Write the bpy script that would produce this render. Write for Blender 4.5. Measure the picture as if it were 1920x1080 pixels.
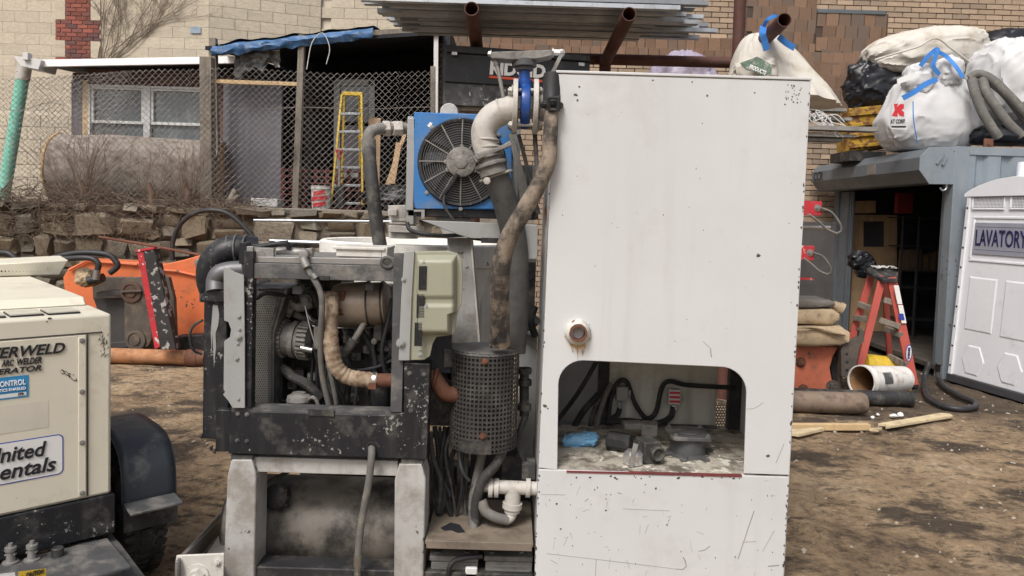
import bpy, bmesh, math, random
from mathutils import Vector, Matrix, noise
random.seed(7)
R = math.radians
V = Vector
for o in list(bpy.data.objects): bpy.data.objects.remove(o)
SC = bpy.context.scene
COL = SC.collection
# ---------------------------------------------------------------- camera, sky, sun, exposure
F, CX, CY = 1400.0, 960.0, 476.0
CAMZ = 1.70
ROT = Matrix.Rotation(R(87.0), 3, 'X') @ Matrix.Rotation(0.030, 3, 'Z')
cd = bpy.data.cameras.new('camera'); cam = bpy.data.objects.new('camera', cd); COL.objects.link(cam)
cam.matrix_world = Matrix.Translation((0, 0, CAMZ)) @ ROT.to_4x4()
cd.sensor_width = 36; cd.lens = 36 * F / 1920; cd.shift_y = -(540 - CY) / 1920
cd.clip_start = .05; cd.clip_end = 300
SC.camera = cam
W = bpy.data.worlds.new('World'); SC.world = W; W.use_nodes = True
wn, wl = W.node_tree.nodes, W.node_tree.links
SUN_EL, SUN_AZ = R(52), R(205)      # azimuth measured clockwise from +Y
sky = wn.new('ShaderNodeTexSky'); sky.sky_type = 'NISHITA'; sky.sun_disc = False
sky.sun_elevation = SUN_EL; sky.sun_rotation = SUN_AZ
sky.air_density = 1.0; sky.dust_density = 6.0; sky.ozone_density = 1.0
hs = wn.new('ShaderNodeHueSaturation'); hs.inputs['Saturation'].default_value = .62
wl.new(sky.outputs[0], hs.inputs['Color']); wl.new(hs.outputs[0], wn['Background'].inputs['Color'])
wn['Background'].inputs['Strength'].default_value = .105
sd = bpy.data.lights.new('sun', 'SUN'); sd.energy = 1.6; sd.angle = R(18); sd.color = (1, .98, .955)
so = bpy.data.objects.new('sun', sd); COL.objects.link(so)
dirv = V((math.sin(SUN_AZ) * math.cos(SUN_EL), math.cos(SUN_AZ) * math.cos(SUN_EL), math.sin(SUN_EL)))
so.rotation_euler = dirv.to_track_quat('Z', 'Y').to_euler(); so.location = (0, -5, 12)
SC.view_settings.view_transform = 'Standard'; SC.view_settings.look = 'None'
SC.view_settings.exposure = 0.46; SC.view_settings.gamma = 1; SC.view_settings.use_curve_mapping = False

# ---------------------------------------------------------------- pixel -> world helpers
def P(px, py, D):
    d = ROT @ V(((px - CX) / F, -(py - CY) / F, -1.0))
    return V((0, 0, CAMZ)) + d * (D / d.y)
def mp(n, D): return n * D / F
def rnd(a, b): return random.uniform(a, b)
def nz(p, s=1.0): return noise.noise(V(p) * s)

def catmull(pts, k=6):
    if len(pts) < 3 or k < 2: return [V(p) for p in pts]
    p = [V(pts[0]) * 2 - V(pts[1])] + [V(q) for q in pts] + [V(pts[-1]) * 2 - V(pts[-2])]
    out = []
    for i in range(1, len(p) - 2):
        for j in range(k):
            t = j / k
            out.append(.5 * ((2 * p[i]) + (p[i+1] - p[i-1]) * t + (2*p[i-1] - 5*p[i] + 4*p[i+1] - p[i+2]) * t*t + (3*p[i] - p[i-1] - 3*p[i+1] + p[i+2]) * t**3))
    out.append(p[-2]); return out

class MB:
    def __init__(s): s.v = []; s.f = []
    def add(s, vs, fs):
        n = len(s.v); s.v += [V(q) for q in vs]; s.f += [[i + n for i in f] for f in fs]; return s
    def box(s, c, sz, rot=None):
        c = V(c); h = V(sz) * .5; m = rot if rot is not None else Matrix.Identity(3)
        vs = [c + m @ V((x * h.x, y * h.y, z * h.z)) for x in (-1, 1) for y in (-1, 1) for z in (-1, 1)]
        return s.add(vs, [(0,1,3,2),(4,6,7,5),(0,4,5,1),(2,3,7,6),(0,2,6,4),(1,5,7,3)])
    def bx(s, x0, x1, y0, y1, z0, z1):
        return s.box(((x0+x1)/2, (y0+y1)/2, (z0+z1)/2), (abs(x1-x0), abs(y1-y0), abs(z1-z0)))
    def pbox(s, x0, y0, x1, y1, D, th):          # front face covers these photo pixels at distance D
        c = P((x0+x1)/2, (y0+y1)/2, D); c.y += th / 2
        return s.box(c, (mp(x1-x0, D), th, mp(y1-y0, D)))
    def bar(s, a, b, w, h, up=(0,0,1)):           # rectangular bar from a to b
        a, b = V(a), V(b); z = (b - a); L = z.length; z.normalize()
        u = V(up) - z * V(up).dot(z)
        if u.length < 1e-4: u = V((1,0,0))
        u.normalize(); x = u.cross(z)
        return s.box((a+b)/2, (w, h, L), Matrix((x, u, z)).transposed())
    def prism(s, pts, d):                         # polygon extruded by vector d
        n = len(pts); pts = [V(p) for p in pts]; d = V(d)
        return s.add(pts + [p + d for p in pts], [list(range(n)), list(range(2*n-1, n-1, -1))] + [(i, (i+1) % n, (i+1) % n + n, i + n) for i in range(n)])
    def pprism(s, px, D, th): return s.prism([P(x, y, D) for x, y in px], (0, th, 0))
    def tube(s, pts, r, n=10, k=1, cap=True, sq=False):
        pts = catmull(pts, k) if k > 1 else [V(p) for p in pts]
        m = len(pts); rr = r if isinstance(r, (list, tuple)) else [r] * m
        if len(rr) != m: rr = [rr[0] + (rr[-1]-rr[0]) * i/(m-1) for i in range(m)]
        vs = []; t = (pts[1]-pts[0]).normalized(); u = t.orthogonal().normalized()
        for i in range(m):
            t2 = (pts[min(i+1, m-1)] - pts[max(i-1, 0)])
            if t2.length < 1e-9: t2 = t
            t2.normalize(); u = (u - t2 * u.dot(t2))
            if u.length < 1e-6: u = t2.orthogonal()
            u.normalize(); w = t2.cross(u); t = t2
            for j in range(n):
                a = 2 * math.pi * (j + .5) / n
                vs.append(pts[i] + (u * math.cos(a) + w * math.sin(a)) * rr[i])
        fs = [(i*n+j, i*n+(j+1) % n, (i+1)*n+(j+1) % n, (i+1)*n+j) for i in range(m-1) for j in range(n)]
        if cap: fs += [list(range(n))[::-1], list(range((m-1)*n, m*n))]
        return s.add(vs, fs)
    def ptube(s, pts, rpx, n=10, k=6, cap=True):  # pts (px, py, D), radius in pixels at each depth
        if isinstance(rpx, (list, tuple)): rr = [mp(rpx[0], pts[0][2]), mp(rpx[1], pts[-1][2])]
        else: rr = [mp(rpx, pts[0][2]), mp(rpx, pts[-1][2])]
        return s.tube([P(*q) for q in pts], rr, n, k, cap)
    def lathe(s, c, axis, prof, n=20, caps=True):            # prof: (radius, height along axis)
        c = V(c); z = V(axis).normalized(); u = z.orthogonal().normalized(); w = z.cross(u)
        vs = [c + z*h + (u*math.cos(2*math.pi*j/n) + w*math.sin(2*math.pi*j/n)) * max(r, 1e-4) for r, h in prof for j in range(n)]
        m = len(prof)
        fs = [(i*n+j, i*n+(j+1) % n, (i+1)*n+(j+1) % n, (i+1)*n+j) for i in range(m-1) for j in range(n)]
        if caps: fs += [list(range(n))[::-1], list(range((m-1)*n, m*n))]
        return s.add(vs, fs)
    def cyl(s, a, b, r, n=14):
        return s.tube([a, b], r, n, 1)
    def pipe(s, a, b, ro, ri, n=18):              # hollow pipe
        a, b = V(a), V(b); L = (b-a).length
        c = V(a); z = (b-a).normalized(); u = z.orthogonal().normalized(); w = z.cross(u)
        prof = [(ro, 0), (ro, L), (ri, L), (ri, 0)]
        vs = [c + z*h + (u*math.cos(2*math.pi*j/n) + w*math.sin(2*math.pi*j/n)) * r for r, h in prof for j in range(n)]
        fs = [(i*n+j, i*n+(j+1) % n, ((i+1) % 4)*n+(j+1) % n, ((i+1) % 4)*n+j) for i in range(4) for j in range(n)]
        return s.add(vs, fs)
    def hexbolt(s, c, axis, r, h=None):
        h = h or r * .8; c = V(c); a = V(axis).normalized()
        s.cyl(c, c + a*h*.25, r*1.45, 12); s.cyl(c + a*h*.2, c + a*h*1.2, r, 6); return s.cyl(c + a*h*1.1, c + a*h*1.6, r*.5, 8)
    def grid(s, fn, nu, nv):
        vs = [fn(i/nu, j/nv) for j in range(nv+1) for i in range(nu+1)]
        return s.add(vs, [(j*(nu+1)+i, j*(nu+1)+i+1, (j+1)*(nu+1)+i+1, (j+1)*(nu+1)+i) for j in range(nv) for i in range(nu)])
    def blob(s, c, rad, e=.75, amp=.06, wr=.02, nu=44, nv=26, seed=0, rot=None, flat=None, shape=None, cr=0):
        c = V(c); rad = V(rad); m = rot if rot is not None else Matrix.Identity(3)
        def sg(x): return math.copysign(abs(x) ** e, x)
        def fn(a, b):
            th = a * 2 * math.pi; ph = (b - .5) * math.pi
            q = V((sg(math.cos(ph)) * sg(math.cos(th)), sg(math.cos(ph)) * sg(math.sin(th)), sg(math.sin(ph))))
            k = 1 + amp * noise.noise(q * 1.7 + V((seed*7.1, 0, 0))) + amp*.6 * noise.noise(q * 3.5 + V((0, seed*3.3, 0)))
            if cr: k += cr * (max(0, 1 - 5 * abs(noise.noise(V((q.x*2.1 + q.z*1.1, q.y*2.1, q.z*1.2 - q.x*.8)) + V((seed, 4, 2))))) ** 2 + .6 * max(0, 1 - 6 * abs(noise.noise(V((q.x*3.4 - q.z*1.6, q.y*3, q.z*1.5)) + V((seed*2, 1, 9))))) ** 2 - .5)
            k += wr * (1 - 2 * abs(noise.noise(V((q.x*2.5, q.y*2.5, q.z*6)) + V((seed, seed*2.0, 1))))) + wr*.7*(1 - 2*abs(noise.noise(q*7 + V((3, seed, 0)))))
            q = V((q.x*rad.x, q.y*rad.y, q.z*rad.z)) * k
            if shape: q = shape(q)
            if flat is not None and q.z < -flat: q.z = -flat + (q.z + flat)*.08
            return c + m @ q
        vs = [fn(i/nu, j/nv) for j in range(nv+1) for i in range(nu)]
        return s.add(vs, [(j*nu+i, j*nu+(i+1) % nu, (j+1)*nu+(i+1) % nu, (j+1)*nu+i) for j in range(nv) for i in range(nu)])
    def build(s, name, m, parent=None, bev=0.0, smooth=True, ang=38, pivot=None, fix=True):
        me = bpy.data.meshes.new(name)
        lo = V((min(q.x for q in s.v), min(q.y for q in s.v), min(q.z for q in s.v))); hi = V((max(q.x for q in s.v), max(q.y for q in s.v), max(q.z for q in s.v)))
        c = V(pivot) if pivot is not None else (V(((lo.x+hi.x)/2, (lo.y+hi.y)/2, lo.z)) if parent is None else (lo+hi)/2)
        me.from_pydata([q - c for q in s.v], [], s.f)
        if fix:
            b = bmesh.new(); b.from_mesh(me); bmesh.ops.recalc_face_normals(b, faces=b.faces); b.to_mesh(me); b.free()
        if smooth:
            me.polygons.foreach_set('use_smooth', [True] * len(me.polygons)); me.set_sharp_from_angle(angle=R(ang))
        if m: me.materials.append(m)
        o = bpy.data.objects.new(name, me); COL.objects.link(o)
        WL[o.name] = c
        if parent is not None: o.parent = parent; o.location = c - WL[parent.name]
        else: o.location = c
        if bev > 0:
            md = o.modifiers.new('edge', 'BEVEL'); md.width = bev; md.segments = 2; md.limit_method = 'ANGLE'; md.angle_limit = R(50)
            md.harden_normals = False
        return o
WL = {}
def tag(o, label=None, cat=None, group=None, kind=None):
    if label: o['label'] = label
    if cat: o['category'] = cat
    if group: o['group'] = group
    if kind: o['kind'] = kind
    return o
def thing(name, loc, label, cat, group=None):
    o = bpy.data.objects.new(name, None); COL.objects.link(o); o.location = loc; o.empty_display_size = .1
    WL[o.name] = V(loc); return tag(o, label, cat, group)
def piece(name, src, parent, loc, scale=(1,1,1), rot=None, m=None):   # a copy that shares mesh data; loc in world
    o = bpy.data.objects.new(name, src); COL.objects.link(o)
    o.parent = parent; o.location = V(loc) - WL[parent.name]; o.scale = scale
    if rot is not None: o.rotation_euler = rot
    return o
def dup(root, loc, rotz=None, label=None):
    r = root.copy(); COL.objects.link(r); r.location = loc; WL[r.name] = V(loc)
    if rotz is not None: r.rotation_euler = (0, 0, rotz)
    if label: r['label'] = label
    for ch in list(root.children):
        c = ch.copy(); COL.objects.link(c); c.parent = r
        for g in ch.children:
            d = g.copy(); COL.objects.link(d); d.parent = c
    return r
def text(s, parent, m, org, u, v, w, h, bold=0.0, shear=0.0, th=.0015, name='lettering', curve=None):
    fc = bpy.data.curves.new('t', 'FONT'); fc.body = s; fc.size = 1; fc.offset = bold; fc.shear = shear; fc.resolution_u = 3; fc.extrude = .02
    ob = bpy.data.objects.new('t', fc); COL.objects.link(ob); dg = bpy.context.evaluated_depsgraph_get()
    me = ob.evaluated_get(dg).to_mesh(); pts = [q.co.copy() for q in me.vertices]; fs = [list(p.vertices) for p in me.polygons]
    ob.evaluated_get(dg).to_mesh_clear(); bpy.data.objects.remove(ob)
    x0 = min(p.x for p in pts); x1 = max(p.x for p in pts); y0 = min(p.y for p in pts); y1 = max(p.y for p in pts)
    u = V(u).normalized(); v = V(v).normalized(); n = u.cross(v); org = V(org)
    vs = []
    for p in pts:
        a = (p.x-x0)/(x1-x0)*w; b = (p.y-y0)/(y1-y0)*h; q = org + u*a + v*b + n*(p.z*th/.02 + th)
        if curve: q = curve(q)
        vs.append(q)
    mb = MB(); mb.add(vs, fs)
    return mb.build(name, m, parent, smooth=False, fix=False)

# ---------------------------------------------------------------- materials
MC = {}
def mat(name, col, rough=.6, metal=0.0, var=.22, vs=4.0, dirt=None, da=.4, ds=2.5, streak=None, sa=.35, chips=None, ca=.35, cs=22, bump=.12, bs=45, rnd=0.0, spec=.4, sxy=11, sz=.7, gam=None):
    if name in MC: return MC[name]
    da *= .82; ds *= 1.7
    m = bpy.data.materials.new(name); m.use_nodes = True; t = m.node_tree; N = t.nodes; L = t.links
    b = N['Principled BSDF']; b.inputs['Metallic'].default_value = metal; b.inputs['Specular IOR Level'].default_value = spec
    tc = N.new('ShaderNodeTexCoord'); oi = N.new('ShaderNodeObjectInfo')
    sc = N.new('ShaderNodeVectorMath'); sc.operation = 'ADD'
    mu = N.new('ShaderNodeMath'); mu.operation = 'MULTIPLY'; mu.inputs[1].default_value = 53.0
    L.new(oi.outputs['Random'], mu.inputs[0]); L.new(tc.outputs['Object'], sc.inputs[0]); L.new(mu.outputs[0], sc.inputs[1])
    vec = sc.outputs[0]
    def nzn(scale, det=6, ro=.6, mapping=None):
        n = N.new('ShaderNodeTexNoise'); n.inputs['Scale'].default_value = scale; n.inputs['Detail'].default_value = det; n.inputs['Roughness'].default_value = ro
        if mapping:
            mpn = N.new('ShaderNodeMapping'); mpn.inputs['Scale'].default_value = mapping; L.new(vec, mpn.inputs['Vector']); L.new(mpn.outputs[0], n.inputs['Vector'])
        else: L.new(vec, n.inputs['Vector'])
        return n.outputs['Fac']
    def ramp(fac, a, bb, c0=0.0, c1=1.0):
        r = N.new('ShaderNodeMapRange'); r.inputs[1].default_value = a; r.inputs[2].default_value = bb; r.inputs[3].default_value = c0; r.inputs[4].default_value = c1
        L.new(fac, r.inputs[0]); return r.outputs[0]
    def mix(fac, c1, c2, bt='MIX'):
        x = N.new('ShaderNodeMixRGB'); x.blend_type = bt
        if isinstance(fac, float): x.inputs[0].default_value = fac
        else: L.new(fac, x.inputs[0])
        for i, c in ((1, c1), (2, c2)):
            if isinstance(c, (tuple, list)): x.inputs[i].default_value = (c[0], c[1], c[2], 1)
            else: L.new(c, x.inputs[i])
        return x.outputs[0]
    A = nzn(vs, 8, .62)
    g = ramp(A, .28, .72, 1 - var, 1 + var)
    c = mix(1.0, tuple(col), g, 'MULTIPLY')
    if rnd:
        c = mix(1.0, c, ramp(oi.outputs['Random'], 0, 1, 1 - rnd, 1 + rnd), 'MULTIPLY')
        if gam:
            r2 = N.new('ShaderNodeMath'); r2.operation = 'FRACT'; r3 = N.new('ShaderNodeMath'); r3.operation = 'MULTIPLY'; r3.inputs[1].default_value = 17.3
            L.new(oi.outputs['Random'], r3.inputs[0]); L.new(r3.outputs[0], r2.inputs[0])
            c = mix(ramp(r2.outputs[0], .45, 1.0, 0, .75), c, gam)
    if dirt:
        d = nzn(ds, 10, .68); c = mix(ramp(d, .62 - .3*da, .78 - .3*da, 0, min(1, .35 + da)), c, dirt)
    if streak:
        d = nzn(1.0, 7, .6, (sxy, sxy, sz)); d2 = nzn(1.7, 3, .5)
        k = N.new('ShaderNodeMath'); k.operation = 'MULTIPLY'; L.new(ramp(d, .5, .75, 0, 1), k.inputs[0]); L.new(ramp(d2, .35, .65, 0, sa*2), k.inputs[1]); k.use_clamp = True
        c = mix(k.outputs[0], c, streak)
    if chips:
        d = nzn(cs, 5, .6); d2 = nzn(cs*.12, 3, .5)
        ad = N.new('ShaderNodeMath'); ad.operation = 'MULTIPLY_ADD'; L.new(d2, ad.inputs[0]); ad.inputs[1].default_value = .7; L.new(d, ad.inputs[2])
        th = 1.13 - .2*ca
        c = mix(ramp(ad.outputs[0], th, th + .03), c, chips)
    L.new(c, b.inputs['Base Color'])
    L.new(ramp(A, .3, .7, min(1, rough + .1), max(.05, rough - .12)), b.inputs['Roughness'])
    if bump:
        bn = N.new('ShaderNodeBump'); bn.inputs['Strength'].default_value = min(1, bump * 2.2); bn.inputs['Distance'].default_value = .006
        L.new(nzn(bs, 8, .65), bn.inputs['Height']); L.new(bn.outputs[0], b.inputs['Normal'])
    MC[name] = m; return m
DUST = (.30, .27, .23)
RUST = (.13, .055, .028)
m_white = mat('white_paint', (.565, .57, .572), .42, 0, .06, 1.2, dirt=(.45, .43, .395), da=.24, ds=1.3, streak=(.42, .40, .37), sa=.16, bump=.03, bs=14)
m_white2 = mat('white_leg_paint', (.42, .415, .40), .55, 0, .18, 3, dirt=(.24, .22, .19), da=.6, ds=3.5, streak=(.2, .18, .15), sa=.4, chips=(.08, .06, .05), ca=.3, bump=.08)
m_whited = mat('dirty_white_paint', (.60, .58, .53), .6, 0, .15, 4, dirt=(.27, .24, .2), da=.36, ds=6, streak=(.2, .17, .13), sa=.4, chips=RUST, ca=.6, cs=18, bump=.15)
m_black = mat('black_paint', (.013, .014, .017), .45, 0, .4, 4, dirt=(.10, .096, .088), da=.38, ds=5, streak=(.11, .105, .095), sa=.25, chips=(.26, .25, .23), ca=.55, cs=60, bump=.08)
m_dark = mat('dark_steel', (.03, .03, .032), .62, .2, .4, 6, dirt=(.14, .125, .105), da=.5, ds=5, bump=.15)
m_engine = mat('engine_dirt', (.045, .045, .042), .7, .1, .4, 7, dirt=(.17, .15, .12), da=.5, ds=6, bump=.3, bs=60)
m_frame = mat('dusty_frame', (.075, .076, .078), .65, .1, .3, 5, dirt=(.27, .25, .22), da=.55, ds=3.5, streak=(.04, .04, .04), sa=.5, bump=.1)
m_alu = mat('dusty_aluminium', (.29, .28, .265), .5, .5, .2, 5, dirt=(.2, .18, .15), da=.45, ds=6, bump=.12)
m_steel = mat('bright_steel', (.42, .42, .41), .36, .9, .15, 6, dirt=(.25, .22, .18), da=.3, bump=.05)
m_galv = mat('galvanised_steel', (.40, .43, .46), .38, .7, .12, 8, dirt=(.32, .33, .34), da=.4, ds=9, bump=.05)
m_grey = mat('grey_paint', (.30, .305, .30), .5, 0, .12, 3, dirt=(.24, .22, .19), da=.4, ds=4, streak=(.2, .18, .16), sa=.3, bump=.06)
m_rubber = mat('worn_rubber', (.045, .044, .043), .7, 0, .3, 9, dirt=(.15, .14, .12), da=.5, ds=9, bump=.12)
m_rubberd = mat('dark_rubber', (.022, .022, .024), .6, 0, .3, 9, dirt=(.09, .085, .075), da=.4, ds=7, bump=.1)
m_hosegrey = mat('grey_hose_rubber', (.13, .125, .115), .75, 0, .25, 6, dirt=(.22, .20, .17), da=.5, ds=7, bump=.12)
m_worn = mat('scorched_worn_hose', (.25, .20, .15), .8, 0, .35, 9, dirt=(.05, .043, .037), da=.8, ds=6, streak=(.05, .04, .035), sa=.7, sz=1.6, sxy=24, bump=.4, bs=30)
m_rust = mat('rusty_steel', (.15, .065, .04), .8, .1, .3, 6, dirt=(.07, .04, .03), da=.5, ds=7, bump=.25)
m_rustpipe = mat('brown_rack_pipe', (.095, .04, .03), .7, .1, .25, 4, dirt=(.06, .035, .03), da=.45, ds=4, bump=.15)
m_rustlight = mat('orange_rust_pipe', (.40, .19, .09), .8, 0, .3, 5, dirt=(.14, .075, .045), da=.5, ds=5, streak=(.5, .38, .26), sa=.2, bump=.3)
m_blue = mat('blue_paint', (.035, .165, .42), .45, 0, .15, 4, dirt=(.16, .19, .22), da=.5, ds=4, streak=(.2, .21, .21), sa=.25, bump=.06)
m_bluev = mat('glossy_blue_valve', (.015, .065, .27), .25, 0, .12, 5, dirt=(.08, .1, .14), da=.3, ds=8, bump=.04)
m_pipew = mat('pale_pipe_paint', (.47, .445, .41), .6, 0, .15, 7, dirt=(.28, .25, .21), da=.45, ds=7, chips=(.1, .08, .06), ca=.4, bump=.15)
m_cast = mat('dusty_casting', (.22, .21, .195), .7, .2, .25, 9, dirt=(.11, .10, .09), da=.5, ds=10, bump=.35, bs=50)
m_olive = mat('olive_shield_paint', (.305, .305, .228), .42, 0, .08, 3, dirt=(.30, .28, .22), da=.35, ds=4, bump=.05)
m_wrap = mat('exhaust_wrap', (.33, .26, .185), .9, 0, .35, 10, dirt=(.15, .08, .05), da=.62, ds=14, bump=.6, bs=70)
m_muff = mat('heat_stained_steel', (.30, .25, .20), .55, .4, .25, 5, dirt=(.15, .12, .095), da=.5, ds=5, bump=.12)
m_cream = mat('cream_paint', (.69, .65, .53), .42, 0, .06, 2, dirt=(.40, .35, .26), da=.25, ds=2.6, chips=(.2, .17, .13), ca=.05, cs=60, bump=.04)
m_decal = mat('decal_white', (.76, .76, .74), .35, 0, .05, 6, dirt=(.5, .47, .4), da=.2, bump=.02)
m_ink = mat('black_ink', (.02, .02, .025), .5, 0, .1, bump=0)
m_inkblue = mat('blue_ink', (.03, .06, .35), .45, 0, .1, bump=0)
m_inkred = mat('red_ink', (.55, .03, .04), .5, 0, .1, bump=0)
m_inkwhite = mat('white_ink', (.9, .9, .9), .5, 0, .05, bump=0)
m_skyblue = mat('blue_sticker', (.04, .26, .52), .4, 0, .15, 3, bump=0)
m_yellow = mat('yellow_plastic', (.60, .41, .04), .45, 0, .12, 5, dirt=(.25, .17, .06), da=.3, bump=.06)
m_yelrust = mat('rusting_yellow_paint', (.43, .26, .03), .7, 0, .25, 6, dirt=(.13, .055, .03), da=.75, ds=5, chips=RUST, ca=.9, cs=16, bump=.3)
m_orange = mat('orange_machine_paint', (.66, .17, .065), .5, 0, .10, 3, dirt=(.36, .13, .06), da=.35, ds=3, chips=(.09, .07, .06), ca=.5, cs=20, bump=.06)
m_orangeb = mat('battered_orange_paint', (.50, .145, .08), .6, 0, .18, 5, dirt=(.24, .11, .08), da=.45, ds=5, chips=(.1, .07, .06), ca=.45, cs=20, bump=.2)
m_red = mat('red_paint', (.45, .03, .04), .5, 0, .2, 6, dirt=(.3, .12, .11), da=.35, ds=8, chips=(.6, .55, .5), ca=.5, bump=.1)
m_redlad = mat('orange_red_fibreglass', (.42, .085, .065), .5, 0, .12, 5, dirt=(.28, .09, .06), da=.3, bump=.06)
m_coupler = mat('brown_coupler_steel', (.095, .08, .068), .7, .2, .3, 5, dirt=(.17, .13, .095), da=.5, ds=5, bump=.25)
m_beamblk = mat('flaking_black_paint', (.03, .028, .028), .65, 0, .3, 6, chips=(.36, .33, .32), ca=1.0, cs=13, bump=.2)
m_canvas = mat('canvas_hose', (.45, .345, .225), .9, 0, .2, 7, dirt=(.2, .14, .09), da=.45, ds=7, bump=.35, bs=90)
m_bag = mat('white_woven_bag', (.58, .585, .59), .6, 0, .07, 5, dirt=(.46, .44, .41), da=.2, ds=1.5, bump=.12, bs=14)
m_bagdirty = mat('stained_woven_bag', (.56, .535, .48), .7, 0, .12, 5, dirt=(.34, .27, .19), da=.35, ds=2, bump=.14, bs=14)
m_strap = mat('blue_webbing', (.05, .22, .62), .7, 0, .1, 8, bump=.15)
m_blackbag = mat('black_plastic_sheet', (.012, .013, .017), .36, 0, .3, 5, bump=.25, bs=12, spec=.4)
m_purple = mat('lilac_plastic_wrap', (.33, .29, .38), .3, 0, .2, 5, dirt=(.5, .42, .44), da=.4, ds=6, bump=.4, bs=22, spec=.6)
m_boxblk = mat('black_toolbox_paint', (.022, .024, .027), .5, 0, .2, 4, dirt=(.1, .1, .1), da=.3, ds=4, bump=.06)
m_boxdust = mat('dusty_black_paint', (.05, .052, .055), .65, 0, .3, 6, dirt=(.17, .165, .155), da=.5, ds=6, chips=(.42, .4, .37), ca=.7, cs=20, bump=.1)
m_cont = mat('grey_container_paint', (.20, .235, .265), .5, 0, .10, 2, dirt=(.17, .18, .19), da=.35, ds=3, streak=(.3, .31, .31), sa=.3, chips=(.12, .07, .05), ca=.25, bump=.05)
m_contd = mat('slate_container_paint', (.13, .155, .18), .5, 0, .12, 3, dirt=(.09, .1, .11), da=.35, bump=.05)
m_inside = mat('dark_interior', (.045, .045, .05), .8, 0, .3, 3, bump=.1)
m_wood = mat('weathered_timber', (.22, .19, .155), .85, 0, .25, 6, streak=(.09, .075, .06), sa=.6, sxy=30, sz=2, bump=.35, bs=40)
m_woodnew = mat('fresh_timber', (.56, .40, .22), .8, 0, .15, 6, dirt=(.3, .2, .12), da=.35, ds=8, bump=.25)
m_woodpale = mat('pale_split_timber', (.60, .49, .31), .8, 0, .2, 8, dirt=(.22, .17, .12), da=.4, ds=9, bump=.3)
m_ply = mat('plywood', (.46, .31, .18), .75, 0, .15, 5, streak=(.24, .14, .075), sa=.5, sxy=20, bump=.1)
m_greywood = mat('grey_plank', (.27, .26, .245), .85, 0, .25, 7, bump=.35, rnd=.2)
m_lav = mat('white_moulded_plastic', (.74, .75, .78), .35, 0, .04, 2, dirt=(.45, .44, .42), da=.2, ds=3, bump=.02)
m_plate = mat('brushed_sign_plate', (.42, .44, .52), .4, .4, .12, 6, bump=.02)
m_bucket = mat('scuffed_white_plastic', (.66, .65, .62), .5, 0, .1, 6, dirt=(.3, .22, .15), da=.4, ds=7, bump=.06)
m_mesh = mat('fence_wire', (.23, .215, .20), .6, .1, .2, 5, dirt=(.12, .085, .065), da=.5, ds=2, bump=0)
m_teal = mat('teal_pipe', (.19, .52, .41), .5, 0, .12, 6, dirt=(.35, .45, .38), da=.4, bump=.05)
m_glass = mat('dusty_glass', (.10, .12, .13), .12, 0, .3, 3, dirt=(.2, .21, .21), da=.45, ds=4, bump=.01, spec=.8)
m_trim = mat('white_trim', (.60, .60, .59), .5, 0, .08, 4, dirt=(.35, .33, .3), da=.3, ds=6, bump=.05)
m_siding = mat('brown_siding', (.115, .055, .042), .75, 0, .2, 5, dirt=(.08, .05, .04), da=.4, bump=.15)
m_panelgrey = mat('slate_grey_panel', (.135, .13, .15), .6, 0, .1, 2, dirt=(.18, .16, .16), da=.3, bump=.05)
m_tarp = mat('blue_tarp', (.04, .12, .27), .5, 0, .25, 6, dirt=(.25, .3, .35), da=.4, ds=8, bump=.3, bs=25)
m_felt = mat('black_roof_felt', (.02, .021, .026), .8, 0, .3, 4, bump=.2)
m_bark = mat('grey_bark', (.30, .26, .22), .9, 0, .3, 6, dirt=(.085, .065, .05), da=.55, ds=5, bump=.9, bs=14, sxy=3)
m_cutwood = mat('cut_log_end', (.52, .34, .17), .85, 0, .25, 6, dirt=(.28, .17, .09), da=.4, bump=.3)
m_twig = mat('dry_twig', (.16, .105, .075), .9, 0, .3, 8, bump=0)
m_block = mat('cream_split_block', (.53, .465, .365), .9, 0, .14, 5, dirt=(.36, .29, .2), da=.35, ds=4, bump=.55, bs=28, rnd=.06)
m_mortar = mat('cream_mortar', (.56, .50, .41), .9, 0, .1, 5, bump=.2)
m_redbrick = mat('red_brick', (.27, .085, .062), .85, 0, .2, 10, bump=.35, rnd=.28, gam=(.10, .065, .07))
m_brick = mat('tan_brick', (.39, .29, .205), .85, 0, .10, 8, bump=.3, rnd=.2, gam=(.25, .195, .15))
m_joint = mat('dark_brick_joint', (.06, .048, .04), .9, 0, .15, 8, bump=.2)
m_shing = mat('brown_shingle', (.235, .148, .098), .95, 0, .2, 14, bump=.6, bs=160, rnd=.18, gam=(.15, .125, .105))
m_stone = mat('rubble_stone', (.17, .148, .115), .9, 0, .35, 9, dirt=(.07, .06, .047), da=.5, ds=6, bump=1.0, bs=16, rnd=.45, gam=(.22, .17, .11))
m_soilj = mat('stone_wall_packing', (.12, .10, .077), .95, 0, .3, 9, bump=.6, bs=30)
m_pvc = mat('black_hose', (.028, .028, .03), .5, 0, .2, 6, dirt=(.1, .095, .085), da=.35, bump=.06)
m_glove = mat('blue_nitrile', (.16, .36, .56), .5, 0, .15, 8, bump=.15)
m_batt = mat('dusty_battery_case', (.17, .165, .155), .7, 0, .25, 8, dirt=(.09, .085, .075), da=.5, ds=6, bump=.2)
m_tyre = mat('tyre_rubber', (.03, .029, .028), .8, 0, .25, 8, dirt=(.12, .1, .08), da=.5, ds=5, bump=.15)
m_fender = mat('blue_grey_fender', (.03, .036, .044), .45, 0, .2, 4, dirt=(.15, .15, .145), da=.4, ds=4, bump=.06)
m_chipred = mat('dark_red_primer', (.16, .035, .035), .7, 0, .25, 12, dirt=(.09, .05, .05), da=.4, bump=.1)
m_spot = mat('bare_chip', (.075, .066, .056), .7, 0, .4, 20, bump=.1)
m_scr = mat('scratch_grey', (.30, .29, .27), .6, 0, .2, 9, bump=0)
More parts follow.
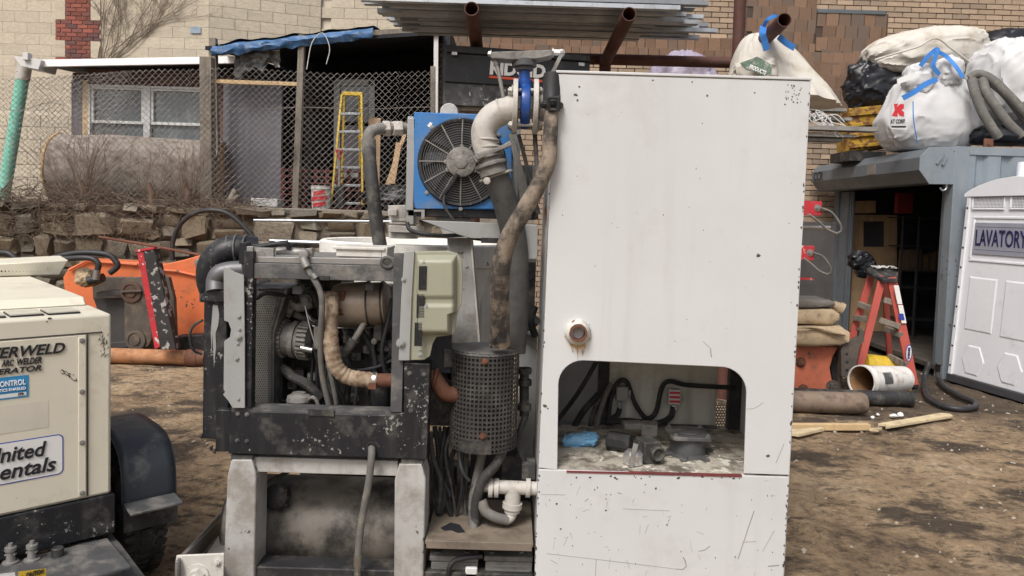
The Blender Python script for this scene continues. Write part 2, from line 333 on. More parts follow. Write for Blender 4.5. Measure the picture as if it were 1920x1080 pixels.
m_ruststain = mat('rust_stain', (.40, .25, .12), .6, 0, .3, 30, dirt=(.62, .58, .5), da=.55, ds=30, bump=0)

# ================================================================ THE SETTING
def ground_mat():
    m = bpy.data.materials.new('packed_dirt'); m.use_nodes = True; t = m.node_tree; N = t.nodes; L = t.links; b = N['Principled BSDF']
    b.inputs['Roughness'].default_value = .95; b.inputs['Specular IOR Level'].default_value = .15
    tc = N.new('ShaderNodeTexCoord')
    def mp_(sx, sy, rz):
        q = N.new('ShaderNodeMapping'); q.inputs['Scale'].default_value = (sx, sy, 1); q.inputs['Rotation'].default_value = (0, 0, rz); L.new(tc.outputs['Object'], q.inputs[0]); return q.outputs[0]
    def nn(s, det, ro, v=None, dist=0):
        q = N.new('ShaderNodeTexNoise'); q.inputs['Scale'].default_value = s; q.inputs['Detail'].default_value = det; q.inputs['Roughness'].default_value = ro; q.inputs['Distortion'].default_value = dist
        L.new(v if v else tc.outputs['Object'], q.inputs['Vector']); return q.outputs['Fac']
    def rp(f, pts):
        r = N.new('ShaderNodeValToRGB'); e = r.color_ramp.elements
        while len(e) < len(pts): e.new(.5)
        for k, (p, c) in enumerate(pts): e[k].position = p; e[k].color = (*c, 1)
        L.new(f, r.inputs[0]); return r.outputs[0]
    def mx(f, a, c, bt='MIX'):
        x = N.new('ShaderNodeMixRGB'); x.blend_type = bt
        if isinstance(f, float): x.inputs[0].default_value = f
        else: L.new(f, x.inputs[0])
        for i, q in ((1, a), (2, c)):
            if isinstance(q, tuple): x.inputs[i].default_value = (*q, 1)
            else: L.new(q, x.inputs[i])
        return x.outputs[0]
    base = rp(nn(1.3, 12, .72, mp_(1.0, 1.0, .5), .1), [(.36, (.215, .158, .104)), (.46, (.345, .25, .16)), (.54, (.44, .325, .208)), (.66, (.51, .395, .27))])
    fine = rp(nn(13, 11, .78, mp_(1, 1.0, .6)), [(.37, (.42, .40, .38)), (.465, (.9, .9, .9)), (.52, (1.02, 1.0, .98)), (.62, (1.28, 1.25, 1.2))])
    c = mx(1.0, base, fine, 'MULTIPLY')
    wet = rp(nn(1.25, 12, .74, mp_(.8, 1.2, .45), .1), [(.515, (0, 0, 0)), (.585, (1, 1, 1))])
    sep = N.new('ShaderNodeMath'); sep.operation = 'MULTIPLY'; sep.inputs[1].default_value = .85; L.new(wet, sep.inputs[0])
    c = mx(sep.outputs[0], c, (.062, .052, .045))
    tr = rp(nn(5, 12, .76, mp_(.8, 1.5, .55), .1), [(.54, (0, 0, 0)), (.61, (1, 1, 1))])
    s2 = N.new('ShaderNodeMath'); s2.operation = 'MULTIPLY'; s2.inputs[1].default_value = .75; L.new(tr, s2.inputs[0])
    c = mx(s2.outputs[0], c, (.075, .058, .045))
    # ground colour darkened around the container mouth, with a ragged edge
    dx = N.new('ShaderNodeVectorMath'); dx.operation = 'DISTANCE'; L.new(mp_(1, 1, 0), dx.inputs[0]); dx.inputs[1].default_value = (4.6, 8.6, 0)
    ad = N.new('ShaderNodeMath'); ad.operation = 'MULTIPLY_ADD'; L.new(nn(1.1, 6, .6), ad.inputs[0]); ad.inputs[1].default_value = -2.6; L.new(dx.outputs['Value'], ad.inputs[2])
    mr = N.new('ShaderNodeMapRange'); L.new(ad.outputs[0], mr.inputs[0]); mr.inputs[1].default_value = .3; mr.inputs[2].default_value = 1.5; mr.inputs[3].default_value = .8; mr.inputs[4].default_value = 0
    c = mx(mr.outputs[0], c, (.055, .046, .04))
    L.new(c, b.inputs['Base Color'])
    bn = N.new('ShaderNodeBump'); bn.inputs['Strength'].default_value = 1.0; bn.inputs['Distance'].default_value = .045
    L.new(nn(17, 12, .78, mp_(1, 1.0, .55)), bn.inputs['Height']); L.new(bn.outputs[0], b.inputs['Normal'])
    return m
m_ground = ground_mat()
def gh(x, y):
    if y < 0 or abs(x) > 10: return 0.0
    k = 1.0 if y < 6.6 else .6
    rut = abs(noise.noise(V((x*1.3 + y*.9, y*2.3 - x*.8, 2))))
    return k * (.026 * noise.noise(V((x*.8, y*1.1, 0))) + .035 * (.25 - rut) + .016 * noise.noise(V((x*4.5, y*5, 5))) + .011 * noise.noise(V((x*10, y*11, 5))) + .006 * noise.noise(V((x*22, y*24, 1))))
xs = [-70, -40, -20, -12] + [-8 + .055*i for i in range(309)] + [12, 20, 40, 70]
ys = [-70, -30, -10, -3, 0, 1] + [1.8 + .05*i for i in range(151)] + [9.6, 10.2, 11, 13, 16, 25, 45, 70]
g = MB(); nx = len(xs)
for y in ys:
    for x in xs: g.v.append(V((x, y, gh(x, y))))
g.f = [(j*nx+i, j*nx+i+1, (j+1)*nx+i+1, (j+1)*nx+i) for j in range(len(ys)-1) for i in range(nx-1)]
tag(g.build('ground', m_ground, pivot=(0, 0, 0), fix=False), kind='structure')
# loose stones and splinters
g = MB()
for k in range(5200):
    y = 3.0 + 6.2 * random.random() ** .9; x = rnd(-5.2, 5.6); s = .003 + .016 * random.random() ** 5
    z = gh(x, y); a = rnd(0, 6.3); c = V((x, y, z + s*.3)); q = [rnd(.6, 1.3) for _ in range(6)]
    u = V((math.cos(a), math.sin(a), rnd(-.3, .3))) * s; w = V((-math.sin(a), math.cos(a), rnd(-.3, .3))) * s; zz = V((0, 0, s*.7))
    g.add([c+u*q[0], c+w*q[1], c-u*q[2], c-w*q[3], c+zz*q[4], c-zz], [(0,1,4), (1,2,4), (2,3,4), (3,0,4), (1,0,5), (2,1,5), (3,2,5), (0,3,5)])
tag(g.build('gravel', mat('loose_gravel', (.33, .28, .22), .9, 0, .4, 30, bump=0), smooth=False), kind='stuff')
g = MB()
for k in range(90):
    y = rnd(3.4, 9); x = rnd(-4.6, 5.2); s = .005 + .018*random.random()**2; a = rnd(0, 6.3); z = gh(x, y) + .008
    u = V((math.cos(a), math.sin(a), rnd(-.1, .2))); w = V((-math.sin(a), math.cos(a), 0))
    g.box((x, y, z), (s*1.6, s*.6, .004), Matrix((u, w, u.cross(w))).transposed())
tag(g.build('ground_litter', mat('pale_litter', (.62, .56, .48), .8, 0, .3, 30, bump=0), smooth=False), kind='stuff')

TER_Y, TER_Z = 9.25, 1.66
g = MB(); g.bx(-12, -1.0, TER_Y + .45, 14.0, 0, TER_Z); g.bx(-12, -1.0, 14.0, 22, 0, TER_Z)
tag(g.build('terrace', m_soilj), kind='structure')

def rough_unit(seed, jit=.04, bulge=.0, bev=.07):       # a unit block with worn edges, about 40 triangles
    b = bmesh.new(); bmesh.ops.create_cube(b, size=1)
    bmesh.ops.bevel(b, geom=b.edges[:], offset=bev, segments=1, profile=.5, affect='EDGES')
    rr = random.Random(seed)
    for v in b.verts:
        v.co += V((rr.uniform(-jit, jit), rr.uniform(-jit, jit), rr.uniform(-jit, jit)))
        if bulge: v.co.y -= bulge * (1 - 2*abs(v.co.x)) * (1 - 2*abs(v.co.z))
    me = bpy.data.meshes.new('unit'); b.to_mesh(me); b.free(); return me
def unit(seed, m, jit=.02, bulge=0, bev=.05, smooth=False):
    me = rough_unit(seed, jit, bulge, bev); me.materials.append(m)
    if smooth: me.polygons.foreach_set('use_smooth', [True]*len(me.polygons)); me.set_sharp_from_angle(angle=R(35))
    return me

# ---------------------------------------------------------------- rubble retaining wall
wall = thing('stone_wall', (-4, TER_Y, 0), 'low wall of rough brown rubble stones below the chain link fence', 'wall')
g = MB(); g.bx(-11.5, -.9, TER_Y + .0, TER_Y + .46, 0, TER_Z - .05); g.build('wall_core', m_soilj, wall)
ust = [unit(300+i, m_stone, .13, .16, .17, True) for i in range(12)]
z = 0.0
row = 0
while z < TER_Z - .06:
    h = rnd(.22, .34); h = min(h, TER_Z + .03 - z); x = -7.4 + rnd(0, .2)
    while x < -1.0:
        w = rnd(.20, .58); hh = h * rnd(.82, 1.06)
        if hh > .24 and random.random() < .42:          # two thin stones one above the other
            piece('stone', random.choice(ust), wall, (x+w/2, TER_Y + .1 + rnd(-.03, .03), z + hh*.27), (w-.02, .3, hh*.5), (0, rnd(-.06, .06), 0))
            piece('stone', random.choice(ust), wall, (x+w/2, TER_Y + .1 + rnd(-.03, .03), z + hh*.78), (w-.03, .3, hh*.45), (0, rnd(-.06, .06), 0))
        else:
            piece('stone', random.choice(ust), wall, (x+w/2, TER_Y + .08 + rnd(-.05, .05), z + hh/2), (w-.015, .34, hh-.01), (0, rnd(-.09, .09), rnd(-.05, .05)))
        x += w + .005
    z += h; row += 1
mats_st = len([o for o in COL.objects if o.name.startswith('stone.')])

# ---------------------------------------------------------------- cream block building, far left
bb = thing('block_building', (-8, 14.4, 0), 'tall cream concrete block building with a red brick strip rising behind the shed', 'building')
BD = 14.2; XC = P(392, 60, BD).x
g = MB(); g.bx(-16, XC - .002, BD + .03, BD + .5, 0, 7.2)
d2 = V((math.cos(R(19)), math.sin(R(19)), 0)); n2 = V((d2.y, -d2.x, 0))
e2 = V((XC, BD, 0)) + d2 * 2.03
g.box(V((XC, BD, 3.6)) + d2*1.02 - n2*.28, (2.03, .5, 7.2), Matrix.Rotation(R(19), 3, 'Z'))
g.bx(e2.x - .01, e2.x + 3.2, e2.y + .05, e2.y + .5, 0, 7.2)
g.build('wall_core', m_mortar, bb)
ubk = [unit(20+i, m_block, .004, 0, .012) for i in range(4)]
BW, BH = .455, .205
brx0, brx1 = P(105, 60, BD).x, P(190, 60, BD).x
brz0 = P(150, 116, BD).z
bi = 0
for r in range(0, 22):
    z0 = 1.75 + r*BH
    if z0 > 5.95: break
    for k in range(-1, 11):
        x1 = XC - k*BW + (BW/2 if r % 2 else 0); x0 = x1 - BW; x1 = min(x1, XC)
        if x1 - x0 < .06 or x0 < -10.3: continue
        if z0 < 4.2 and x0 > -8.1: continue
        cuts = [(x0, x1)]
        if z0 + BH > brz0 and x0 < brx1 and x1 > brx0:
            cuts = [(a, b) for a, b in ((x0, min(x1, brx0)), (max(x0, brx1), x1)) if b - a > .04]
        for a, b in cuts:
            piece('block', ubk[bi % 4], bb, ((a+b)/2, BD + .022, z0+BH/2), (b-a-.004, .06 + rnd(0, .003), BH-.004)); bi += 1
    if z0 > 3.9:
        for k in range(-1, 5):
            a = k*BW + (BW/2 if r % 2 else 0); b = min(a + BW, 2.03); a = max(a, 0)
            if b - a < .05: continue
            piece('block', ubk[bi % 4], bb, V((XC, BD, z0+BH/2)) + d2*((a+b)/2) - n2*.004*-1, (b-a-.006, .06, BH-.006), (0, 0, R(19))); bi += 1
        for k in range(0, 4):
            a = e2.x + k*BW + (.2 if r % 2 else 0)
            piece('block', ubk[bi % 4], bb, (a + BW/2, e2.y + .03, z0+BH/2), (BW-.006, .06, BH-.006)); bi += 1
ubr = [unit(40+i, m_redbrick, .015, 0, .03) for i in range(3)]
g = MB(); g.bx(brx0, brx1, BD - .012, BD + .03, brz0, 6.1); g.build('brick_bed', mat('pale_brick_mortar', (.42, .34, .29), .9, 0, .1, 5, bump=.2), bb)
r = 0; z0 = brz0
while z0 < 6.0:
    wide = (r // 5) % 2 == 0 and r < 1 or 4 < r % 12 < 10
    cx = (brx0 + brx1)/2; half = (brx1-brx0)/2 if wide else .235
    x = cx - half + (-.1 if r % 2 else 0)
    while x < cx + half - .02:
        a = max(x, cx-half); b = min(x + .205, cx + half)
        if b - a > .04: piece('brick', ubr[bi % 3], bb, ((a+b)/2, BD - .002, z0+.032), (b-a-.014, .06, .063)); bi += 1
        x += .205
    if not wide:
        for a, b in ((brx0, cx-half), (cx+half, brx1)): piece('block', ubk[bi % 4], bb, ((a+b)/2, BD - .004, z0+.039), (b-a-.01, .05, .076)); bi += 1
    z0 += .077; r += 1
g = MB(); c = P(368, 57, BD); g.box((c.x, BD - .025, c.z), (.19, .012, .12)); g.build('wall_patch', mat('blue_grey_patch', (.25, .32, .38), .7, bump=.1), bb)

# ---------------------------------------------------------------- tan brick building behind the yard
kb = thing('brick_building', (2.5, 11.8, 0), 'tan brick building with patches of brown shingle behind the rack', 'building')
KD = 11.6; KX = P(818, 100, KD).x
g = MB(); g.bx(KX, 14, KD + .035, KD + .4, 0, 8.5); g.build('wall_core', m_joint, kb)
ubt = [unit(60+i, m_brick, .010, 0, .03) for i in range(4)]
LB, HB = .253, .0807
# patches of shingle: photo rectangles
SH = [(1395, -8, 1525, 150), (1525, 28, 1655, 152), (1655, 28, 1660, 90), (835, 66, 1374, 106), (1480, 100, 1600, 190)]
def pz(x, y): q = P(x, y, KD); return q.x, q.z
shz = []
for a, b, c, d in SH:
    x0, _ = pz(a, (b+d)/2); x1, _ = pz(c, (b+d)/2); _, zt = pz((a+c)/2, b); _, zb = pz((a+c)/2, d); shz.append((x0, x1, zb, zt))
def covered(x, z): return any(x0+.13 < x < x1-.13 and zb+.03 < z < zt-.03 for x0, x1, zb, zt in shz)
cand = []
r = 0; z0 = .03
while z0 < 8.4:
    x = KX + .01 - (LB/2 if r % 2 else 0)
    while x < 13.8:
        a = max(x, KX + .004); b = x + LB
        if b - a > .05 and not covered((a+b)/2, z0 + HB/2): cand.append(((a+b)/2, z0 + HB/2, b - a))
        x += LB
    z0 += HB; r += 1
def proj(p):
    q = ROT.transposed() @ (V(p) - V((0, 0, CAMZ))); return CX + F*q.x/-q.z, CY - F*q.y/-q.z
def seen(x, z):
    px, py = proj((x, KD, z))
    if not (810 < px < 1935 and -12 < py < 400): return False
    if px > 1515 and py < 265: return not (px > 1600 and py > 150 and not py < 60) 
    if 1515 < px < 1565 and py < 480: return True
    return py < 146 and not (835 < px < 1105 and py > 80) and not (660 < px < 1310 and py < 70)
vis = [c for c in cand if seen(c[0], c[1])]; vset = set(vis)
vis = vis[:298] if len(vis) > 298 else vis
vs2 = set(vis); rest = [c for c in cand if c not in vs2]
for i, (x, z, w) in enumerate(vis): piece('brick', ubt[i % 4], kb, (x, KD, z), (w-.012, .10 + rnd(0, .006), HB-.011))
g = MB()
for x, z, w in rest: g.box((x, KD, z), (w-.012, .10, HB-.011))
tag(g.build('brickwork', m_brick, kb, smooth=False), kind='stuff')
ush = [unit(80+i, m_shing, .012, 0, .03) for i in range(3)]
g = MB()
for x0, x1, zb, zt in shz: g.bx(x0, x1, KD - .068, KD - .045, zb, zt)
g.build('shingle_backing', mat('dark_felt_backing', (.075, .055, .045), .9, bump=.2), kb)
for x0, x1, zb, zt in shz:
    z = zt - .10; r = 0
    while z > zb - .12:
        x = x0 + (.09 if r % 2 else 0)
        while x < x1 - .05:
            w = rnd(.12, .21); w = min(w, x1 - x); px, py = proj((x, KD, z))
            vis_s = py < 145 or px > 1515
            if vis_s: piece('shingle', random.choice(ush), kb, (x + w/2, KD - .082 + rnd(-.006, .006), z + rnd(-.008, .008)), (w - rnd(.004, .012), .018, .20), (R(5), 0, rnd(-.01, .01)))
            x += w
        z -= .185; r += 1
g = MB(); q = P(1590, 28, KD); g.bx(P(1527, 28, KD).x, P(1655, 28, KD).x, KD - .11, KD - .05, q.z - .01, q.z + .05)
g.bx(KX - .03, KX + .05, KD - .10, KD - .03, 1.6, P(815, 60, KD).z)
g.build('flashing', mat('lead_flashing', (.12, .14, .15), .5, .3, .2, bump=.05), kb, bev=.004)

# ---------------------------------------------------------------- shed with window, and the open lean-to beside it
sh = thing('shed', (-6, 11.6, TER_Z), 'low brown shed with a white roof edge and a white framed double window', 'shed')
SD = 11.3
a = P(80, 119, 10.9); b = P(476, 112, 10.9)
g = MB(); g.bar(a, b, .05, .10); g.build('roof_fascia', m_inkwhite, sh, bev=.004)
g = MB(); c = P(48, 118, 10.8)
g.prism([P(25, 105, 10.8), P(78, 112, 10.8), P(72, 131, 10.8), P(38, 124, 10.8)], (0, .4, 0)); g.pbox(42, 98, 52, 112, 10.75, .1); g.build('gutter_end', m_trim, sh, bev=.006)
g = MB(); g.prism([a + V((0, .03, .04)), b + V((0, .03, .04)), b + V((0, 3.2, .25)), a + V((0, 3.2, .25))], (0, 0, -.07)); g.build('roof', m_felt, sh)
zt = a.z - .05
wl_ = P(136, 200, SD).x; wr_ = P(402, 200, SD).x
wx0, wx1 = P(168, 205, SD).x, P(388, 205, SD).x; wz1 = P(280, 162, SD).z; wz0 = P(280, 265, SD).z
g = MB(); g.bx(wl_, wx0, SD, SD+.1, TER_Z, zt); g.bx(wx1, wr_+.6, SD, SD+.1, TER_Z, zt); g.bx(wx0, wx1, SD, SD+.1, wz1, zt); g.bx(wx0, wx1, SD, SD+.1, TER_Z, wz0)
g.bx(wl_, wl_+.1, SD+.1, SD+2.6, TER_Z, zt); g.bx(wl_, wr_+.6, SD+2.6, SD+2.7, TER_Z, zt)
g.build('wall', m_siding, sh)
for k in range(12):                                   # lapped boards above and beside the window
    z = wz1 + .04 + k*.10
    if z > zt: break
    g = MB(); g.bx(wx0-.02, wr_, SD-.022, SD-.002, z, z+.094); g.build('siding_board', m_siding, sh, bev=.004)
g = MB(); g.bx(wl_, wl_+.17, SD-.03, SD-.003, TER_Z, wz1 + .06); g.build('corner_panel', m_panelgrey, sh)
g = MB(); g.bx(wl_+.17, wx0, SD-.04, SD-.003, TER_Z, wz1 + .06); g.build('corner_board', m_woodnew, sh, bev=.004)
win = MB(); t = .035
win.bx(wx0, wx1, SD-.05, SD+.03, wz1-t, wz1); win.bx(wx0, wx1, SD-.05, SD+.03, wz0, wz0+t); xm = (wx0+wx1)/2
for x in (wx0, xm-.05, wx1-t): win.bx(x, x + (.10 if x not in (wx0, wx1-t) else t), SD-.052, SD+.032, wz0+.001, wz1-.001)
win = win.build('window', m_trim, sh, bev=.004)
for s0, s1 in ((wx0+t, xm-.05), (xm+.05, wx1-t)):
    zz = wz0 + (wz1-wz0)*.33
    f = MB(); f.bx(s0, s1, SD-.03, SD+.01, zz-.02, zz+.02); f.bx(s0, s0+.04, SD-.03, SD+.01, zz+.021, wz1-t); f.bx(s1-.04, s1, SD-.03, SD+.01, zz+.021, wz1-t); f.bx(s0+.041, s1-.041, SD-.03, SD+.01, wz1-t-.03, wz1-t); f.build('sash', m_trim, win)
    f = MB(); f.bx(s0, s1, SD+.012, SD+.018, wz0+t, wz1-t); f.build('pane', m_glass, win)
# block wall of the yard left of the shed
g = thing('side_wall', (P(70, 300, 12.2).x, 12.3, TER_Z), 'cream block side wall left of the shed, behind the green pipe', 'wall')
x0 = P(-80, 300, 12.2).x; x1 = P(140, 300, 12.2).x
q = MB(); q.bx(x0, x1, 12.25, 12.45, TER_Z, 3.15); q.build('wall_core', m_mortar, g)
for r in range(7):
    x = x0 - (.22 if r % 2 else 0)
    while x < x1 - .05:
        w = min(.45, x1 - x); piece('block', ubk[r % 4], g, (x + w/2, 12.24, TER_Z + .105 + r*.205), (w-.01, .06, .195)); x += .45

lt = thing('lean_to', (-3, 11, TER_Z), 'dark open lean-to of rough poles under a torn blue tarp roof', 'shelter')
LX0, LX1 = P(402, 200, 10.2).x, P(812, 200, 10.2).x
zl, zr = P(400, 92, 10.2).z, P(812, 62, 10.2).z
def pole(x0, y0, x1, y1, D, r, name='post', m=m_wood):
    q = MB(); p0 = P(x0, y0, D); p1 = P(x1, y1, D); p1.z = TER_Z - .05
    q.bar(p0, p1, r*2, r*2, (0, 1, 0)); return q.build(name, m, lt, bev=.006)
pole(400, 72, 408, 390, 10.2, .045); pole(567, 66, 554, 390, 10.1, .042); pole(818, 62, 817, 392, 10.2, .03, 'corner_post', m_trim)
q = MB(); q.prism([P(398, 90, 10.1), P(700, 56, 10.1), P(840, 50, 10.3), P(840, 62, 10.3), P(700, 66, 10.1), P(398, 98, 10.1)], (0, .06, 0)); q.build('roof_beam', m_wood, lt)
q = MB(); q.prism([V((LX0-.1, 10.12, zl+.02)), V((LX1+.1, 10.12, zr+.02)), V((LX1+.1, 13.3, zr+.5)), V((LX0-.1, 13.3, zl+.45))], (0, 0, -.05)); q.build('roof', m_felt, lt)
q = MB(); q.bx(LX0-.1, LX1+.12, 13.3, 13.4, TER_Z, zr+.5); q.bx(LX1+.1, LX1+.2, 10.3, 13.3, TER_Z, zr+.1); q.bx(LX0+.9, LX0+.98, 11.4, 13.3, TER_Z, zl+.1); q.build('wall', m_felt, lt)
def tarpf(u, v):
    x = 398 + 302*u; y = 86 - 34*u + v*20 + 4*noise.noise(V((u*9, v*2, 0))) + 5*v*noise.noise(V((u*21, 1, v)))
    return P(x, y, 10.05) + V((0, -.05*math.sin(v*3) - .03*noise.noise(V((u*14, v*3, 2))), .0))
q = MB(); q.grid(tarpf, 60, 6); q.grid(lambda u, v: tarpf(u, 0) + V((0, v*3, v*.46 + .03 + .02*noise.noise(V((u*9, v*9, 4))))), 40, 12); q.build('tarp', m_tarp, lt)
def rag(u, v): return P(440 + 85*u + 6*noise.noise(V((v*3, u*2, 1))), 92 - 8*u + v*(52 - 20*u + 22*noise.noise(V((u*6, 0, 3)))), 10.15) + V((0, .06*noise.noise(V((u*6, v*5, 0))), 0))
q = MB(); q.grid(rag, 20, 12); q.build('torn_sheet', m_frame, lt)
q = MB()
q.tube([P(575, 130, 9.98), P(585, 80, 9.98), P(605, 62, 9.98), P(618, 90, 9.98), P(612, 120, 9.98)], .006, 6, 8); q.build('loose_wire', m_trim, lt)
g = MB(); g.pbox(418, 160, 527, 388, 10.5, .06)
tag(g.build('grey_board', m_panelgrey, bev=.004), 'tall slate grey board standing in the lean-to behind the mesh', 'board')
g = MB(); g.bar(P(385, 152, 9.75), P(558, 158, 9.75), .03, .05); tag(g.build('timber_rail', m_woodnew, bev=.004), 'fresh orange timber rail nailed across the old fence posts', 'timber')

# ---------------------------------------------------------------- chain link fence
fe = thing('chain_link_fence', (-3.6, 9.55, TER_Z), 'rusty chain link fence along the top of the stone wall', 'fence')
def fence(pts_top, D0, D1, x0px, x1px, pitch=.082):
    # pts_top: (px, py) of the top edge
    q = MB(); xa = P(x0px, 250, D0).x; xb = P(x1px, 250, D1).x; w = pitch/2; n = int(math.hypot(xb-xa, D1-D0)/w)
    r = .0042
    for i in range(n):
        u = i/n; px = x0px + (x1px-x0px)*u
        for k in range(len(pts_top)-1):
            if pts_top[k][0] <= px <= pts_top[k+1][0] or k == len(pts_top)-2:
                t = (px-pts_top[k][0])/(pts_top[k+1][0]-pts_top[k][0]); py = pts_top[k][1] + (pts_top[k+1][1]-pts_top[k][1])*t; break
        D = D0 + (D1-D0)*u; zt = P(px, py, D).z; nseg = max(4, int((zt - TER_Z + .03)/w)); zb = zt - nseg*w
        pts = []
        for k in range(nseg+1):
            odd = (k + i) % 2; uu = (i + odd)/n
            x = xa + (xb-xa)*uu; z = zb + k*w; y = D0 + (D1-D0)*uu
            s = noise.noise(V((x*.9, z*1.3, 3)))
            pts.append(V((x + .02*noise.noise(V((x*2, z*2, 7))), y + .05*s + (.006 if odd else -.006), z + .02*noise.noise(V((x*1.5, z*1.2, 9))) + .015*s)))
        q.tube(pts, r, 3, 1, False)
    return q
q = fence([(-20, 158), (85, 146), (230, 131), (470, 126), (560, 133), (680, 137), (812, 130)], 9.6, 9.6, 60, 812); tag(q.build('wire_mesh', m_mesh, fe, smooth=False, fix=False))
q = fence([(-40, 150), (240, 132)], 9.75, 10.9, -40, 235, .072); tag(q.build('wire_mesh', m_mesh, fe, smooth=False, fix=False))
for x0, y0, x1, w in ((389, 108, 391, .075), (812, 125, 812, .03)):
    q = MB(); p0 = P(x0, y0, 9.7); p1 = P(x1, 390, 9.7); q.bar(p0, V((p1.x, p1.y, TER_Z-.1)), w*2, w*2, (0, 1, 0)); q.build('post', m_wood, fe, bev=.006)
q = MB(); q.tube([P(x, 203 + 2*math.sin(x*.03), 9.62) for x in range(430, 812, 25)], .005, 5); q.tube([P(x, 200 + 8*math.sin(x*.05), 9.62) for x in range(0, 140, 20)], .005, 5); q.build('tension_wire', m_mesh, fe)
q = MB(); q.tube([P(42, 150, 11.2), P(3, 390, 11.2)], .088, 14); q = q.build('downpipe', m_teal); tag(q, 'teal green pipe leaning behind the fence at the left edge', 'pipe')
f = MB(); f.tube([P(47, 122, 11.2), P(42, 150, 11.2)], .096, 14); f.build('pale_end', m_pipew, q)
# ---------------------------------------------------------------- things on the terrace
lg = thing('felled_log', P(255, 390, 10.1), 'huge grey tree log lying behind the fence under the window', 'log')
c0, c1 = P(112, 318, 10.2), P(420, 318, 10.5); rl = mp(66, 10.3); c0.z = c1.z = TER_Z + rl*.96
q = MB()
def logf(u, v):
    a = v*2*math.pi; ax = (c1-c0).normalized(); uu = ax.cross(V((0,0,1))).normalized(); r_ = rl*(1 + .05*noise.noise(V((u*2.5, math.cos(a)*1.5, math.sin(a)*1.5))) + .018*noise.noise(V((u*5, math.cos(a)*9, math.sin(a)*9))))
    return c0.lerp(c1, u) + uu*math.cos(a)*r_ + V((0,0,1))*math.sin(a)*r_
q.grid(logf, 50, 64); q.build('bark', m_bark, lg)
q = MB(); q.add([logf(0, j/40) - V((.012, 0, 0)) for j in range(40)], [list(range(40))]); q.add([logf(1, j/40) + V((.012, 0, 0)) for j in range(40)], [list(range(40))])
for u in (0, 1):
    pass
q.build('cut_end', m_cutwood, lg, smooth=False)
q = MB(); q.tube([logf(0, j/30)*1.0 for j in range(31)], .022, 6); q.build('bark_rim', m_cutwood, lg)

# dry bushes, vines and brush
def twigs(q, base, n, hgt, spread, r0=.006, seed=1, fork=2):
    rr = random.Random(seed)
    for i in range(n):
        d = V((rr.uniform(-spread, spread), rr.uniform(-spread, spread)*.6, 1)).normalized(); p = V(base) + V((rr.uniform(-.05, .05), rr.uniform(-.05, .05), 0)); L = hgt*rr.uniform(.5, 1.1); pts = [p.copy()]
        for k in range(6):
            d = (d + V((rr.uniform(-.36, .36), rr.uniform(-.3, .3), rr.uniform(-.12, .12)))).normalized(); p = p + d*L/6; pts.append(p.copy())
            if k in (2, 3, 4) and fork and rr.random() < .75:
                e = (d + V((rr.uniform(-.9, .9), rr.uniform(-.5, .5), rr.uniform(0, .4)))).normalized(); b = p.copy(); bp = [b.copy()]
                for m_ in range(4): b = b + e*L*.1; e = (e + V((rr.uniform(-.3, .3), rr.uniform(-.3, .3), .1))).normalized(); bp.append(b.copy())
                q.tube(bp, [r0*.55, r0*.3], 4, 1, False)
        q.tube(pts, [r0, r0*.35], 4, 1, False)
for nm, bx_, D, n, h, s, lab in (('dry_bush', 155, 9.42, 42, 1.15, .5, 'dry leafless bush against the fence below the shed window'), ('dry_bush', 350, 9.42, 26, .95, .35, 'thin leafless bush growing beside the dark fence post'), ('dry_bush', 282, 9.42, 12, .8, .3, 'sparse bare twigs in front of the middle of the big log')):
    q = MB(); p = P(bx_, 400, D); p.z = TER_Z - .02; twigs(q, p, n, h, s*1.5, .0042, bx_)
    q.tube([p + V((0, 0, -.1)), p + V((.02, 0, .18)), p + V((-.03, 0, .32))], [.05, .03], 8)
    tag(q.build(nm, m_twig, smooth=False, fix=False), lab, 'bush', 'leafless bushes by the fence')
q = MB(); p = P(433, 392, 9.5); p.z = TER_Z - .02; q.tube([p, p + V((-.02, 0, .12)), p + V((.05, .02, .27))], [.06, .035], 10); q.tube([p + V((.02, 0, .14)), p + V((.10, 0, .2))], [.03, .02], 8)
tag(q.build('tree_stump', m_wood), 'short sawn stump right of the dark fence post', 'stump')
q = MB(); rr = random.Random(5)
for i in range(1500):                                  # tangle spilling over the wall head
    x = rnd(-20, 480) if i < 700 else rnd(-20, 300); p = P(x, rnd(350 if x < 200 else 372, 440 if x < 320 else 398), 9.2 + rnd(-.12, .25)); d = V((rnd(-1, 1), rnd(-.3, .3), rnd(-.75, .5))).normalized(); pts = [p.copy()]
    for k in range(5): d = (d + V((rnd(-.4, .4), rnd(-.2, .2), rnd(-.4, .25)))).normalized(); p = p + d*rnd(.03, .10); pts.append(p.copy())
    q.tube(pts, [rnd(.002, .006), .0015], 4, 1, False)
for i in range(900):                                  # dead leaves
    p = P(rnd(-20, 500), rnd(380, 400), 9.3 + rnd(-.1, .6)); p.z = TER_Z + rnd(-.06, .07) - (.12 if p.y < 9.28 else 0); s = rnd(.012, .04); a = V((rnd(-1, 1), rnd(-1, 1), rnd(-.5, .5))).normalized()*s; b_ = a.orthogonal().normalized()*s*.6
    q.add([p-a, p+b_, p+a, p-b_], [(0, 1, 2, 3)])
tag(q.build('dead_brush', mat('dead_brush', (.13, .095, .07), .95, 0, .5, 9, bump=0), smooth=False, fix=False), kind='stuff')
q = MB(); rr = random.Random(11)
def vine(p, d, L, r, depth):
    pts = [V(p)]; p = V(p); d = V(d)
    n = 10
    for k in range(n):
        d = (d + V((rr.uniform(-.18, .18), 0, rr.uniform(-.14, .18)))).normalized(); p = p + d*L/n; pts.append(V((p.x, BD - .035 - r, p.z)))
        if depth and rr.random() < .42: vine(pts[-1], (d.x*.7 + rr.uniform(-.8, .9), 0, d.z*.7 + rr.uniform(-.2, .6)), L*.5, r*.6, depth-1)
    q.tube(pts, [r, r*.4], 5, 1, False)
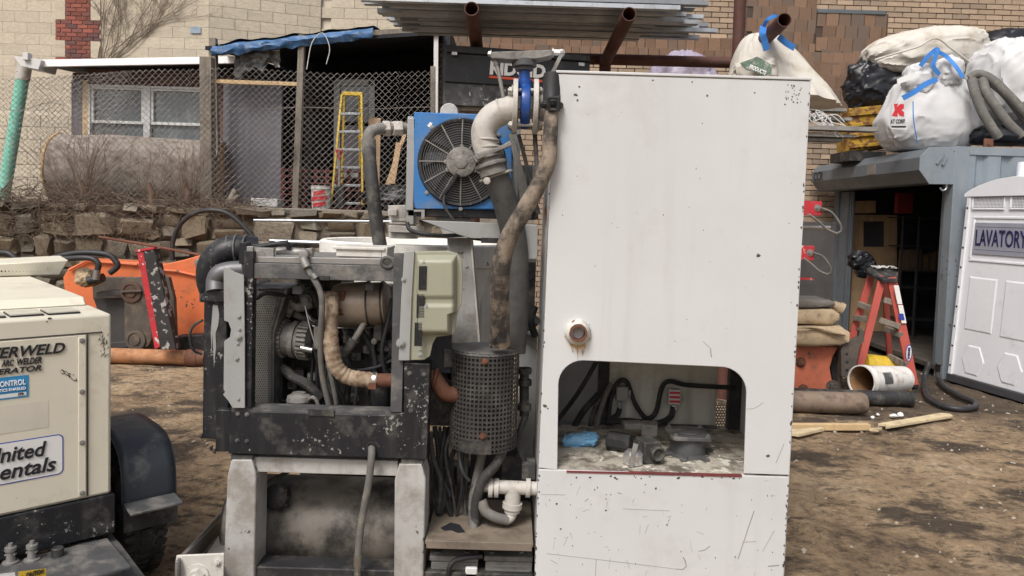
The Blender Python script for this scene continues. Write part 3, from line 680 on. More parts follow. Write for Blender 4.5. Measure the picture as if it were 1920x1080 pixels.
for x, dx, L in ((190, .1, 2.2), (200, .5, 1.6), (196, 1.3, 2.0), (205, 2.2, 2.2), (185, .1, 1.5), (198, 1.7, 1.7), (210, 1.0, 2.4), (193, .25, 1.9)): vine(P(x, 118, BD), V((dx, 0, 1)).normalized(), L*.9, .010, 3)
tag(q.build('climbing_vine', mat('vine_stem', (.19, .145, .11), .9, 0, .2, bump=0), smooth=False, fix=False), 'bare climbing vine spreading over the cream block wall', 'vine')

# things standing in the lean-to
la = thing('step_ladder', P(660, 392, 10.2), 'yellow step ladder standing in the dark lean-to behind the fence', 'ladder')
for x0, x1, nm in ((641, 621, 'rail'), (678, 680, 'rail')):
    q = MB(); q.bar(P(x0, 178, 10.35), P(x1, 385, 10.1), .028, .04, (0, 1, 0)); q.build(nm, m_yellow, la, bev=.004)
for k in range(6):
    y = 214 + k*33.5; xl = 641 - (y-178)*.097; D = 10.35 - (y-178)/207*.25
    q = MB(); q.bar(P(xl+3, y, D), P(677, y, D), .08, .03, (0, 0, 1)); q.build('step', m_galv, la, bev=.003)
q = MB(); q.pbox(641, 172, 679, 179, 10.33, .10); q.build('top_cap', m_yellow, la, bev=.006)
for x0, x1 in ((646, 640), (674, 676)):
    q = MB(); q.bar(P(x0, 182, 10.5), P(x1, 385, 10.9), .03, .05, (0, 1, 0)); q.build('rear_rail', m_yellow, la)
q = MB(); t = .09
for a_, b_ in (((632, 152), (632, 330)), ((697, 152), (697, 330)), ((629, 155), (700, 155)), ((636, 330), (694, 330))): q.bar(P(*a_, 10.9), P(*b_, 10.9), t, .04, (0, 1, 0))
q = q.build('door_frame', m_grey, bev=.004); tag(q, 'grey glazed door leaning behind the yellow ladder', 'door')
f = MB(); f.pbox(639, 162, 690, 228, 10.92, .01); f.build('pane', m_glass, q); f = MB(); f.pbox(639, 236, 690, 324, 10.92, .01); f.build('panel', m_panelgrey, q)
def pail(name, c, rad, h, m, lab, marks=None):
    q = MB(); q.lathe(c, (0, 0, 1), [(rad*.86, 0), (rad*.97, h*.86), (rad*1.04, h*.87), (rad*1.04, h*.9), (rad, h*.91), (rad*1.03, h*.99), (rad*1.05, h), (rad*.95, h), (rad*.8, .02)], 26)
    return tag(q.build(name, m), lab, 'bucket')
p = P(602, 391, 9.9); p.z = TER_Z; bk = pail('plastic_bucket', p, mp(19, 9.9), mp(49, 9.9), m_bucket, 'white plastic bucket with red print standing before the yellow ladder')
for dz, w in ((.10, .13), (.18, .17), (.25, .12)):
    f = MB(); rad = mp(19, 9.9)*.955
    f.grid(lambda u, v: p + V((rad*1.0*math.sin((u-.5)*w/rad*1.4), -rad*1.03*math.cos((u-.5)*w/rad*1.4), dz + (v-.5)*.055 + (u-.5)*.03)), 8, 1); f.build('red_print', m_inkred, bk)
q = MB(); c = P(545, 392, 10.3); c.z = TER_Z
for k in range(7):
    f = k/6
    q.bar(c + V((-.12, 0, .06 + f*.5)), c + V((.95, 0, .06 + f*.5)), .02, .045, (0, 1, 0))
for k in range(8): q.bar(c + V((-.12 + k*.152, .01, .02)), c + V((-.12 + k*.152, .01, .6)), .045, .02, (0, 1, 0))
tag(q.build('plastic_crate', mat('maroon_plastic', (.12, .03, .028), .6, 0, .2, bump=.1)), 'maroon slatted plastic barrier beside the rough lean-to pole', 'crate')
q = MB(); q.bar(P(760, 250, 10.5), P(725, 350, 10.2), .05, .05, (0, 1, 0)); q.bar(P(748, 268, 10.4), P(735, 345, 10.2), .08, .02, (0, 1, 0)); tag(q.build('wood_stake', m_ply, bev=.003), 'tan timber stake leaning in the lean-to left of the blue cooler', 'timber')
q = MB(); q.blob(P(745, 372, 10.1), (.42, .25, .16), .8, .15, .10, seed=4, flat=.12); tag(q.build('plastic_sheet', m_blackbag), 'crumpled black plastic on the lean-to floor beside the cooler', 'plastic sheet')
q = MB(); q.pbox(690, 222, 712, 385, 10.6, .03); tag(q.build('plywood_offcut', m_ply), 'narrow plywood offcut upright beside the yellow ladder', 'board')
sv = thing('shovel', P(633, 390, 10.0), 'red handled shovel leaning against the yellow ladder', 'shovel')
q = MB(); q.cyl(P(637, 300, 10.05), P(636, 350, 10.0), .018); q.build('shaft', m_wood, sv)
q = MB(); q.tube([P(630, 282, 10.05), P(637, 300, 10.05), P(642, 282, 10.05), P(630, 282, 10.05)], .015, 8); q.build('handle', m_inkred, sv)
q = MB(); q.pbox(629, 345, 644, 390, 10.0, .01); q.build('blade', m_dark, sv)
q = MB(); q.bar(P(425, 396, 9.45), P(1000, 412, 9.45), .12, .12); tag(q.build('timber_sleeper', m_wood, bev=.01), 'long grey timber sleeper along the terrace edge behind the machine', 'timber')
q = MB(); q.pbox(470, 372, 520, 388, 9.9, .3); tag(q.build('foam_box', m_trim, bev=.01), 'flat white box on the ground before the grey board', 'box')

# ================================================================ THE MACHINE
def perf(q, fn, nu, nv, hole=.6, ng=8, stag=True):     # sheet with real holes; fn(u, v) -> point
    for j in range(nv):
        for i in range(nu):
            o = .5 if (stag and j % 2) else 0
            def pt(a, b): return fn(min(1, max(0, (i + o + a)/nu)), (j + b)/nv)
            out = [(1, .5), (1, 1), (.5, 1), (0, 1), (0, .5), (0, 0), (.5, 0), (1, 0)] if ng == 8 else [(1, 1), (0, 1), (0, 0), (1, 0)]
            inn = [(.5 + hole*.5*math.cos(2*math.pi*k/8), .5 + hole*.5*math.sin(2*math.pi*k/8)) for k in range(8)] if ng == 8 else [(.5 + (a-.5)*hole, .5 + (b-.5)*hole) for a, b in out]
            n = len(out); q.add([pt(*a) for a in out] + [pt(*a) for a in inn], [(k, (k+1) % n, n + (k+1) % n, n + k) for k in range(n)])
    return q
def arc(cx, cy, r, a0, a1, n=8): return [(cx + r*math.cos(R(a0 + (a1-a0)*k/n)), cy + r*math.sin(R(a0 + (a1-a0)*k/n))) for k in range(n+1)]
CD = 3.20
M = thing('grout_pump', (.1, 3.6, 0), 'large skid mounted pumping machine with a tall scuffed white cabinet and open engine bay', 'machine')
YA = V((0, 1, 0))
# ---- cabinet
op_r = arc(1351, 737, 49, 0, -90); op_l = arc(1093, 722, 46, -90, -180)
up = [(1010, 877), (1040, 138), (1521, 152), (1480, 891), (1395, 888)] + op_r + op_l + [(1045, 882)]
cab = MB().pprism(up, CD, .012).build('cabinet_panel', m_white, M, bev=.003, smooth=False)
lowp = MB().pprism([(1010, 880), (1480, 894.5), (1468, 1110), (1001, 1110)], CD, .012).build('lower_panel', m_white, M, bev=.003)
q = MB(); q.bar(P(1062, 883, CD+.006), P(1390, 891.5, CD+.006), .02, .008); q.build('red_edge', m_chipred, lowp)
tl, bl, tr, br = P(1041, 138.5, CD+.013), P(1002, 1110, CD+.013), P(1520, 152.5, CD+.013), P(1469, 1110, CD+.013)
DB = .75
q = MB(); q.prism([tl, bl, bl + YA*DB, tl + YA*DB], (.01, 0, 0)); q.build('cabinet_side', m_white, M, bev=.002)
q = MB(); q.prism([tr, br, br + YA*DB, tr + YA*DB], (-.01, 0, 0)); q.build('cabinet_side', m_white, M, bev=.002)
q = MB(); q.prism([tl + V((.002, -.018, .001)), tr + V((-.002, -.018, .001)), tr + V((-.002, DB, .001)), tl + V((.002, DB, .001))], (0, 0, .012)); q.build('cabinet_top', m_white, M, bev=.003)
ib = lambda x0, y0, x1, y1, D, th, m, nm, par: MB().pbox(x0, y0, x1, y1, D, th).build(nm, m, par, bev=.002)
zf = P(1220, 884, CD).z - .004
flo = MB(); flo.bx(bl.x + .02, br.x - .012, CD + .014, CD + DB, zf - .012, zf); flo = flo.build('cabinet_floor', mat('flaked_floor', (.40, .37, .31), .8, 0, .25, 6, dirt=(.10, .085, .065), da=.7, ds=7, chips=(.6, .57, .5), ca=.7, cs=18, bump=.25), M)
q = MB(); q.bx(bl.x + .03, br.x - .03, CD + .1, CD + DB, P(1220, 640, 3.5).z, P(1220, 640, 3.5).z + .012); q.build('shading_shelf', m_whited, M)  # unseen ceiling added above the opening to keep the compartment dark
DK = CD + DB
bp = MB(); bp.pbox(1140, 640, 1345, 835, DK, .015); bp = bp.build('back_panel', mat('inner_white', (.58, .57, .51), .6, 0, .12, 3, dirt=(.3, .28, .24), da=.4, ds=4, streak=(.14, .12, .1), sa=.4, bump=.06), M)
ib(1122, 640, 1142, 810, DK-.03, .05, m_dark, 'inner_post', M); ib(1366, 640, 1400, 900, DK-.05, .05, m_dark, 'inner_post', M)
ib(1020, 640, 1122, 830, DK+.5, .02, m_grey, 'rear_sheet', M)
ib(1010, 795, 1150, 812, DK-.04, .06, m_frame, 'rear_sill', M); ib(1150, 797, 1345, 806, DK-.04, .03, m_frame, 'rear_sill', M)
q = MB(); perf(q, lambda u, v: P(1338 + 46*u, 830 - 75*v, DK+.12), 9, 15, .62); q.build('mesh_plate', m_alu, M, smooth=False)
def pcab(pts, r, m=m_rubberd, par=bp, nm='cable'): q = MB(); q.ptube(pts, r, 8, 7); return q.build(nm, m, par)
E = DK - .05
pcab([(1140, 790, E), (1146, 745, E), (1160, 716, E), (1176, 717, E), (1190, 755, E), (1212, 784, E), (1230, 772, E), (1240, 730, E), (1254, 715, E), (1290, 722, E), (1378, 727, E)], 4.6)
pcab([(1263, 762, E), (1256, 783, E), (1228, 794, E), (1180, 789, E), (1136, 791, E)], 5.5)
pcab([(1162, 765, E), (1157, 778, E), (1138, 790, E)], 5)
pcab([(1044, 790, E), (1085, 735, E), (1122, 672, E)], 4.5); pcab([(1076, 800, E), (1096, 768, E), (1124, 738, E)], 6.5); pcab([(1106, 800, E), (1116, 765, E), (1130, 740, E), (1150, 722, E)], 5, m_rubber); pcab([(1118, 800, E-.02), (1126, 770, E-.02), (1138, 735, E-.02), (1146, 720, E)], 5, m_hosegrey)
jb = MB(); jb.pbox(1156, 726, 1178, 752, E-.03, .05); jb.pbox(1178, 732, 1183, 744, E-.02, .03); jb.ptube([(1162, 752, E), (1162, 766, E)], 4.5, 10, 1); jb.build('junction_box', m_grey, bp, bev=.003)
jb = MB(); jb.pbox(1254, 731, 1276, 759, E-.03, .05); jb.ptube([(1264, 759, E), (1264, 768, E)], 5, 10, 1); jb = jb.build('junction_box', m_trim, bp, bev=.003)
for k in range(3): q = MB(); q.pbox(1255.5, 734.5 + k*8.2, 1275, 739 + k*8.2, E-.0325, .002); q.build('red_stripe', m_inkred, bp)
# pipe stub
c = P(1083, 622, CD)
st = MB(); st.pipe(c + V((0, -.05, 0)), c + V((0, .05, 0)), mp(16.5, CD), mp(12.5, CD), 24); st = st.build('pipe_stub', m_rust, M)
q = MB(); n = 28
vs = []
prof = [(24, 0), (24.5, -.016), (21, -.03), (17, -.036), (16, 0)]
for r_, h in prof:
    for j in range(n):
        a = 2*math.pi*j/n; k = 1 + .05*noise.noise(V((math.cos(a)*2, math.sin(a)*2, r_)))
        vs.append(c + V((math.cos(a)*mp(r_, CD)*k, h, math.sin(a)*mp(r_, CD)*k)))
q.add(vs, [(i*n+j, i*n+(j+1) % n, (i+1)*n+(j+1) % n, (i+1)*n+j) for i in range(len(prof)-1) for j in range(n)]); q.build('welded_collar', m_whited, st)
q = MB(); q.lathe(c + V((0, .03, 0)), (0, 1, 0), [(mp(14, CD), 0), (mp(14, CD), .01)], 16); q.build('stub_back', m_inside, st)
# scars on the white paint: thin flat films a fraction of a millimetre proud
def scar(par, m, pts, D=CD - .0008, nm='paint_scar'):
    q = MB()
    for poly in pts: q.prism([P(x, y, D) for x, y in poly], (0, .0012, 0))
    return tag(q.build(nm, m, par, smooth=False), kind='stuff')
def strip(pts, w):
    out = []
    for (x0, y0), (x1, y1) in zip(pts[:-1], pts[1:]):
        L = math.hypot(x1-x0, y1-y0) or 1; nx_, ny_ = -(y1-y0)/L*w/2, (x1-x0)/L*w/2
        out.append([(x0+nx_, y0+ny_), (x1+nx_, y1+ny_), (x1-nx_, y1-ny_), (x0-nx_, y0-ny_)])
    return out
def chip(x, y, r, asp=1.0, n=9):
    a0 = rnd(0, 6); return [(x + r*rnd(.5, 1.2)*math.cos(a0 + 2*math.pi*k/n), y + r*asp*rnd(.5, 1.2)*math.sin(a0 + 2*math.pi*k/n)) for k in range(n)]
rr = random.Random(3); random.seed(21)
# stained rust drips
scar(cab, m_ruststain, [[(1068, 642), (1100, 643), (1098, 652), (1092, 668), (1090, 655), (1085, 654), (1083, 676), (1081, 655), (1076, 652), (1074, 663), (1070, 650)], chip(1062, 630, 4.5), chip(1103, 634, 5)])
ch = [chip(1079, 178, 4.5, .7), chip(1083, 188, 2.5), chip(1086, 163, 2), chip(1224, 150.5, 2), chip(1298, 154, 1.8), chip(1326, 179, 2.5), chip(1415, 174, 2), chip(1422, 479, 4, 1.2), chip(1022, 761, 4.5, .8), chip(1027, 766, 2), chip(1440, 855, 3.5)]
for k in range(30): ch.append(chip(1485 + rnd(-16, 18), 175 + rnd(-16, 22), rnd(.6, 2.0)))
for k in range(34): ch.append(chip(rnd(1035, 1495), rnd(165, 660), rnd(.4, 1.0), rnd(.6, 2.5)))
for k in range(26):
    y = rnd(160, 880); ch.append(chip(1519.5 - (y-152)*.0555 - rnd(0, 2), y, rnd(.8, 2.2), rnd(1, 3)))
for k in range(20):
    y = rnd(200, 870); ch.append(chip(1038 - (y-138)*.0405 + rnd(.5, 3), y, rnd(.6, 1.8), rnd(1, 2.5)))
scar(cab, m_spot, ch)
scar(cab, m_scr, strip([(1400, 767), (1413, 766), (1424, 760), (1431, 754)], .8) + strip([(1318, 640), (1334, 655)], 1.0) + strip([(1332, 655), (1334, 670)], 2.0) + strip([(1455, 868), (1470, 832)], 1.0) + [l for k in range(16) for l in strip([(rnd(1040, 1180) if k < 9 else rnd(1180, 1480), rnd(160, 620))]*1 + [(0, 0)], 0) if False])
cl = []
for k in range(18): cl.append(chip(rnd(1065, 1390), rnd(892, 899) + (0), rnd(1, 3.6), .7))
for k in range(55): cl.append(chip(rnd(1015, 1462), rnd(905, 1078), rnd(.4, 1.3), rnd(.6, 2.2)))
for k in range(18):
    y = rnd(898, 1080); cl.append(chip(1480 - (y-893)*.056 - rnd(0, 2.5), y, rnd(.8, 2.2), rnd(1, 3)))
for k in range(16):
    y = rnd(890, 1080); cl.append(chip(1010 - (y-880)*.042 + rnd(0, 3), y, rnd(.8, 2.2), rnd(1, 2.5)))
cl += [chip(1044, 945, 2.2), chip(1136, 957, 2.6, .7), chip(1051, 992, 2), chip(1202, 897, 2), chip(1230, 916, 2.4)]
scar(lowp, m_spot, cl)
sl = strip([(1025, 1038), (1120, 1049), (1268, 1067)], .8) + strip([(1268, 1067), (1280, 1068), (1287, 1062), (1285, 1052), (1281, 1045)], 2.0) + strip([(1168, 954), (1256, 958)], .8) + strip([(1013, 927), (1060, 928)], .7) + strip([(1310, 1034), (1322, 1031), (1331, 1024)], 1.5) + strip([(1414, 958), (1398, 1005), (1384, 1048)], 1.6) + strip([(1392, 1017), (1418, 1015)], 1) + strip([(1440, 1062), (1461, 1060)], 2.2) + strip([(1452, 995), (1430, 1034)], .9) + strip([(1097, 940), (1103, 935)], 1.4) + strip([(1158, 924), (1166, 926)], 1.6) + strip([(1118, 1050), (1116, 1080)], 1.2)
for k in range(30):
    x, y, a, L = rnd(1020, 1460), rnd(900, 1075), rnd(-.5, .5) + (math.pi/2 if k % 3 else 0), rnd(3, 22); sl += strip([(x, y), (x + L*math.cos(a), y + L*math.sin(a))], rnd(.3, .8))
scar(lowp, m_scr, sl)
random.seed(99)

# ---- frame, legs, tank
FD = 3.25
def leg(x0, x1, xb0, xb1, yt):
    q = MB(); q.pprism([(x0+6, yt), (x1-8, yt), (x1, yt+28), (xb1, 1130), (xb0, 1130), (x0-2, yt+30)], FD, .16); return q.build('leg', m_white2, M, bev=.006)
leg(428, 480, 416, 476, 862); leg(742, 798, 738, 793, 870)
ib(474, 860, 748, 889, FD+.03, .1, m_white2, 'cross_beam', M); ib(432, 853, 474, 864, FD+.005, .12, m_frame, 'spacer_plate', M); ib(752, 861, 794, 871, FD+.005, .12, m_frame, 'spacer_plate', M)
tk = MB(); tc = P(612, 978, FD+.42); tk.lathe(tc - V((mp(180, 3.67), 0, 0)), (1, 0, 0), [(.001, 0), (.17, .0), (.222, .03), (.222, mp(360, 3.67)-.03), (.17, mp(360, 3.67)), (.001, mp(360, 3.67))], 40)
m_tank = mat('oily_tank', (.15, .135, .115), .6, .1, .25, 3, dirt=(.014, .013, .013), da=.62, ds=2.6, streak=(.02, .018, .016), sa=.5, bump=.1)
tk = tk.build('fuel_tank', m_tank, M)
q = MB(); c = P(520, 930, FD+.24); q.lathe(c, (-.05, -1, .22), [(.05, -.05), (.05, .0), (.058, .004), (.058, .03), (.05, .036), (.0, .038)], 18)
for k in range(10): a = k*math.pi*.2; q.box(c + V((math.cos(a)*.058, -.017, math.sin(a)*.058 + .003)), (.012, .026, .012))
q.build('filler_cap', m_dark, tk, bev=.001)
q = MB(); q.ptube([(560, 872, FD+.22), (530, 890, FD+.21), (500, 905, FD+.2), (478, 930, FD+.2)], 4, 8); q.build('vent_hose', m_rubberd, tk)
ib(470, 1088, 745, 1125, FD+.25, .08, m_inside, 'tank_cradle', M)
q = MB()
for k in range(4): pass
# skid rails down to the ground
zb = 0.02
q = MB(); q.bx(P(418, 1080, FD).x, P(1000, 1080, FD).x, FD+.02, FD+.14, .02, .09); q.bx(P(418, 1080, FD).x, P(1000, 1080, FD).x, FD+1.2, FD+1.32, .05, .17); q.bx(P(1003, 1080, CD).x, P(1469, 1080, CD).x, CD+.03, CD+.7, .02, .13); q.build('skid', m_dark, M, bev=.006)
# drawbar pieces, lower left
q = MB(); q.bar(P(330, 1075, 3.05), P(424, 965, 3.95), .012, .10); q.bar(P(338, 1048, 3.1), P(428, 958, 4.0), .02, .02); q.bar(P(382, 1085, 3.1), P(436, 1000, 3.7), .09, .05); q.build('drawbar', m_alu, M, bev=.003)
q = MB(); q.pprism([(330, 1042), (420, 1038), (418, 1110), (324, 1110)], 3.1, .012); q = q.build('drawbar_plate', m_whited, M, bev=.004)
for x, y, r in ((408, 1053, .013), (371, 1078, .034), (336, 1050, .010)): f = MB(); f.hexbolt(P(x, y, 3.1), (0, -1, 0), r); f.build('bolt', m_whited, q)

rail = MB(); rail.pprism([(432, 770), (742, 779), (742, 774), (757, 774), (757, 680), (806, 682), (800, 862), (690, 858), (428, 851)], FD-.01, .10); rail = rail.build('front_rail', m_black, M, bev=.004, smooth=False)
q = MB(); q.pprism([(435, 764), (742, 773), (742, 779.5), (433, 770.5)], FD-.005, .09); q.build('rail_lip', m_frame, rail)
q = MB(); q.pprism([(578, 768), (626, 769), (626, 781), (578, 779)], FD-.016, .006); q.build('rail_latch', m_dark, rail)
q = MB()
for x, y in ((446, 776), (463, 777), (445, 826), (463, 827), (768, 700), (795, 702), (770, 770), (795, 820)): q.hexbolt(P(x, y, FD-.01), (0, -1, 0), .007)
tag(q.build('rail_bolts', m_frame, rail), kind='stuff')
q = MB(); c = P(695, 836, FD-.0105); q.pipe(c + V((0, -.004, 0)), c + V((0, .02, 0)), mp(8.5, FD), mp(5, FD)); q.build('grommet', m_rubberd, rail)
q = MB(); q.ptube([(695, 836, FD+.03), (697, 850, FD-.035), (692, 900, FD-.04), (683, 950, FD-.035), (675, 1000, FD-.03), (671, 1048, FD-.03)], 7, 12, 7); dh = q.build('drain_hose', m_hosegrey, M)
q = MB(); q.ptube([(671, 1040, FD-.03), (670, 1062, FD-.03)], 8, 12, 1); q.ptube([(670, 1062, FD-.03), (670, 1074, FD-.03)], 5.5, 8, 1); q.ptube([(670, 1074, FD-.03), (669, 1100, FD-.03)], 6.5, 8, 1); q.build('hose_end', m_steel, dh)
# radiator side, brackets, posts
rd = MB(); rd.pprism([(382, 546), (424, 546), (430, 826), (379, 822)], FD+.08, .62); rd = rd.build('radiator', m_black, M, bev=.006)
q = MB(); q.prism([P(x, y, FD+.0785) for x, y in [(399, 571), (408, 572), (411, 590), (409, 610), (404, 625), (405, 650), (401, 690), (400, 660), (398, 625), (397, 660), (395, 625), (397, 600)]], (0, .002, 0)); q.build('paint_splash', m_grey, rd)
ib(384, 545, 430, 566, FD+.06, .1, m_black, 'radiator_cap_rail', M); q = MB(); q.ptube([(383, 552, FD+.05), (378, 556, FD+.03), (378, 564, FD+.03), (384, 564, FD+.05)], 1.6, 6); q.build('latch', m_dark, M)
ib(404, 768, 432, 848, FD+.04, .2, m_black, 'corner_bracket', M)
for x, y in ((398, 840), (379, 818), (404, 846)): q = MB(); q.hexbolt(P(x, y, FD+.04), (-1, -.2, 0), .009); q.build('bolt', m_dark, M)
gb = MB(); gb.pprism([(419, 501), (430, 503), (440, 510), (457, 516), (459, 640), (459, 765), (436, 765), (428, 752), (418, 740), (422, 735), (419, 730), (420, 640), (431, 632), (433, 618), (428, 604), (420, 601)], FD-.03, .006); gb = gb.build('side_bracket', m_grey, M, bev=.0015, smooth=False)
q = MB()
for x, y, r in ((448, 593, .008), (449, 617, .007), (448, 631, .013), (446, 644, .006), (444, 672, .008), (447, 748, .006)): q.hexbolt(P(x, y, FD-.03), (0, -1, 0), r)
q.build('bracket_bolts', m_grey, gb)
ib(456, 470, 473, 768, FD-.012, .05, m_black, 'frame_post', M); ib(735, 474, 757, 776, FD-.014, .05, m_frame, 'frame_post', M)
q = MB(); q.pprism([(473, 493), (740, 499), (738, 528), (473, 522)], FD+.0, .05); tb = q.build('top_rail', m_frame, M, bev=.003)
q = MB(); q.pprism([(470, 481), (744, 485), (744, 498), (470, 492)], FD+.02, .45); q.build('top_plate', m_alu, tb, bev=.003)
q = MB(); q.pprism([(470, 464), (513, 465), (513, 490), (470, 490)], FD+.04, .02); q.ptube([(487, 478, FD+.03), (487, 478, FD+.06)], 10, 16, 1); q.build('top_bracket', m_alu, M, bev=.002)
ib(595, 517, 618, 526, FD-.006, .03, m_dark, 'rail_label', M)
tray = MB(); tray.pbox(630, 466, 716, 482, FD+.05, .25); tray.pbox(624, 463, 722, 469, FD+.04, .28); tray.pbox(716, 464, 726, 486, FD+.05, .2); tray.build('cover_box', m_whited, M, bev=.004)
q = MB(); c = P(727, 492, FD+.0); q.tube([c + V((math.cos(a)*.026, 0, math.sin(a)*.022)) for a in [k*.42 for k in range(16)]], .009, 8); q.build('lifting_eye', m_frame, M)
q = MB(); q.ptube([(520, 472, FD+.18), (572, 474, FD+.18)], 9, 14, 1); q.ptube([(516, 482, FD+.15), (700, 486, FD+.15)], 5, 10, 1); q.build('top_tube', m_alu, M)
# intake ducts
q = MB(); q.ptube([(404, 550, FD+.28), (396, 520, FD+.26), (402, 490, FD+.25), (424, 472, FD+.25), (452, 468, FD+.27), (480, 470, FD+.3)], 27, 22, 8); du = q.build('air_duct', m_black, M)
q = MB()
for (x, y, dx, dy) in ((446, 468, 1, -.06), (434, 469, 1, -.2), (462, 468.5, 1, 0), (420, 474, 1, -.45)):
    c = P(x, y, FD+.262); ax = V((dx, .05, -dy)).normalized(); q.lathe(c - ax*.006, ax, [(mp(27, FD+.26), 0), (mp(29.5, FD+.26), .003), (mp(29.5, FD+.26), .009), (mp(27, FD+.26), .012)], 26)
q.build('duct_ribs', m_frame, du)
q = MB(); q.ptube([(405, 548, FD+.08), (405, 528, FD+.10), (412, 514, FD+.10), (430, 508, FD+.11), (458, 506, FD+.12)], 18, 18, 7); q.build('intake_pipe', mat('cast_aluminium', (.13, .13, .135), .5, .4, .15, 5, dirt=(.2, .19, .17), da=.4, bump=.06), M)
q = MB(); q.ptube([(474, 466, FD+.1), (505, 460, FD+.12), (535, 457, FD+.14), (542, 464, FD+.16)], 5.5, 10); q.ptube([(474, 461, FD+.2), (540, 453, FD+.22)], 3, 8, 1); q.build('black_handle', m_black, M)
ib(448, 455, 462, 495, FD+.06, .06, m_black, 'duct_clamp', M); ib(462, 462, 474, 492, FD+.03, .03, m_alu, 'duct_clamp', M)
q = MB(); q.ptube([(395, 552, FD+.15), (395, 565, FD+.15)], 20, 16, 1); q.ptube([(380, 600, FD+.2), (362, 612, FD+.2), (356, 630, FD+.2), (362, 655, FD+.22), (378, 664, FD+.25)], 2.6, 8); q.build('side_hose', m_rubber, M)

# ---- engine
ED = FD + .30
en = MB(); en.pprism([(528, 545), (730, 540), (732, 700), (745, 774), (520, 774), (525, 640)], ED+.12, .5); en.pbox(560, 520, 640, 560, ED+.06, .3); en.pbox(610, 690, 735, 772, ED+.04, .3); en.pbox(640, 620, 734, 700, ED+.07, .3)
en = en.build('engine_block', m_engine, M, bev=.01)
for k in range(9): q = MB(); q.pbox(556 + 0*k, 524 + k*4.2, 612 - k, 526.3 + k*4.2, ED+.035, .1); q.build('cooling_fin', m_engine, en)
q = MB(); q.hexbolt(P(664, 746, ED+.04), (0, -1, 0), .017); q.hexbolt(P(705, 750, ED+.04), (0, -1, 0), .015); q.hexbolt(P(655, 700, ED+.05), (0, -1, 0), .012)
for k in range(26): q.hexbolt(P(rnd(535, 732), rnd(560, 765), ED+.07 + rnd(0, .05)), (rnd(-.2, .2), -1, 0), rnd(.006, .013))
tag(q.build('engine_bolts', m_cast, en), kind='stuff')
# fuel injection pump cluster
q = MB(); c = P(575, 563, ED); q.lathe(c + V((-.10, .03, 0)), (1, 0, 0), [(.03, 0), (.048, .01), (.055, .04), (.045, .06), (.06, .075), (.06, .11), (.04, .12), (.04, .19)], 18); q.lathe(c + V((.005, -.03, 0)), (0, -1, 0), [(.03, -.05), (.03, 0), (.018, .004), (.018, .02)], 12); q.ptube([(537, 572, ED-.02), (545, 560, ED-.03), (560, 575, ED-.03), (585, 568, ED-.02)], 10, 12); q.ptube([(534, 565, ED), (536, 578, ED-.01), (550, 585, ED-.01)], 9, 12); q.build('injection_pump', m_cast, en)
q = MB(); q.ptube([(526, 606, ED), (527, 595, ED), (537, 586, ED), (548, 588, ED)], 6, 10); q.ptube([(530, 602, ED-.01), (534, 592, ED-.01), (545, 592, ED-.01)], 4, 8); q.ptube([(552, 588, ED), (575, 600, ED+.04)], 7, 10, 3); q.build('coolant_pipe', m_cast, en)
# alternator: two slotted housings and a core
AD = FD + .22
al = MB(); c = P(552, 636, AD+.05); ax = V((1, -.08, -.06)).normalized(); ra = mp(36, AD)
al.lathe(c - ax*.095, ax, [(.03, 0), (ra*.72, .004), (ra*.93, .016), (ra*.94, .05), (ra*.86, .052), (ra*.86, .085), (ra*.99, .088), (ra*.99, .112), (ra*.86, .114), (ra*.9, .14), (ra*.9, .17), (ra*.6, .182), (.02, .185)], 30)
al = al.build('alternator', m_cast, en)
u0 = ax.orthogonal().normalized(); w0 = ax.cross(u0)
src = MB().box((0, 0, 0), (.05, .012, .012)).build('housing_fin', m_cast, al, bev=.002, pivot=(0, 0, 0))
first = True
for k in range(26):
    a = 2*math.pi*k/26; rad = u0*math.cos(a) + w0*math.sin(a)
    for s_, hh in ((-.065, 1), (.058, 1)):
        pos = c + ax*s_ + rad*ra*.97
        o = src if first else src.copy()
        if not first: COL.objects.link(o)
        first = False; o.parent = al; o.location = pos - WL[al.name]; o.rotation_euler = Matrix((ax, rad, ax.cross(rad))).transposed().to_euler()
q = MB(); q.cyl(c + ax*.06 + V((0, -ra*1.02, -.02)), c + ax*.115 + V((0, -ra*1.04, -.025)), .014); q.pbox(588, 612, 602, 655, AD, .08); q.build('terminal_block', m_steel, al)
# belt guard, perforated
def bg(u, v):
    y = 765 - 222*v; xl = 470 + (0 if y > 625 else (625-y)*.13); xr = 507 + (0 if y > 622 else (622-y)*.27); return P(xl + (xr-xl)*u, y, FD+.16)
q = MB(); perf(q, bg, 10, 52, .62); bgd = q.build('belt_guard', mat('guard_sheet', (.21, .20, .18), .55, .3, .2, 6, dirt=(.1, .09, .08), da=.5, bump=.05), M, smooth=False)
q = MB(); q.tube([P(507, 765, FD+.16), P(507, 622, FD+.16), P(529, 543, FD+.16), P(485, 541, FD+.16)], .010, 6, 1); q.prism([P(507, 765, FD+.16), P(513, 765, FD+.16), P(514, 625, FD+.16), P(540, 541, FD+.16), P(529, 543, FD+.16), P(508, 622, FD+.16)], (0, .12, 0)); q.build('guard_rim', m_frame, bgd, bev=.003)
ib(460, 540, 530, 766, FD+.27, .3, m_inside, 'fan_shroud', M)
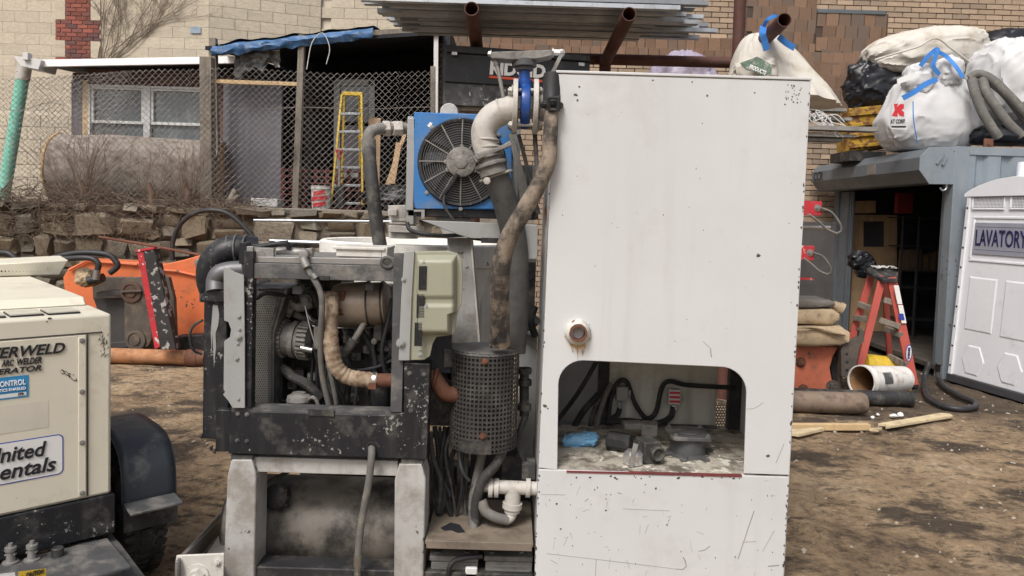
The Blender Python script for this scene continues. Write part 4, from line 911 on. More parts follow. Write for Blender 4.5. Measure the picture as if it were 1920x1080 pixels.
# muffler drum with rusty flange, wrapped exhaust
mu = MB(); c0 = P(622, 572, FD+.22); c1 = P(728, 568, FD+.22); r_ = mp(42, FD+.22); L = (c1-c0).length; axm = (c1-c0).normalized()
mu.lathe(c0, axm, [(r_*.55, 0), (r_*.85, .015), (r_, .05), (r_, L*.66), (r_*.97, L*.665), (r_*.95, L*.68), (r_*.95, L*.96), (r_*.8, L), (.01, L)], 34); mu = mu.build('turbo_housing', m_muff, en)
q = MB(); q.lathe(c0 + axm*L*.655, axm, [(r_*1.0, 0), (r_*1.04, .001), (r_*1.04, .006), (r_*1.0, .007)], 34); q.lathe(c0 + axm*L*.9, axm, [(r_*.95, 0), (r_*1.0, .001), (r_*1.0, .008), (r_*.95, .009)], 34); q.build('band_clamp', m_dark, mu)
q = MB(); q.pprism([(602, 546), (646, 546), (648, 586), (642, 592), (604, 590)], FD+.12, .02); q = q.build('exhaust_flange', m_rust, en, bev=.004)
for x, y in ((609, 553), (637, 553), (638, 582)): f = MB(); f.hexbolt(P(x, y, FD+.12), (0, -1, 0), .009); f.build('flange_bolt', m_rust, en)
ex = MB(); path = catmull([P(621, 556, FD+.12), P(620, 580, FD+.06), P(619, 620, FD+.04), P(623, 662, FD+.04), (P(632, 690, FD+.04)), P(652, 706, FD+.05), P(680, 711, FD+.06), P(706, 713, FD+.07)], 10)
rw = [mp(14.5, FD) * (1 + .07*(1 if (i % 4) < 2 else 0) + .05*noise.noise(V((i*.7, 0, 0)))) for i in range(len(path))]
ex.tube(path, rw, 18, 1); ex = ex.build('wrapped_exhaust', m_wrap, M, ang=60)
q = MB(); q.ptube([(700, 713, FD+.07), (706, 713, FD+.07)], 16, 18, 1); q.build('wrap_clamp', m_steel, ex)
q = MB(); q.ptube([(704, 713, FD+.07), (750, 713, FD+.08)], 13, 16, 1); q.pbox(690, 718, 705, 730, FD+.03, .02); q.build('exhaust_outlet', m_rust, ex)
q = MB(); q.ptube([(690, 592, FD+.18), (672, 625, FD+.15), (655, 650, FD+.15)], 6, 12); q.build('oil_line', m_cast, M); q = MB(); q.ptube([(664, 638, FD+.14), (652, 654, FD+.14), (640, 672, FD+.16), (628, 700, FD+.2)], 8.5, 12); q.ptube([(663, 637, FD+.14), (660, 641, FD+.14)], 9.5, 12, 1); q.build('oil_hose', m_rubber, M)
hz = MB(); hz.ptube([(570, 476, FD+.05), (578, 505, FD+.0), (590, 526, FD-.02), (600, 546, FD-.02), (604, 575, FD-.02), (601, 640, FD+.02), (604, 700, FD+.06), (618, 766, FD+.1)], 5.5, 12, 8); hz = hz.build('hydraulic_hose', m_hosegrey, M)
q = MB(); q.ptube([(568, 484, FD+.0), (576, 502, FD-.01)], 8, 10, 2); q.lathe(P(569, 477, FD+.0), (0, -1, 0), [(.0, -.03), (.021, -.03), (.024, -.015), (.021, .006), (.012, .008)], 14); q.pbox(572, 466, 585, 480, FD+.03, .04); q.build('hose_fitting', m_alu, hz, bev=.002)
q = MB(); q.ptube([(586, 514, FD-.02), (592, 522, FD-.02)], 7.5, 12, 1); q.build('hose_crimp', m_steel, hz)
q = MB()
for k in range(9):
    x = 588 + k*5; q.ptube([(x-20 + rnd(-6, 6), 610 + rnd(-30, 20), ED-.03), (x-5 + rnd(-6, 6), 670, ED-.05 + rnd(-.02, .02)), (x + rnd(-5, 5), 720, ED-.04), (x+16 + rnd(-10, 20), 772, ED-.02)], rnd(1.8, 3.8), 8)
tag(q.build('wiring_loom', m_rubberd, en), kind='stuff')
q = MB(); q.ptube([(572, 574, FD+.2), (580, 610, FD+.18), (592, 650, FD+.17)], 1.6, 6); q.build('dipstick', m_steel, en)
q = MB(); q.lathe(P(560, 764, FD+.15), (0, 0, 1), [(.055, 0), (.055, .02), (.048, .022), (.048, .03), (.056, .033), (.052, .055), (.03, .065), (.03, .07)], 20); q.lathe(P(540, 766, FD+.13), (0, 0, 1), [(.02, 0), (.02, .01)], 10); q.lathe(P(580, 768, FD+.13), (0, 0, 1), [(.02, 0), (.02, .01)], 10); q.ptube([(577, 750, FD+.14), (586, 745, FD+.12), (594, 752, FD+.12), (598, 766, FD+.12)], 3.5, 8); q.build('fuel_filter', m_cast, en)
q = MB()
for pts, r_ in (([(672, 610, ED), (690, 640, ED-.05), (700, 680, ED-.04), (688, 740, ED-.02)], 5), ([(720, 600, ED-.04), (700, 640, ED-.08), (705, 690, ED-.08)], 4), ([(640, 650, ED), (655, 690, ED-.03), (648, 768, ED)], 6), ([(725, 640, ED-.1), (735, 660, ED-.1), (700, 700, ED-.04)], 5), ([(540, 690, ED-.02), (560, 715, ED-.06), (592, 740, ED-.06)], 6)): q.ptube(pts, r_, 8)
q.build('engine_hoses', m_rubberd, en)
q = MB(); q.pbox(700, 590, 716, 640, ED-.1, .05); q.ptube([(712, 584, ED-.1), (722, 584, ED-.1)], 6, 10, 1); q.pbox(706, 640, 734, 660, ED-.06, .05); q.lathe(P(702, 640, ED-.11), (0, -1, 0), [(.016, 0), (.016, .012), (.009, .014)], 12); q.pbox(700, 665, 714, 680, ED-.06, .05); q.build('solenoid', m_dark, en, bev=.004)
# more of what crowds the engine bay
def E_(nm, m=m_engine, bev=.003): return lambda q: q.build(nm, m, en, bev=bev)
q = MB(); q.lathe(P(518, 700, ED+.02), (1, -.08, 0), [(.02, 0), (.062, .002), (.062, .010), (.052, .014), (.062, .018), (.062, .028), (.02, .03)], 26); q.build('pulley', m_coupler, en)
q = MB(); q.ptube([(514, 620, ED-.01), (513, 700, ED-.02), (516, 752, ED)], 5, 6, 4); q.build('drive_belt', m_rubberd, en)
for k, (x, y) in enumerate(((560, 700), (585, 706), (548, 722), (600, 690), (668, 668), (690, 655))):
    q = MB(); q.pbox(x-9, y-6, x+9, y+8, ED-.01, .06); q.hexbolt(P(x-3, y, ED-.01), (0, -1, 0), .008); q.build('bracket', m_cast if k % 2 else m_engine, en, bev=.004)
for k in range(4):
    x = 648 + k*21; q = MB(); q.lathe(P(x, 630, ED-.02), (0, -.5, 1), [(.014, -.03), (.014, 0), (.010, .002), (.010, .03), (.014, .032), (.014, .04)], 10); q.build('injector', m_cast, en)
    q = MB(); q.ptube([(x, 622, ED-.04), (x-8, 612, ED-.07), (x-30, 606 + k*3, ED-.08), (590, 600 + k*4, ED-.05), (576, 586 + k*3, ED-.03)], 1.7, 6, 6); q.build('fuel_pipe', m_steel if k % 2 else m_coupler, en)
for pts, r_, m in (([(530, 690, ED-.04), (548, 706, ED-.08), (575, 720, ED-.09), (600, 745, ED-.06)], 9, m_rubber), ([(540, 560, ED-.05), (560, 548, ED-.07), (590, 552, ED-.07), (598, 590, ED-.06)], 3, m_rubberd), ([(735, 560, ED-.12), (728, 600, ED-.14), (716, 660, ED-.13), (728, 720, ED-.1)], 4, m_rubberd), ([(610, 600, ED-.1), (612, 660, ED-.1), (628, 740, ED-.1), (632, 770, ED-.08)], 4.5, m_hosegrey), ([(640, 650, ED-.07), (660, 690, ED-.09), (700, 690, ED-.1), (735, 676, ED-.1)], 3, m_rubberd), ([(480, 560, ED-.2), (500, 550, ED-.2), (540, 556, ED-.12), (556, 566, ED-.06)], 4, m_rubberd), ([(655, 700, ED-.06), (668, 728, ED-.07), (664, 770, ED-.05)], 3.5, m_rubber), ([(520, 660, ED-.03), (505, 690, ED-.06), (512, 740, ED-.05), (540, 755, ED-.02)], 3.5, m_rubberd)):
    q = MB(); q.ptube(pts, r_, 9, 7); q.build('engine_hose', m, en)
q = MB(); q.lathe(P(715, 720, ED-.03), (0, -.1, 1), [(.045, -.10), (.048, -.09), (.048, .02), (.04, .03), (.04, .045)], 20); q.build('oil_filter', m_dark, en)
q = MB(); q.pbox(590, 604, 612, 622, ED-.06, .03); q.pbox(593, 600, 609, 604, ED-.055, .02); q.build('wire_connector', m_inside, en, bev=.002)
for x0, y0, x1, y1 in ((684, 532, 700, 545), (548, 536, 566, 552)): q = MB(); q.pbox(x0, y0, x1, y1, FD+.06, .04); q.build('rail_bracket', m_frame, M, bev=.003)
for k in range(7):
    x = 812 + k*9; q = MB(); q.ptube([(x + rnd(-6, 6), 800, 3.56), (x + rnd(-14, 10), 850, 3.5 + rnd(-.04, .06)), (x + rnd(-10, 14), 910, 3.52 + rnd(-.04, .04)), (x + rnd(-8, 16), 985, 3.5)], rnd(2.2, 5), 8, 6); q.build('hose', m_rubberd if k % 2 else m_rubber, M)
q = MB(); q.pbox(826, 905, 852, 940, 3.62, .06); q.build('valve_block', m_dark, M, bev=.005)
# heat shield
hsD = FD - .04
sh_out = [(775, 472), (840, 470), (858, 476), (866, 488), (867, 520), (866, 570), (857, 590), (853, 620), (848, 628), (818, 632), (811, 645), (806, 668), (795, 675), (747, 676), (752, 560), (758, 474)]
hsx = MB(); hsx.pprism(sh_out, hsD+.02, .012); hsx = hsx.build('heat_shield', m_olive, M, bev=.003, smooth=False)
def bulge(u, v):
    y = 478 + 150*v; xr = 857 - (10 if y > 585 else 0); x = 781 + (xr-781)*u; e = min(1, min(u, 1-u)*9, min(v, 1-v)*12); d = .055*math.sin(e*math.pi/2) ** .8
    if .5 < v < .62: d *= .82
    return P(x, y, hsD + .02) - V((0, d, 0))
q = MB(); q.grid(bulge, 30, 40); q.build('shield_bulge', m_olive, hsx, ang=50)
q = MB(); q.pprism([(758, 472), (777, 471), (772, 560), (768, 676), (747, 676), (752, 560)], hsD+.008, .014); q.build('shield_flange', m_grey, hsx, bev=.002)
for y0, y1, x in ((499, 543, 792.5), (552, 596, 788.5), (605, 649, 784.5)):
    q = MB(); q.pprism([(x-7, y0), (x+8, y0), (x+6.5, y1), (x-8, y1)], hsD-.0385 if y1 < 590 else hsD-.034, .004); q.build('vent_mesh', mat('vent_black', (.012, .012, .013), .8, 0, .2, 60, bump=.6, bs=300), hsx)
    q = MB(); dd = hsD - .0400 if y1 < 590 else hsD-.0355; perf(q, lambda u, v: P(x-7 + 14*u - v*0, y1 - (y1-y0)*v, dd), 5, 15, .72); q.build('vent_screen', m_dark, hsx, smooth=False)
q = MB()
for x, y, r_ in ((795, 492, .006), (800, 575, .007), (790, 601, .005), (787, 655, .006), (752, 643, .015), (757, 524, .008), (787, 665, .008)): q.hexbolt(P(x, y, hsD+.008 if x < 765 else hsD-.03), (0, -1, 0), r_)
q.build('shield_bolts', m_grey, hsx)
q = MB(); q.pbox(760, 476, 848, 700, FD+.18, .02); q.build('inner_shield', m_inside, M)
# muffler with punched square guard
MD = 3.46; mc = P(908, 742, MD); mr = mp(64, MD)
zt_, zb_ = P(908, 652, MD).z, P(908, 832, MD).z
q = MB(); q.lathe(V((mc.x, mc.y, zb_+.01)), (0, 0, 1), [(.01, 0), (mr*.8, .0), (mr*.86, .02), (mr*.86, zt_-zb_-.04), (mr*.8, zt_-zb_-.02), (.01, zt_-zb_-.02)], 28); mf = q.build('muffler', m_dark, M)
def mg(u, v):
    a = R(-100 + 200*u); return V((mc.x + mr*math.sin(a), mc.y - mr*math.cos(a), zb_ + (zt_-zb_)*v))
q = MB(); perf(q, mg, 28, 22, .62, 4, False); g_ = q.build('muffler_guard', mat('guard_steel', (.055, .052, .049), .65, .3, .3, 8, dirt=(.13, .12, .105), da=.5, ds=6, bump=.08), M, smooth=False)
md = g_.modifiers.new('s', 'SOLIDIFY'); md.thickness = .003
q = MB(); q.grid(lambda u, v: mg(.30 + .28*u, .0 + .13*v) + V((0, -.004, 0)), 10, 2); q.grid(lambda u, v: mg(.02 + .14*u, .0 + .8*v) + V((0, .004, 0)), 4, 2); q.build('guard_patch', m_dark, g_)
q = MB(); q.lathe(V((mc.x, mc.y, zt_)), (0, 0, 1), [(.01, .006), (mr*1.0, .0), (mr*1.01, -.012)], 32); q.build('guard_cap', m_frame, g_)
for x, y in ((909, 678), (905, 818)): q = MB(); q.hexbolt(P(x, y, MD-mr-.002), (0, -1, 0), .011); q.build('guard_bolt', m_rust, g_)
q = MB(); c = P(938, 648, 3.33); q.cyl(c + V((-.04, 0, 0)), c + V((.03, 0, 0)), .009); q.hexbolt(c + V((.03, 0, 0)), (1, 0, 0), .014); q.hexbolt(c + V((-.035, 0, 0)), (-1, 0, 0), .011); q.build('pipe_clamp', m_coupler, M)
q = MB(); q.ptube([(800, 708, 3.36), (815, 710, 3.36), (826, 726, 3.36), (838, 738, 3.37), (862, 740, 3.4)], 15, 18, 8); q.lathe(P(813, 708, 3.36), (1, 0, -.2), [(mp(16, 3.36), 0), (mp(20, 3.36), .004), (mp(20, 3.36), .014), (mp(16, 3.36), .018)], 20); q.build('exhaust_elbow', m_rust, M)
ib(806, 690, 850, 800, 3.5, .25, m_dark, 'side_plate', M)
q = MB(); q.pprism([(838, 650), (868, 650), (850, 712), (838, 712)], 3.5, .1); q.pbox(832, 655, 866, 690, 3.42, .05); q.build('exhaust_bracket', m_frame, M, bev=.003)
# ---- shelf, batteries, plumbing in the gap
q = MB(); z1 = P(900, 1022, 3.22).z; q.bx(P(797, 1022, 3.22).x, P(1000, 1022, 3.22).x, 3.22, 3.72, z1-.005, z1+.012); q.pbox(797, 1016, 1000, 1032, 3.217, .012); sf = q.build('shelf', mat('oily_shelf', (.19, .155, .12), .65, 0, .2, 4, dirt=(.075, .062, .05), da=.5, ds=4, bump=.12), M, bev=.003)
q = MB(); sp = lambda x, y: P(x, y, 3.22 + (1022-y)/62*.5); z2 = z1 + .0135
pts = []
for x, y in ((826, 990), (845, 980), (862, 984), (872, 998), (858, 999), (846, 994), (833, 995)):
    D = 3.22*(1.7-P(900, 1022, 3.22).z)/max(.2, 1); t = ROT @ V(((x-CX)/F, -(y-CY)/F, -1)); k = (z2-CAMZ)/t.z; pts.append(V((0, 0, CAMZ)) + t*k)
q.prism(pts, (0, 0, .0012)); q.build('oil_spill', m_ink, sf)
for x0, x1 in ((806, 896), (908, 998)):
    b_ = MB(); b_.pbox(x0, 1052, x1, 1130, 3.30, .28); b_.pbox(x0-2, 1044, x1+2, 1054, 3.295, .29); b_ = b_.build('battery', m_batt, M, bev=.005)
    for k in range(4): f = MB(); f.pbox(x0 + 4, 1060 + k*9, x1 - 4, 1063 + k*9, 3.297, .008); f.build('case_rib', m_batt, b_)
    for k in (14, 70): f = MB(); f.lathe(P(x0 + k, 1044, 3.34), (0, 0, 1), [(.014, 0), (.012, .02), (.018, .022), (.018, .03)], 12); f.build('terminal', m_steel, b_)
q = MB(); q.ptube([(838, 1090, 3.27), (846, 1058, 3.26), (866, 1047, 3.27), (905, 1043, 3.28)], 5, 10); q.build('battery_cable', m_rubberd, M)
q = MB(); q.pbox(872, 1064, 895, 1090, 3.27, .02); q.build('grey_tape', m_trim, M, bev=.006)
def H(pts, r_, m=m_rubberd, nm='hose', n=10): q = MB(); q.ptube(pts, r_, n, 7); return q.build(nm, m, M)
H([(908, 832, 3.45), (898, 880, 3.45), (889, 930, 3.42), (888, 985, 3.4)], (8, 11), m_hosegrey); H([(948, 832, 3.4), (930, 870, 3.36), (905, 900, 3.36), (893, 940, 3.38), (890, 985, 3.4)], (9, 10), m_rubber); H([(862, 830, 3.42), (862, 860, 3.4), (868, 885, 3.38), (880, 902, 3.38)], 4); H([(815, 800, 3.5), (822, 850, 3.5), (818, 900, 3.5), (840, 950, 3.5), (850, 980, 3.5)], 5); H([(836, 800, 3.55), (826, 870, 3.5), (832, 930, 3.5), (824, 970, 3.5)], 6); H([(858, 830, 3.5), (840, 870, 3.52), (828, 890, 3.5), (845, 930, 3.5)], 4.5); H([(806, 810, 3.45), (812, 860, 3.45), (826, 900, 3.45), (822, 960, 3.48)], 5, m_rubber); H([(985, 780, 3.5), (970, 830, 3.5), (985, 870, 3.5)], 6)
q = MB(); q.ptube([(1006, 916, 3.4), (918, 912, 3.4)], 13, 16, 1)
for x in (990, 931, 920): q.ptube([(x+4, 915, 3.4), (x-4, 914.6, 3.4)], 18, 16, 1)
q.ptube([(962, 915, 3.4), (960, 960, 3.4)], 15, 16, 1); q.ptube([(961, 942, 3.4), (960, 952, 3.4)], 19, 16, 1); q.ptube([(960, 955, 3.4), (958, 968, 3.39), (946, 976, 3.38)], 10, 12, 5); q.ptube([(918, 912, 3.4), (906, 911, 3.4)], 11, 6, 1); q.build('tee_fitting', m_pipew, M)
H([(952, 975, 3.38), (930, 970, 3.37), (910, 958, 3.37), (903, 938, 3.38)], 10, m_hosegrey, 'pipe_bend', 14)
q = MB(); q.ptube([(908, 911, 3.4), (896, 913, 3.4), (891, 925, 3.4), (890, 945, 3.4)], 8, 14, 6); q.ptube([(890, 938, 3.4), (889, 955, 3.4)], 11, 6, 1); q.ptube([(889, 955, 3.4), (888, 990, 3.39)], 9, 12, 1); q.build('supply_pipe', m_cast, M)
ib(940, 868, 1004, 905, 3.55, .1, m_dark, 'valve_block', M); ib(978, 870, 1004, 900, 3.45, .1, m_rubber, 'valve_block', M)
q = MB(); q.ptube([(983, 690, 3.55), (983, 780, 3.55)], 9, 14, 1)
for y in (690, 712, 758): q.ptube([(983, y, 3.55), (983, y+10, 3.55)], 14, 12, 1)
q.build('check_valve', m_dark, M)
# inner upright + far clutter seen through the gap
ib(856, 845, 876, 985, 3.7, .08, m_frame, 'inner_column', M)
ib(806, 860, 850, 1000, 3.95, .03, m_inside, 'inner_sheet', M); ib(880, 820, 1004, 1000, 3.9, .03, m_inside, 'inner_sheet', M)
ib(972, 625, 1004, 860, 3.85, .05, m_grey, 'rear_box', M); ib(966, 622, 1006, 628, 3.83, .3, m_trim, 'rear_box_lid', M)
H([(970, 605, 3.8), (990, 612, 3.75), (1006, 600, 3.7)], 9, m_hosegrey); H([(1003, 575, 3.7), (995, 600, 3.68), (1003, 630, 3.7)], 7); H([(974, 545, 3.75), (1000, 520, 3.75)], 3)
ib(982, 470, 1004, 590, 4.0, .05, m_frame, 'rear_post', M); ib(972, 478, 1005, 492, 3.7, .1, m_alu, 'rear_arm', M)
# ---- mixing tank behind the engine
TD = 4.35; c = P(776, 470, TD); rt = mp(180, TD); z1 = c.z + .055
q = MB(); q.lathe(V((c.x, TD + .1, z1-1.0)), (0, 0, 1), [(rt*.55, 0), (rt*.84, .3), (rt*.95, .84), (rt*.95, .87), (rt*1.0, .875), (rt*1.0, .99), (rt*.97, 1.0), (rt*.93, .995), (rt*.92, .8), (.01, .75)], 60); q.build('mixing_tank', mat('caked_white_tank', (.78, .76, .71), .6, 0, .1, 4, dirt=(.45, .42, .36), da=.3, ds=4, streak=(.4, .36, .3), sa=.3, chips=(.2, .15, .11), ca=.3, cs=24, bump=.15), M)
for a in range(0, 360, 14):
    if a % 28 == 0:
        q = MB(); q.box(V((c.x + math.sin(R(a))*rt*.93, TD + .1 - math.cos(R(a))*rt*.93, z1 - .45)), (.012, .05, .75), Matrix.Rotation(R(-a), 3, 'Z')); q.build('tank_rib', MC['caked_white_tank'], M)
q = MB(); q.pprism([(838, 445), (881, 445), (898, 652), (848, 652)], 3.72, .12); q.build('support_column', m_white2, M, bev=.004)
q = MB(); q.pprism([(881, 445), (884, 445), (901, 652), (897, 652)], 3.71, .14); q.build('column_edge', m_whited, M)
q = MB(); q.pprism([(812, 398), (884, 400), (884, 446), (834, 446)], 3.66, .03); q.build('tank_mount', m_white2, M)
q = MB(); q.pprism([(790, 413), (1008, 421), (1008, 487), (980, 486), (976, 448), (884, 447), (862, 441)], 3.50, .025); q.pprism([(978, 421), (1008, 422), (1008, 486), (980, 486)], 3.48, .01); q.build('cooler_bracket', m_grey, M, bev=.003, smooth=False)
q = MB(); c = P(757, 420, 3.95); q.lathe(c - V((0, 0, .075)), (0, 0, 1), [(mp(28, 3.95), 0), (mp(28, 3.95), .02)] + [(mp(28 if (k % 2) else 23, 3.95), .02 + .008*k + e) for k in range(1, 10) for e in (0, .007)] + [(mp(28, 3.95), .11), (mp(30, 3.95), .12), (mp(30, 3.95), .17), (.02, .175)], 24)
q.pbox(728, 392, 744, 404, 3.85, .1); q.pbox(728, 424, 790, 436, 3.85, .12); q.build('gear_motor', m_pipew, M, bev=.002)
# ---- oil cooler
OD = 3.60
oc = MB(); oc.pbox(775, 214, 960, 392, OD+.012, .25); 
oc = oc.build('oil_cooler', m_blue, M, bev=.004)
fcx, fcy, fr = 866, 305, 78
q = MB(); corners = []
x0, x1, y0, y1 = 776, 959, 215, 391
pts_o, pts_i = [], []
for k in range(64):
    a = 2*math.pi*k/64; dx, dy = math.cos(a), math.sin(a)
    t = min(((x1-fcx)/dx if dx > 1e-6 else (x0-fcx)/dx if dx < -1e-6 else 1e9), ((y1-fcy)/dy if dy > 1e-6 else (y0-fcy)/dy if dy < -1e-6 else 1e9))
    pts_o.append(P(fcx+dx*t, fcy+dy*t, OD)); pts_i.append(P(fcx+dx*fr, fcy+dy*fr, OD))
q.add(pts_o + pts_i + [p + V((0, .0115, 0)) for p in pts_o] + [p + V((0, .0115, 0)) for p in pts_i], [(k, (k+1) % 64, 64+(k+1) % 64, 64+k) for k in range(64)] + [(64+k, 64+(k+1) % 64, 192+(k+1) % 64, 192+k) for k in range(64)] + [(k, (k+1) % 64, 128+(k+1) % 64, 128+k) for k in range(64)])
q.build('fan_plate', m_blue, oc, ang=30)
fc = P(fcx, fcy, OD)
q = MB(); q.lathe(fc + V((0, .011, 0)), (0, -1, 0), [(mp(fr-1, OD), 0), (mp(fr-1, OD), -.0005), (.01, -.0003)], 40); q.lathe(fc + V((0, .0107, 0)), (0, -1, 0), [(mp(fr-.8, OD), 0), (mp(fr-.8, OD), .0004), (.01, .0004)], 40); q.build('fan_core', m_ink, oc)
q = MB(); q.lathe(fc + V((0, .0, 0)), (0, -1, 0), [(mp(fr-3, OD), 0), (mp(fr-3, OD), .016), (mp(fr+2, OD), .018), (mp(fr+5, OD), .004), (mp(fr+5, OD), 0)], 60, False); q.build('fan_ring', m_black, oc)
for k in range(9):
    a = 2*math.pi*k/9; q = MB()
    def bl_(u, v):
        r_ = mp(24 + 48*u, OD); th = a + .3*u + (v-.5)*(.42 - .06*u); return fc + V((math.cos(th)*r_, .0095 - .012*v, math.sin(th)*r_))
    q.grid(bl_, 4, 3); q.build('fan_blade', m_ink, oc)
m_wire = mat('dusty_fan_wire', (.13, .128, .122), .5, .3, .2, 9, dirt=(.22, .21, .19), da=.4, bump=0)
for k in range(11):
    rr_ = mp(32 + k*4.45, OD); q = MB(); q.tube([fc + V((math.cos(t)*rr_, -.026 + .012*(k/10)**2, math.sin(t)*rr_)) for t in [2*math.pi*j/48 for j in range(49)]], .0016, 5, 1, False); q.build('guard_ring', m_wire, oc, smooth=False)
for k in range(12):
    a = R(90 - 30*k); e = V((math.cos(a), 0, math.sin(a))); q = MB(); q.tube([fc + e*mp(22, OD) + V((0, -.031, 0)), fc + e*mp(55, OD) + V((0, -.029, 0)), fc + e*mp(79, OD) + V((0, -.015, 0))], .0036, 6, 1); q.build('guard_spoke', m_cast, oc)
q = MB(); q.lathe(fc + V((0, -.01, 0)), (0, -1, 0), [(mp(27, OD), 0), (mp(29, OD), .03), (mp(27, OD), .04), (mp(24, OD), .043), (mp(12, OD), .046), (mp(12, OD), .05), (mp(9, OD), .053), (.001, .053)], 28)
for k in range(9): a = 2*math.pi*k/9; e = V((math.cos(a), 0, math.sin(a))); q.bar(fc + e*mp(12, OD) + V((0, -.054, 0)), fc + e*mp(22, OD) + V((0, -.053, 0)), .006, .006, (0, 1, 0))
for a in (R(90), R(-30), R(210), R(180)): q.lathe(fc + V((math.cos(a)*mp(29, OD), -.01, math.sin(a)*mp(29, OD))), (0, -1, 0), [(.01, 0), (.01, .03), (.0, .032)], 10)
q.build('fan_motor', m_cast, oc)
for a in (38, 132, 222, 318, 270):
    e = V((math.cos(R(a)), 0, math.sin(R(a)))); q = MB(); q.hexbolt(fc + e*mp(86, OD) + V((0, -.002, 0)), (0, -1, 0), .007); q.build('fan_bolt', m_steel, oc)
q = MB(); q.pprism([(801, 236), (806, 229), (811, 231), (806, 239)], OD-.0015, .003); q.build('decal', m_decal, oc)
q = MB(); q.pbox(762, 222, 777, 394, OD+.0, .22); q.pbox(764, 218, 776, 224, OD+.02, .1); q.build('side_tank', m_grey, oc, bev=.004); q = MB(); q.pbox(956, 226, 974, 392, OD+.02, .22); q.build('side_tank', m_grey, oc, bev=.004)
q = MB(); q.pbox(764, 393, 1004, 409, OD+.02, .25); q.build('cooler_rail', m_black, M, bev=.004)
q = MB(); q.pprism([(776, 393), (796, 393), (796, 410), (790, 410), (790, 397), (776, 397)], OD-.01, .02); q.build('mount_tab', m_grey, M); q = MB(); q.pprism([(932, 396), (938, 396), (938, 412), (932, 412)], OD-.01, .02); q.build('mount_tab', m_grey, M); q = MB(); q.pbox(762, 395, 775, 420, OD+.02, .08); q.build('mount_tab', m_grey, M)
q = MB(); c = P(843, 212, OD+.15); q.lathe(c + V((0, -.04, 0)), (0, 1, 0), [(.04, 0), (.044, .004), (.044, .08), (.04, .084)], 26); q.build('roller_end', m_pipew, M)
q = MB(); q.ptube([(858, 326, OD-.055), (845, 348, OD-.04), (832, 365, OD-.03)], 4.5, 8); q.ptube([(834, 362, OD-.03), (833, 385, OD-.05), (850, 412, OD-.06), (878, 443, OD-.07), (905, 450, OD-.08)], 2.8, 8); q.pbox(902, 446, 938, 456, OD-.1, .03); q.ptube([(764, 418, OD+.0), (768, 430, OD-.02), (790, 438, OD-.03), (830, 442, OD-.04), (870, 440, OD-.06)], 4, 8); q.build('fan_cable', m_rubberd, M)
# hose on the left of the cooler
lh = MB(); lh.ptube([(691, 268, 3.55), (694, 310, 3.52), (699, 360, 3.5), (706, 420, 3.52), (714, 468, 3.55)], (12, 13), 16, 7); lh = lh.build('cooler_hose', m_rubber, M)
q = MB(); q.ptube([(762, 241, 3.66), (725, 241, 3.62), (704, 243, 3.58), (692, 253, 3.56), (690, 280, 3.55)], 11, 16, 7); q.ptube([(691, 262, 3.55), (692, 290, 3.545)], 13.5, 16, 1); q.build('hose_elbow', m_cast, lh)
for x0, x1, r_ in ((718, 731, 15.5), (734, 738, 13), (738, 755, 15)): q = MB(); q.ptube([(x0, 241, 3.62), (x1, 241, 3.63)], r_, 6 if r_ > 14 else 14, 1); q.build('hex_nut', m_pipew, lh, bev=.003)
# ---- valve and white elbow
VD = 3.36
va = MB(); c = P(985, 200, VD); va.lathe(c - V((mp(9, VD), 0, 0)), (1, 0, 0), [(mp(36, VD), 0), (mp(41, VD), .004), (mp(42, VD), mp(9, VD)), (mp(41, VD), mp(18, VD)-.004), (mp(36, VD), mp(18, VD))], 40); va.ptube([(984, 160, VD), (983, 130, VD)], 10.5, 18, 1); va.ptube([(983, 168, VD), (984, 150, VD)], 14, 18, 1); va = va.build('butterfly_valve', m_bluev, M, bev=.002)
q = MB(); q.ptube([(983, 133, VD), (983, 126, VD)], 17, 20, 1); q.ptube([(983, 126, VD), (983, 112, VD)], 23, 22, 1); q.build('valve_neck', m_frame, va, bev=.003)
q = MB(); q.pprism([(920, 97), (1035, 93), (1036, 104), (1010, 110), (957, 112), (921, 109)], VD-.05, .09); q.build('valve_actuator', m_cast, va, bev=.004)
q = MB(); q.hexbolt(P(921, 101, VD), (-1, 0, 0), .013); q.build('actuator_bolt', m_steel, va); q = MB(); q.hexbolt(P(1035, 98, VD), (1, 0, 0), .015, .03); q.lathe(P(1053, 100, VD+.02), (0, -1, 0), [(.006, -.01), (.015, -.008), (.015, .02), (.006, .022)], 14)
q.build('actuator_bolt', m_steel, va)
q = MB(); q.bar(P(1053, 101, VD), P(1036, 136, VD), .016, .012, (0, 1, 0)); q.ptube([(929, 113, VD-.02), (935, 135, VD-.02), (944, 184, VD-.02)], (4.5, 3.5), 10, 1); q.ptube([(930, 117, VD-.02), (932, 122, VD-.02)], 5.5, 10, 1); q.build('link_rod', m_alu, va)
for xx in (966, 1004):
    c = P(xx, 200, VD); q = MB(); q.lathe(c - V((mp(4.5, VD), 0, 0)), (1, 0, 0), [(mp(20, VD), 0), (mp(51, VD), 0), (mp(51, VD), mp(9, VD)), (mp(20, VD), mp(9, VD))], 40); q.build('pipe_flange', m_pipew, M, bev=.002)
for yy, dy in ((172, -.04), (236, -.045), (172, .06), (236, .06)):
    q = MB(); a_ = P(957, yy, VD); b_ = P(1014, yy, VD); a_.y += dy; b_.y += dy; q.cyl(a_, b_, .009, 10); q.hexbolt(P(961, yy, VD) + V((0, dy, 0)), (-1, 0, 0), .016); q.hexbolt(P(1009, yy, VD) + V((0, dy, 0)), (1, 0, 0), .016); q.build('flange_bolt', m_pipew, M)
q = MB(); q.ptube([(1006, 200, VD), (1040, 203, VD)], 27, 20, 1); q.build('cabinet_pipe', m_pipew, M)
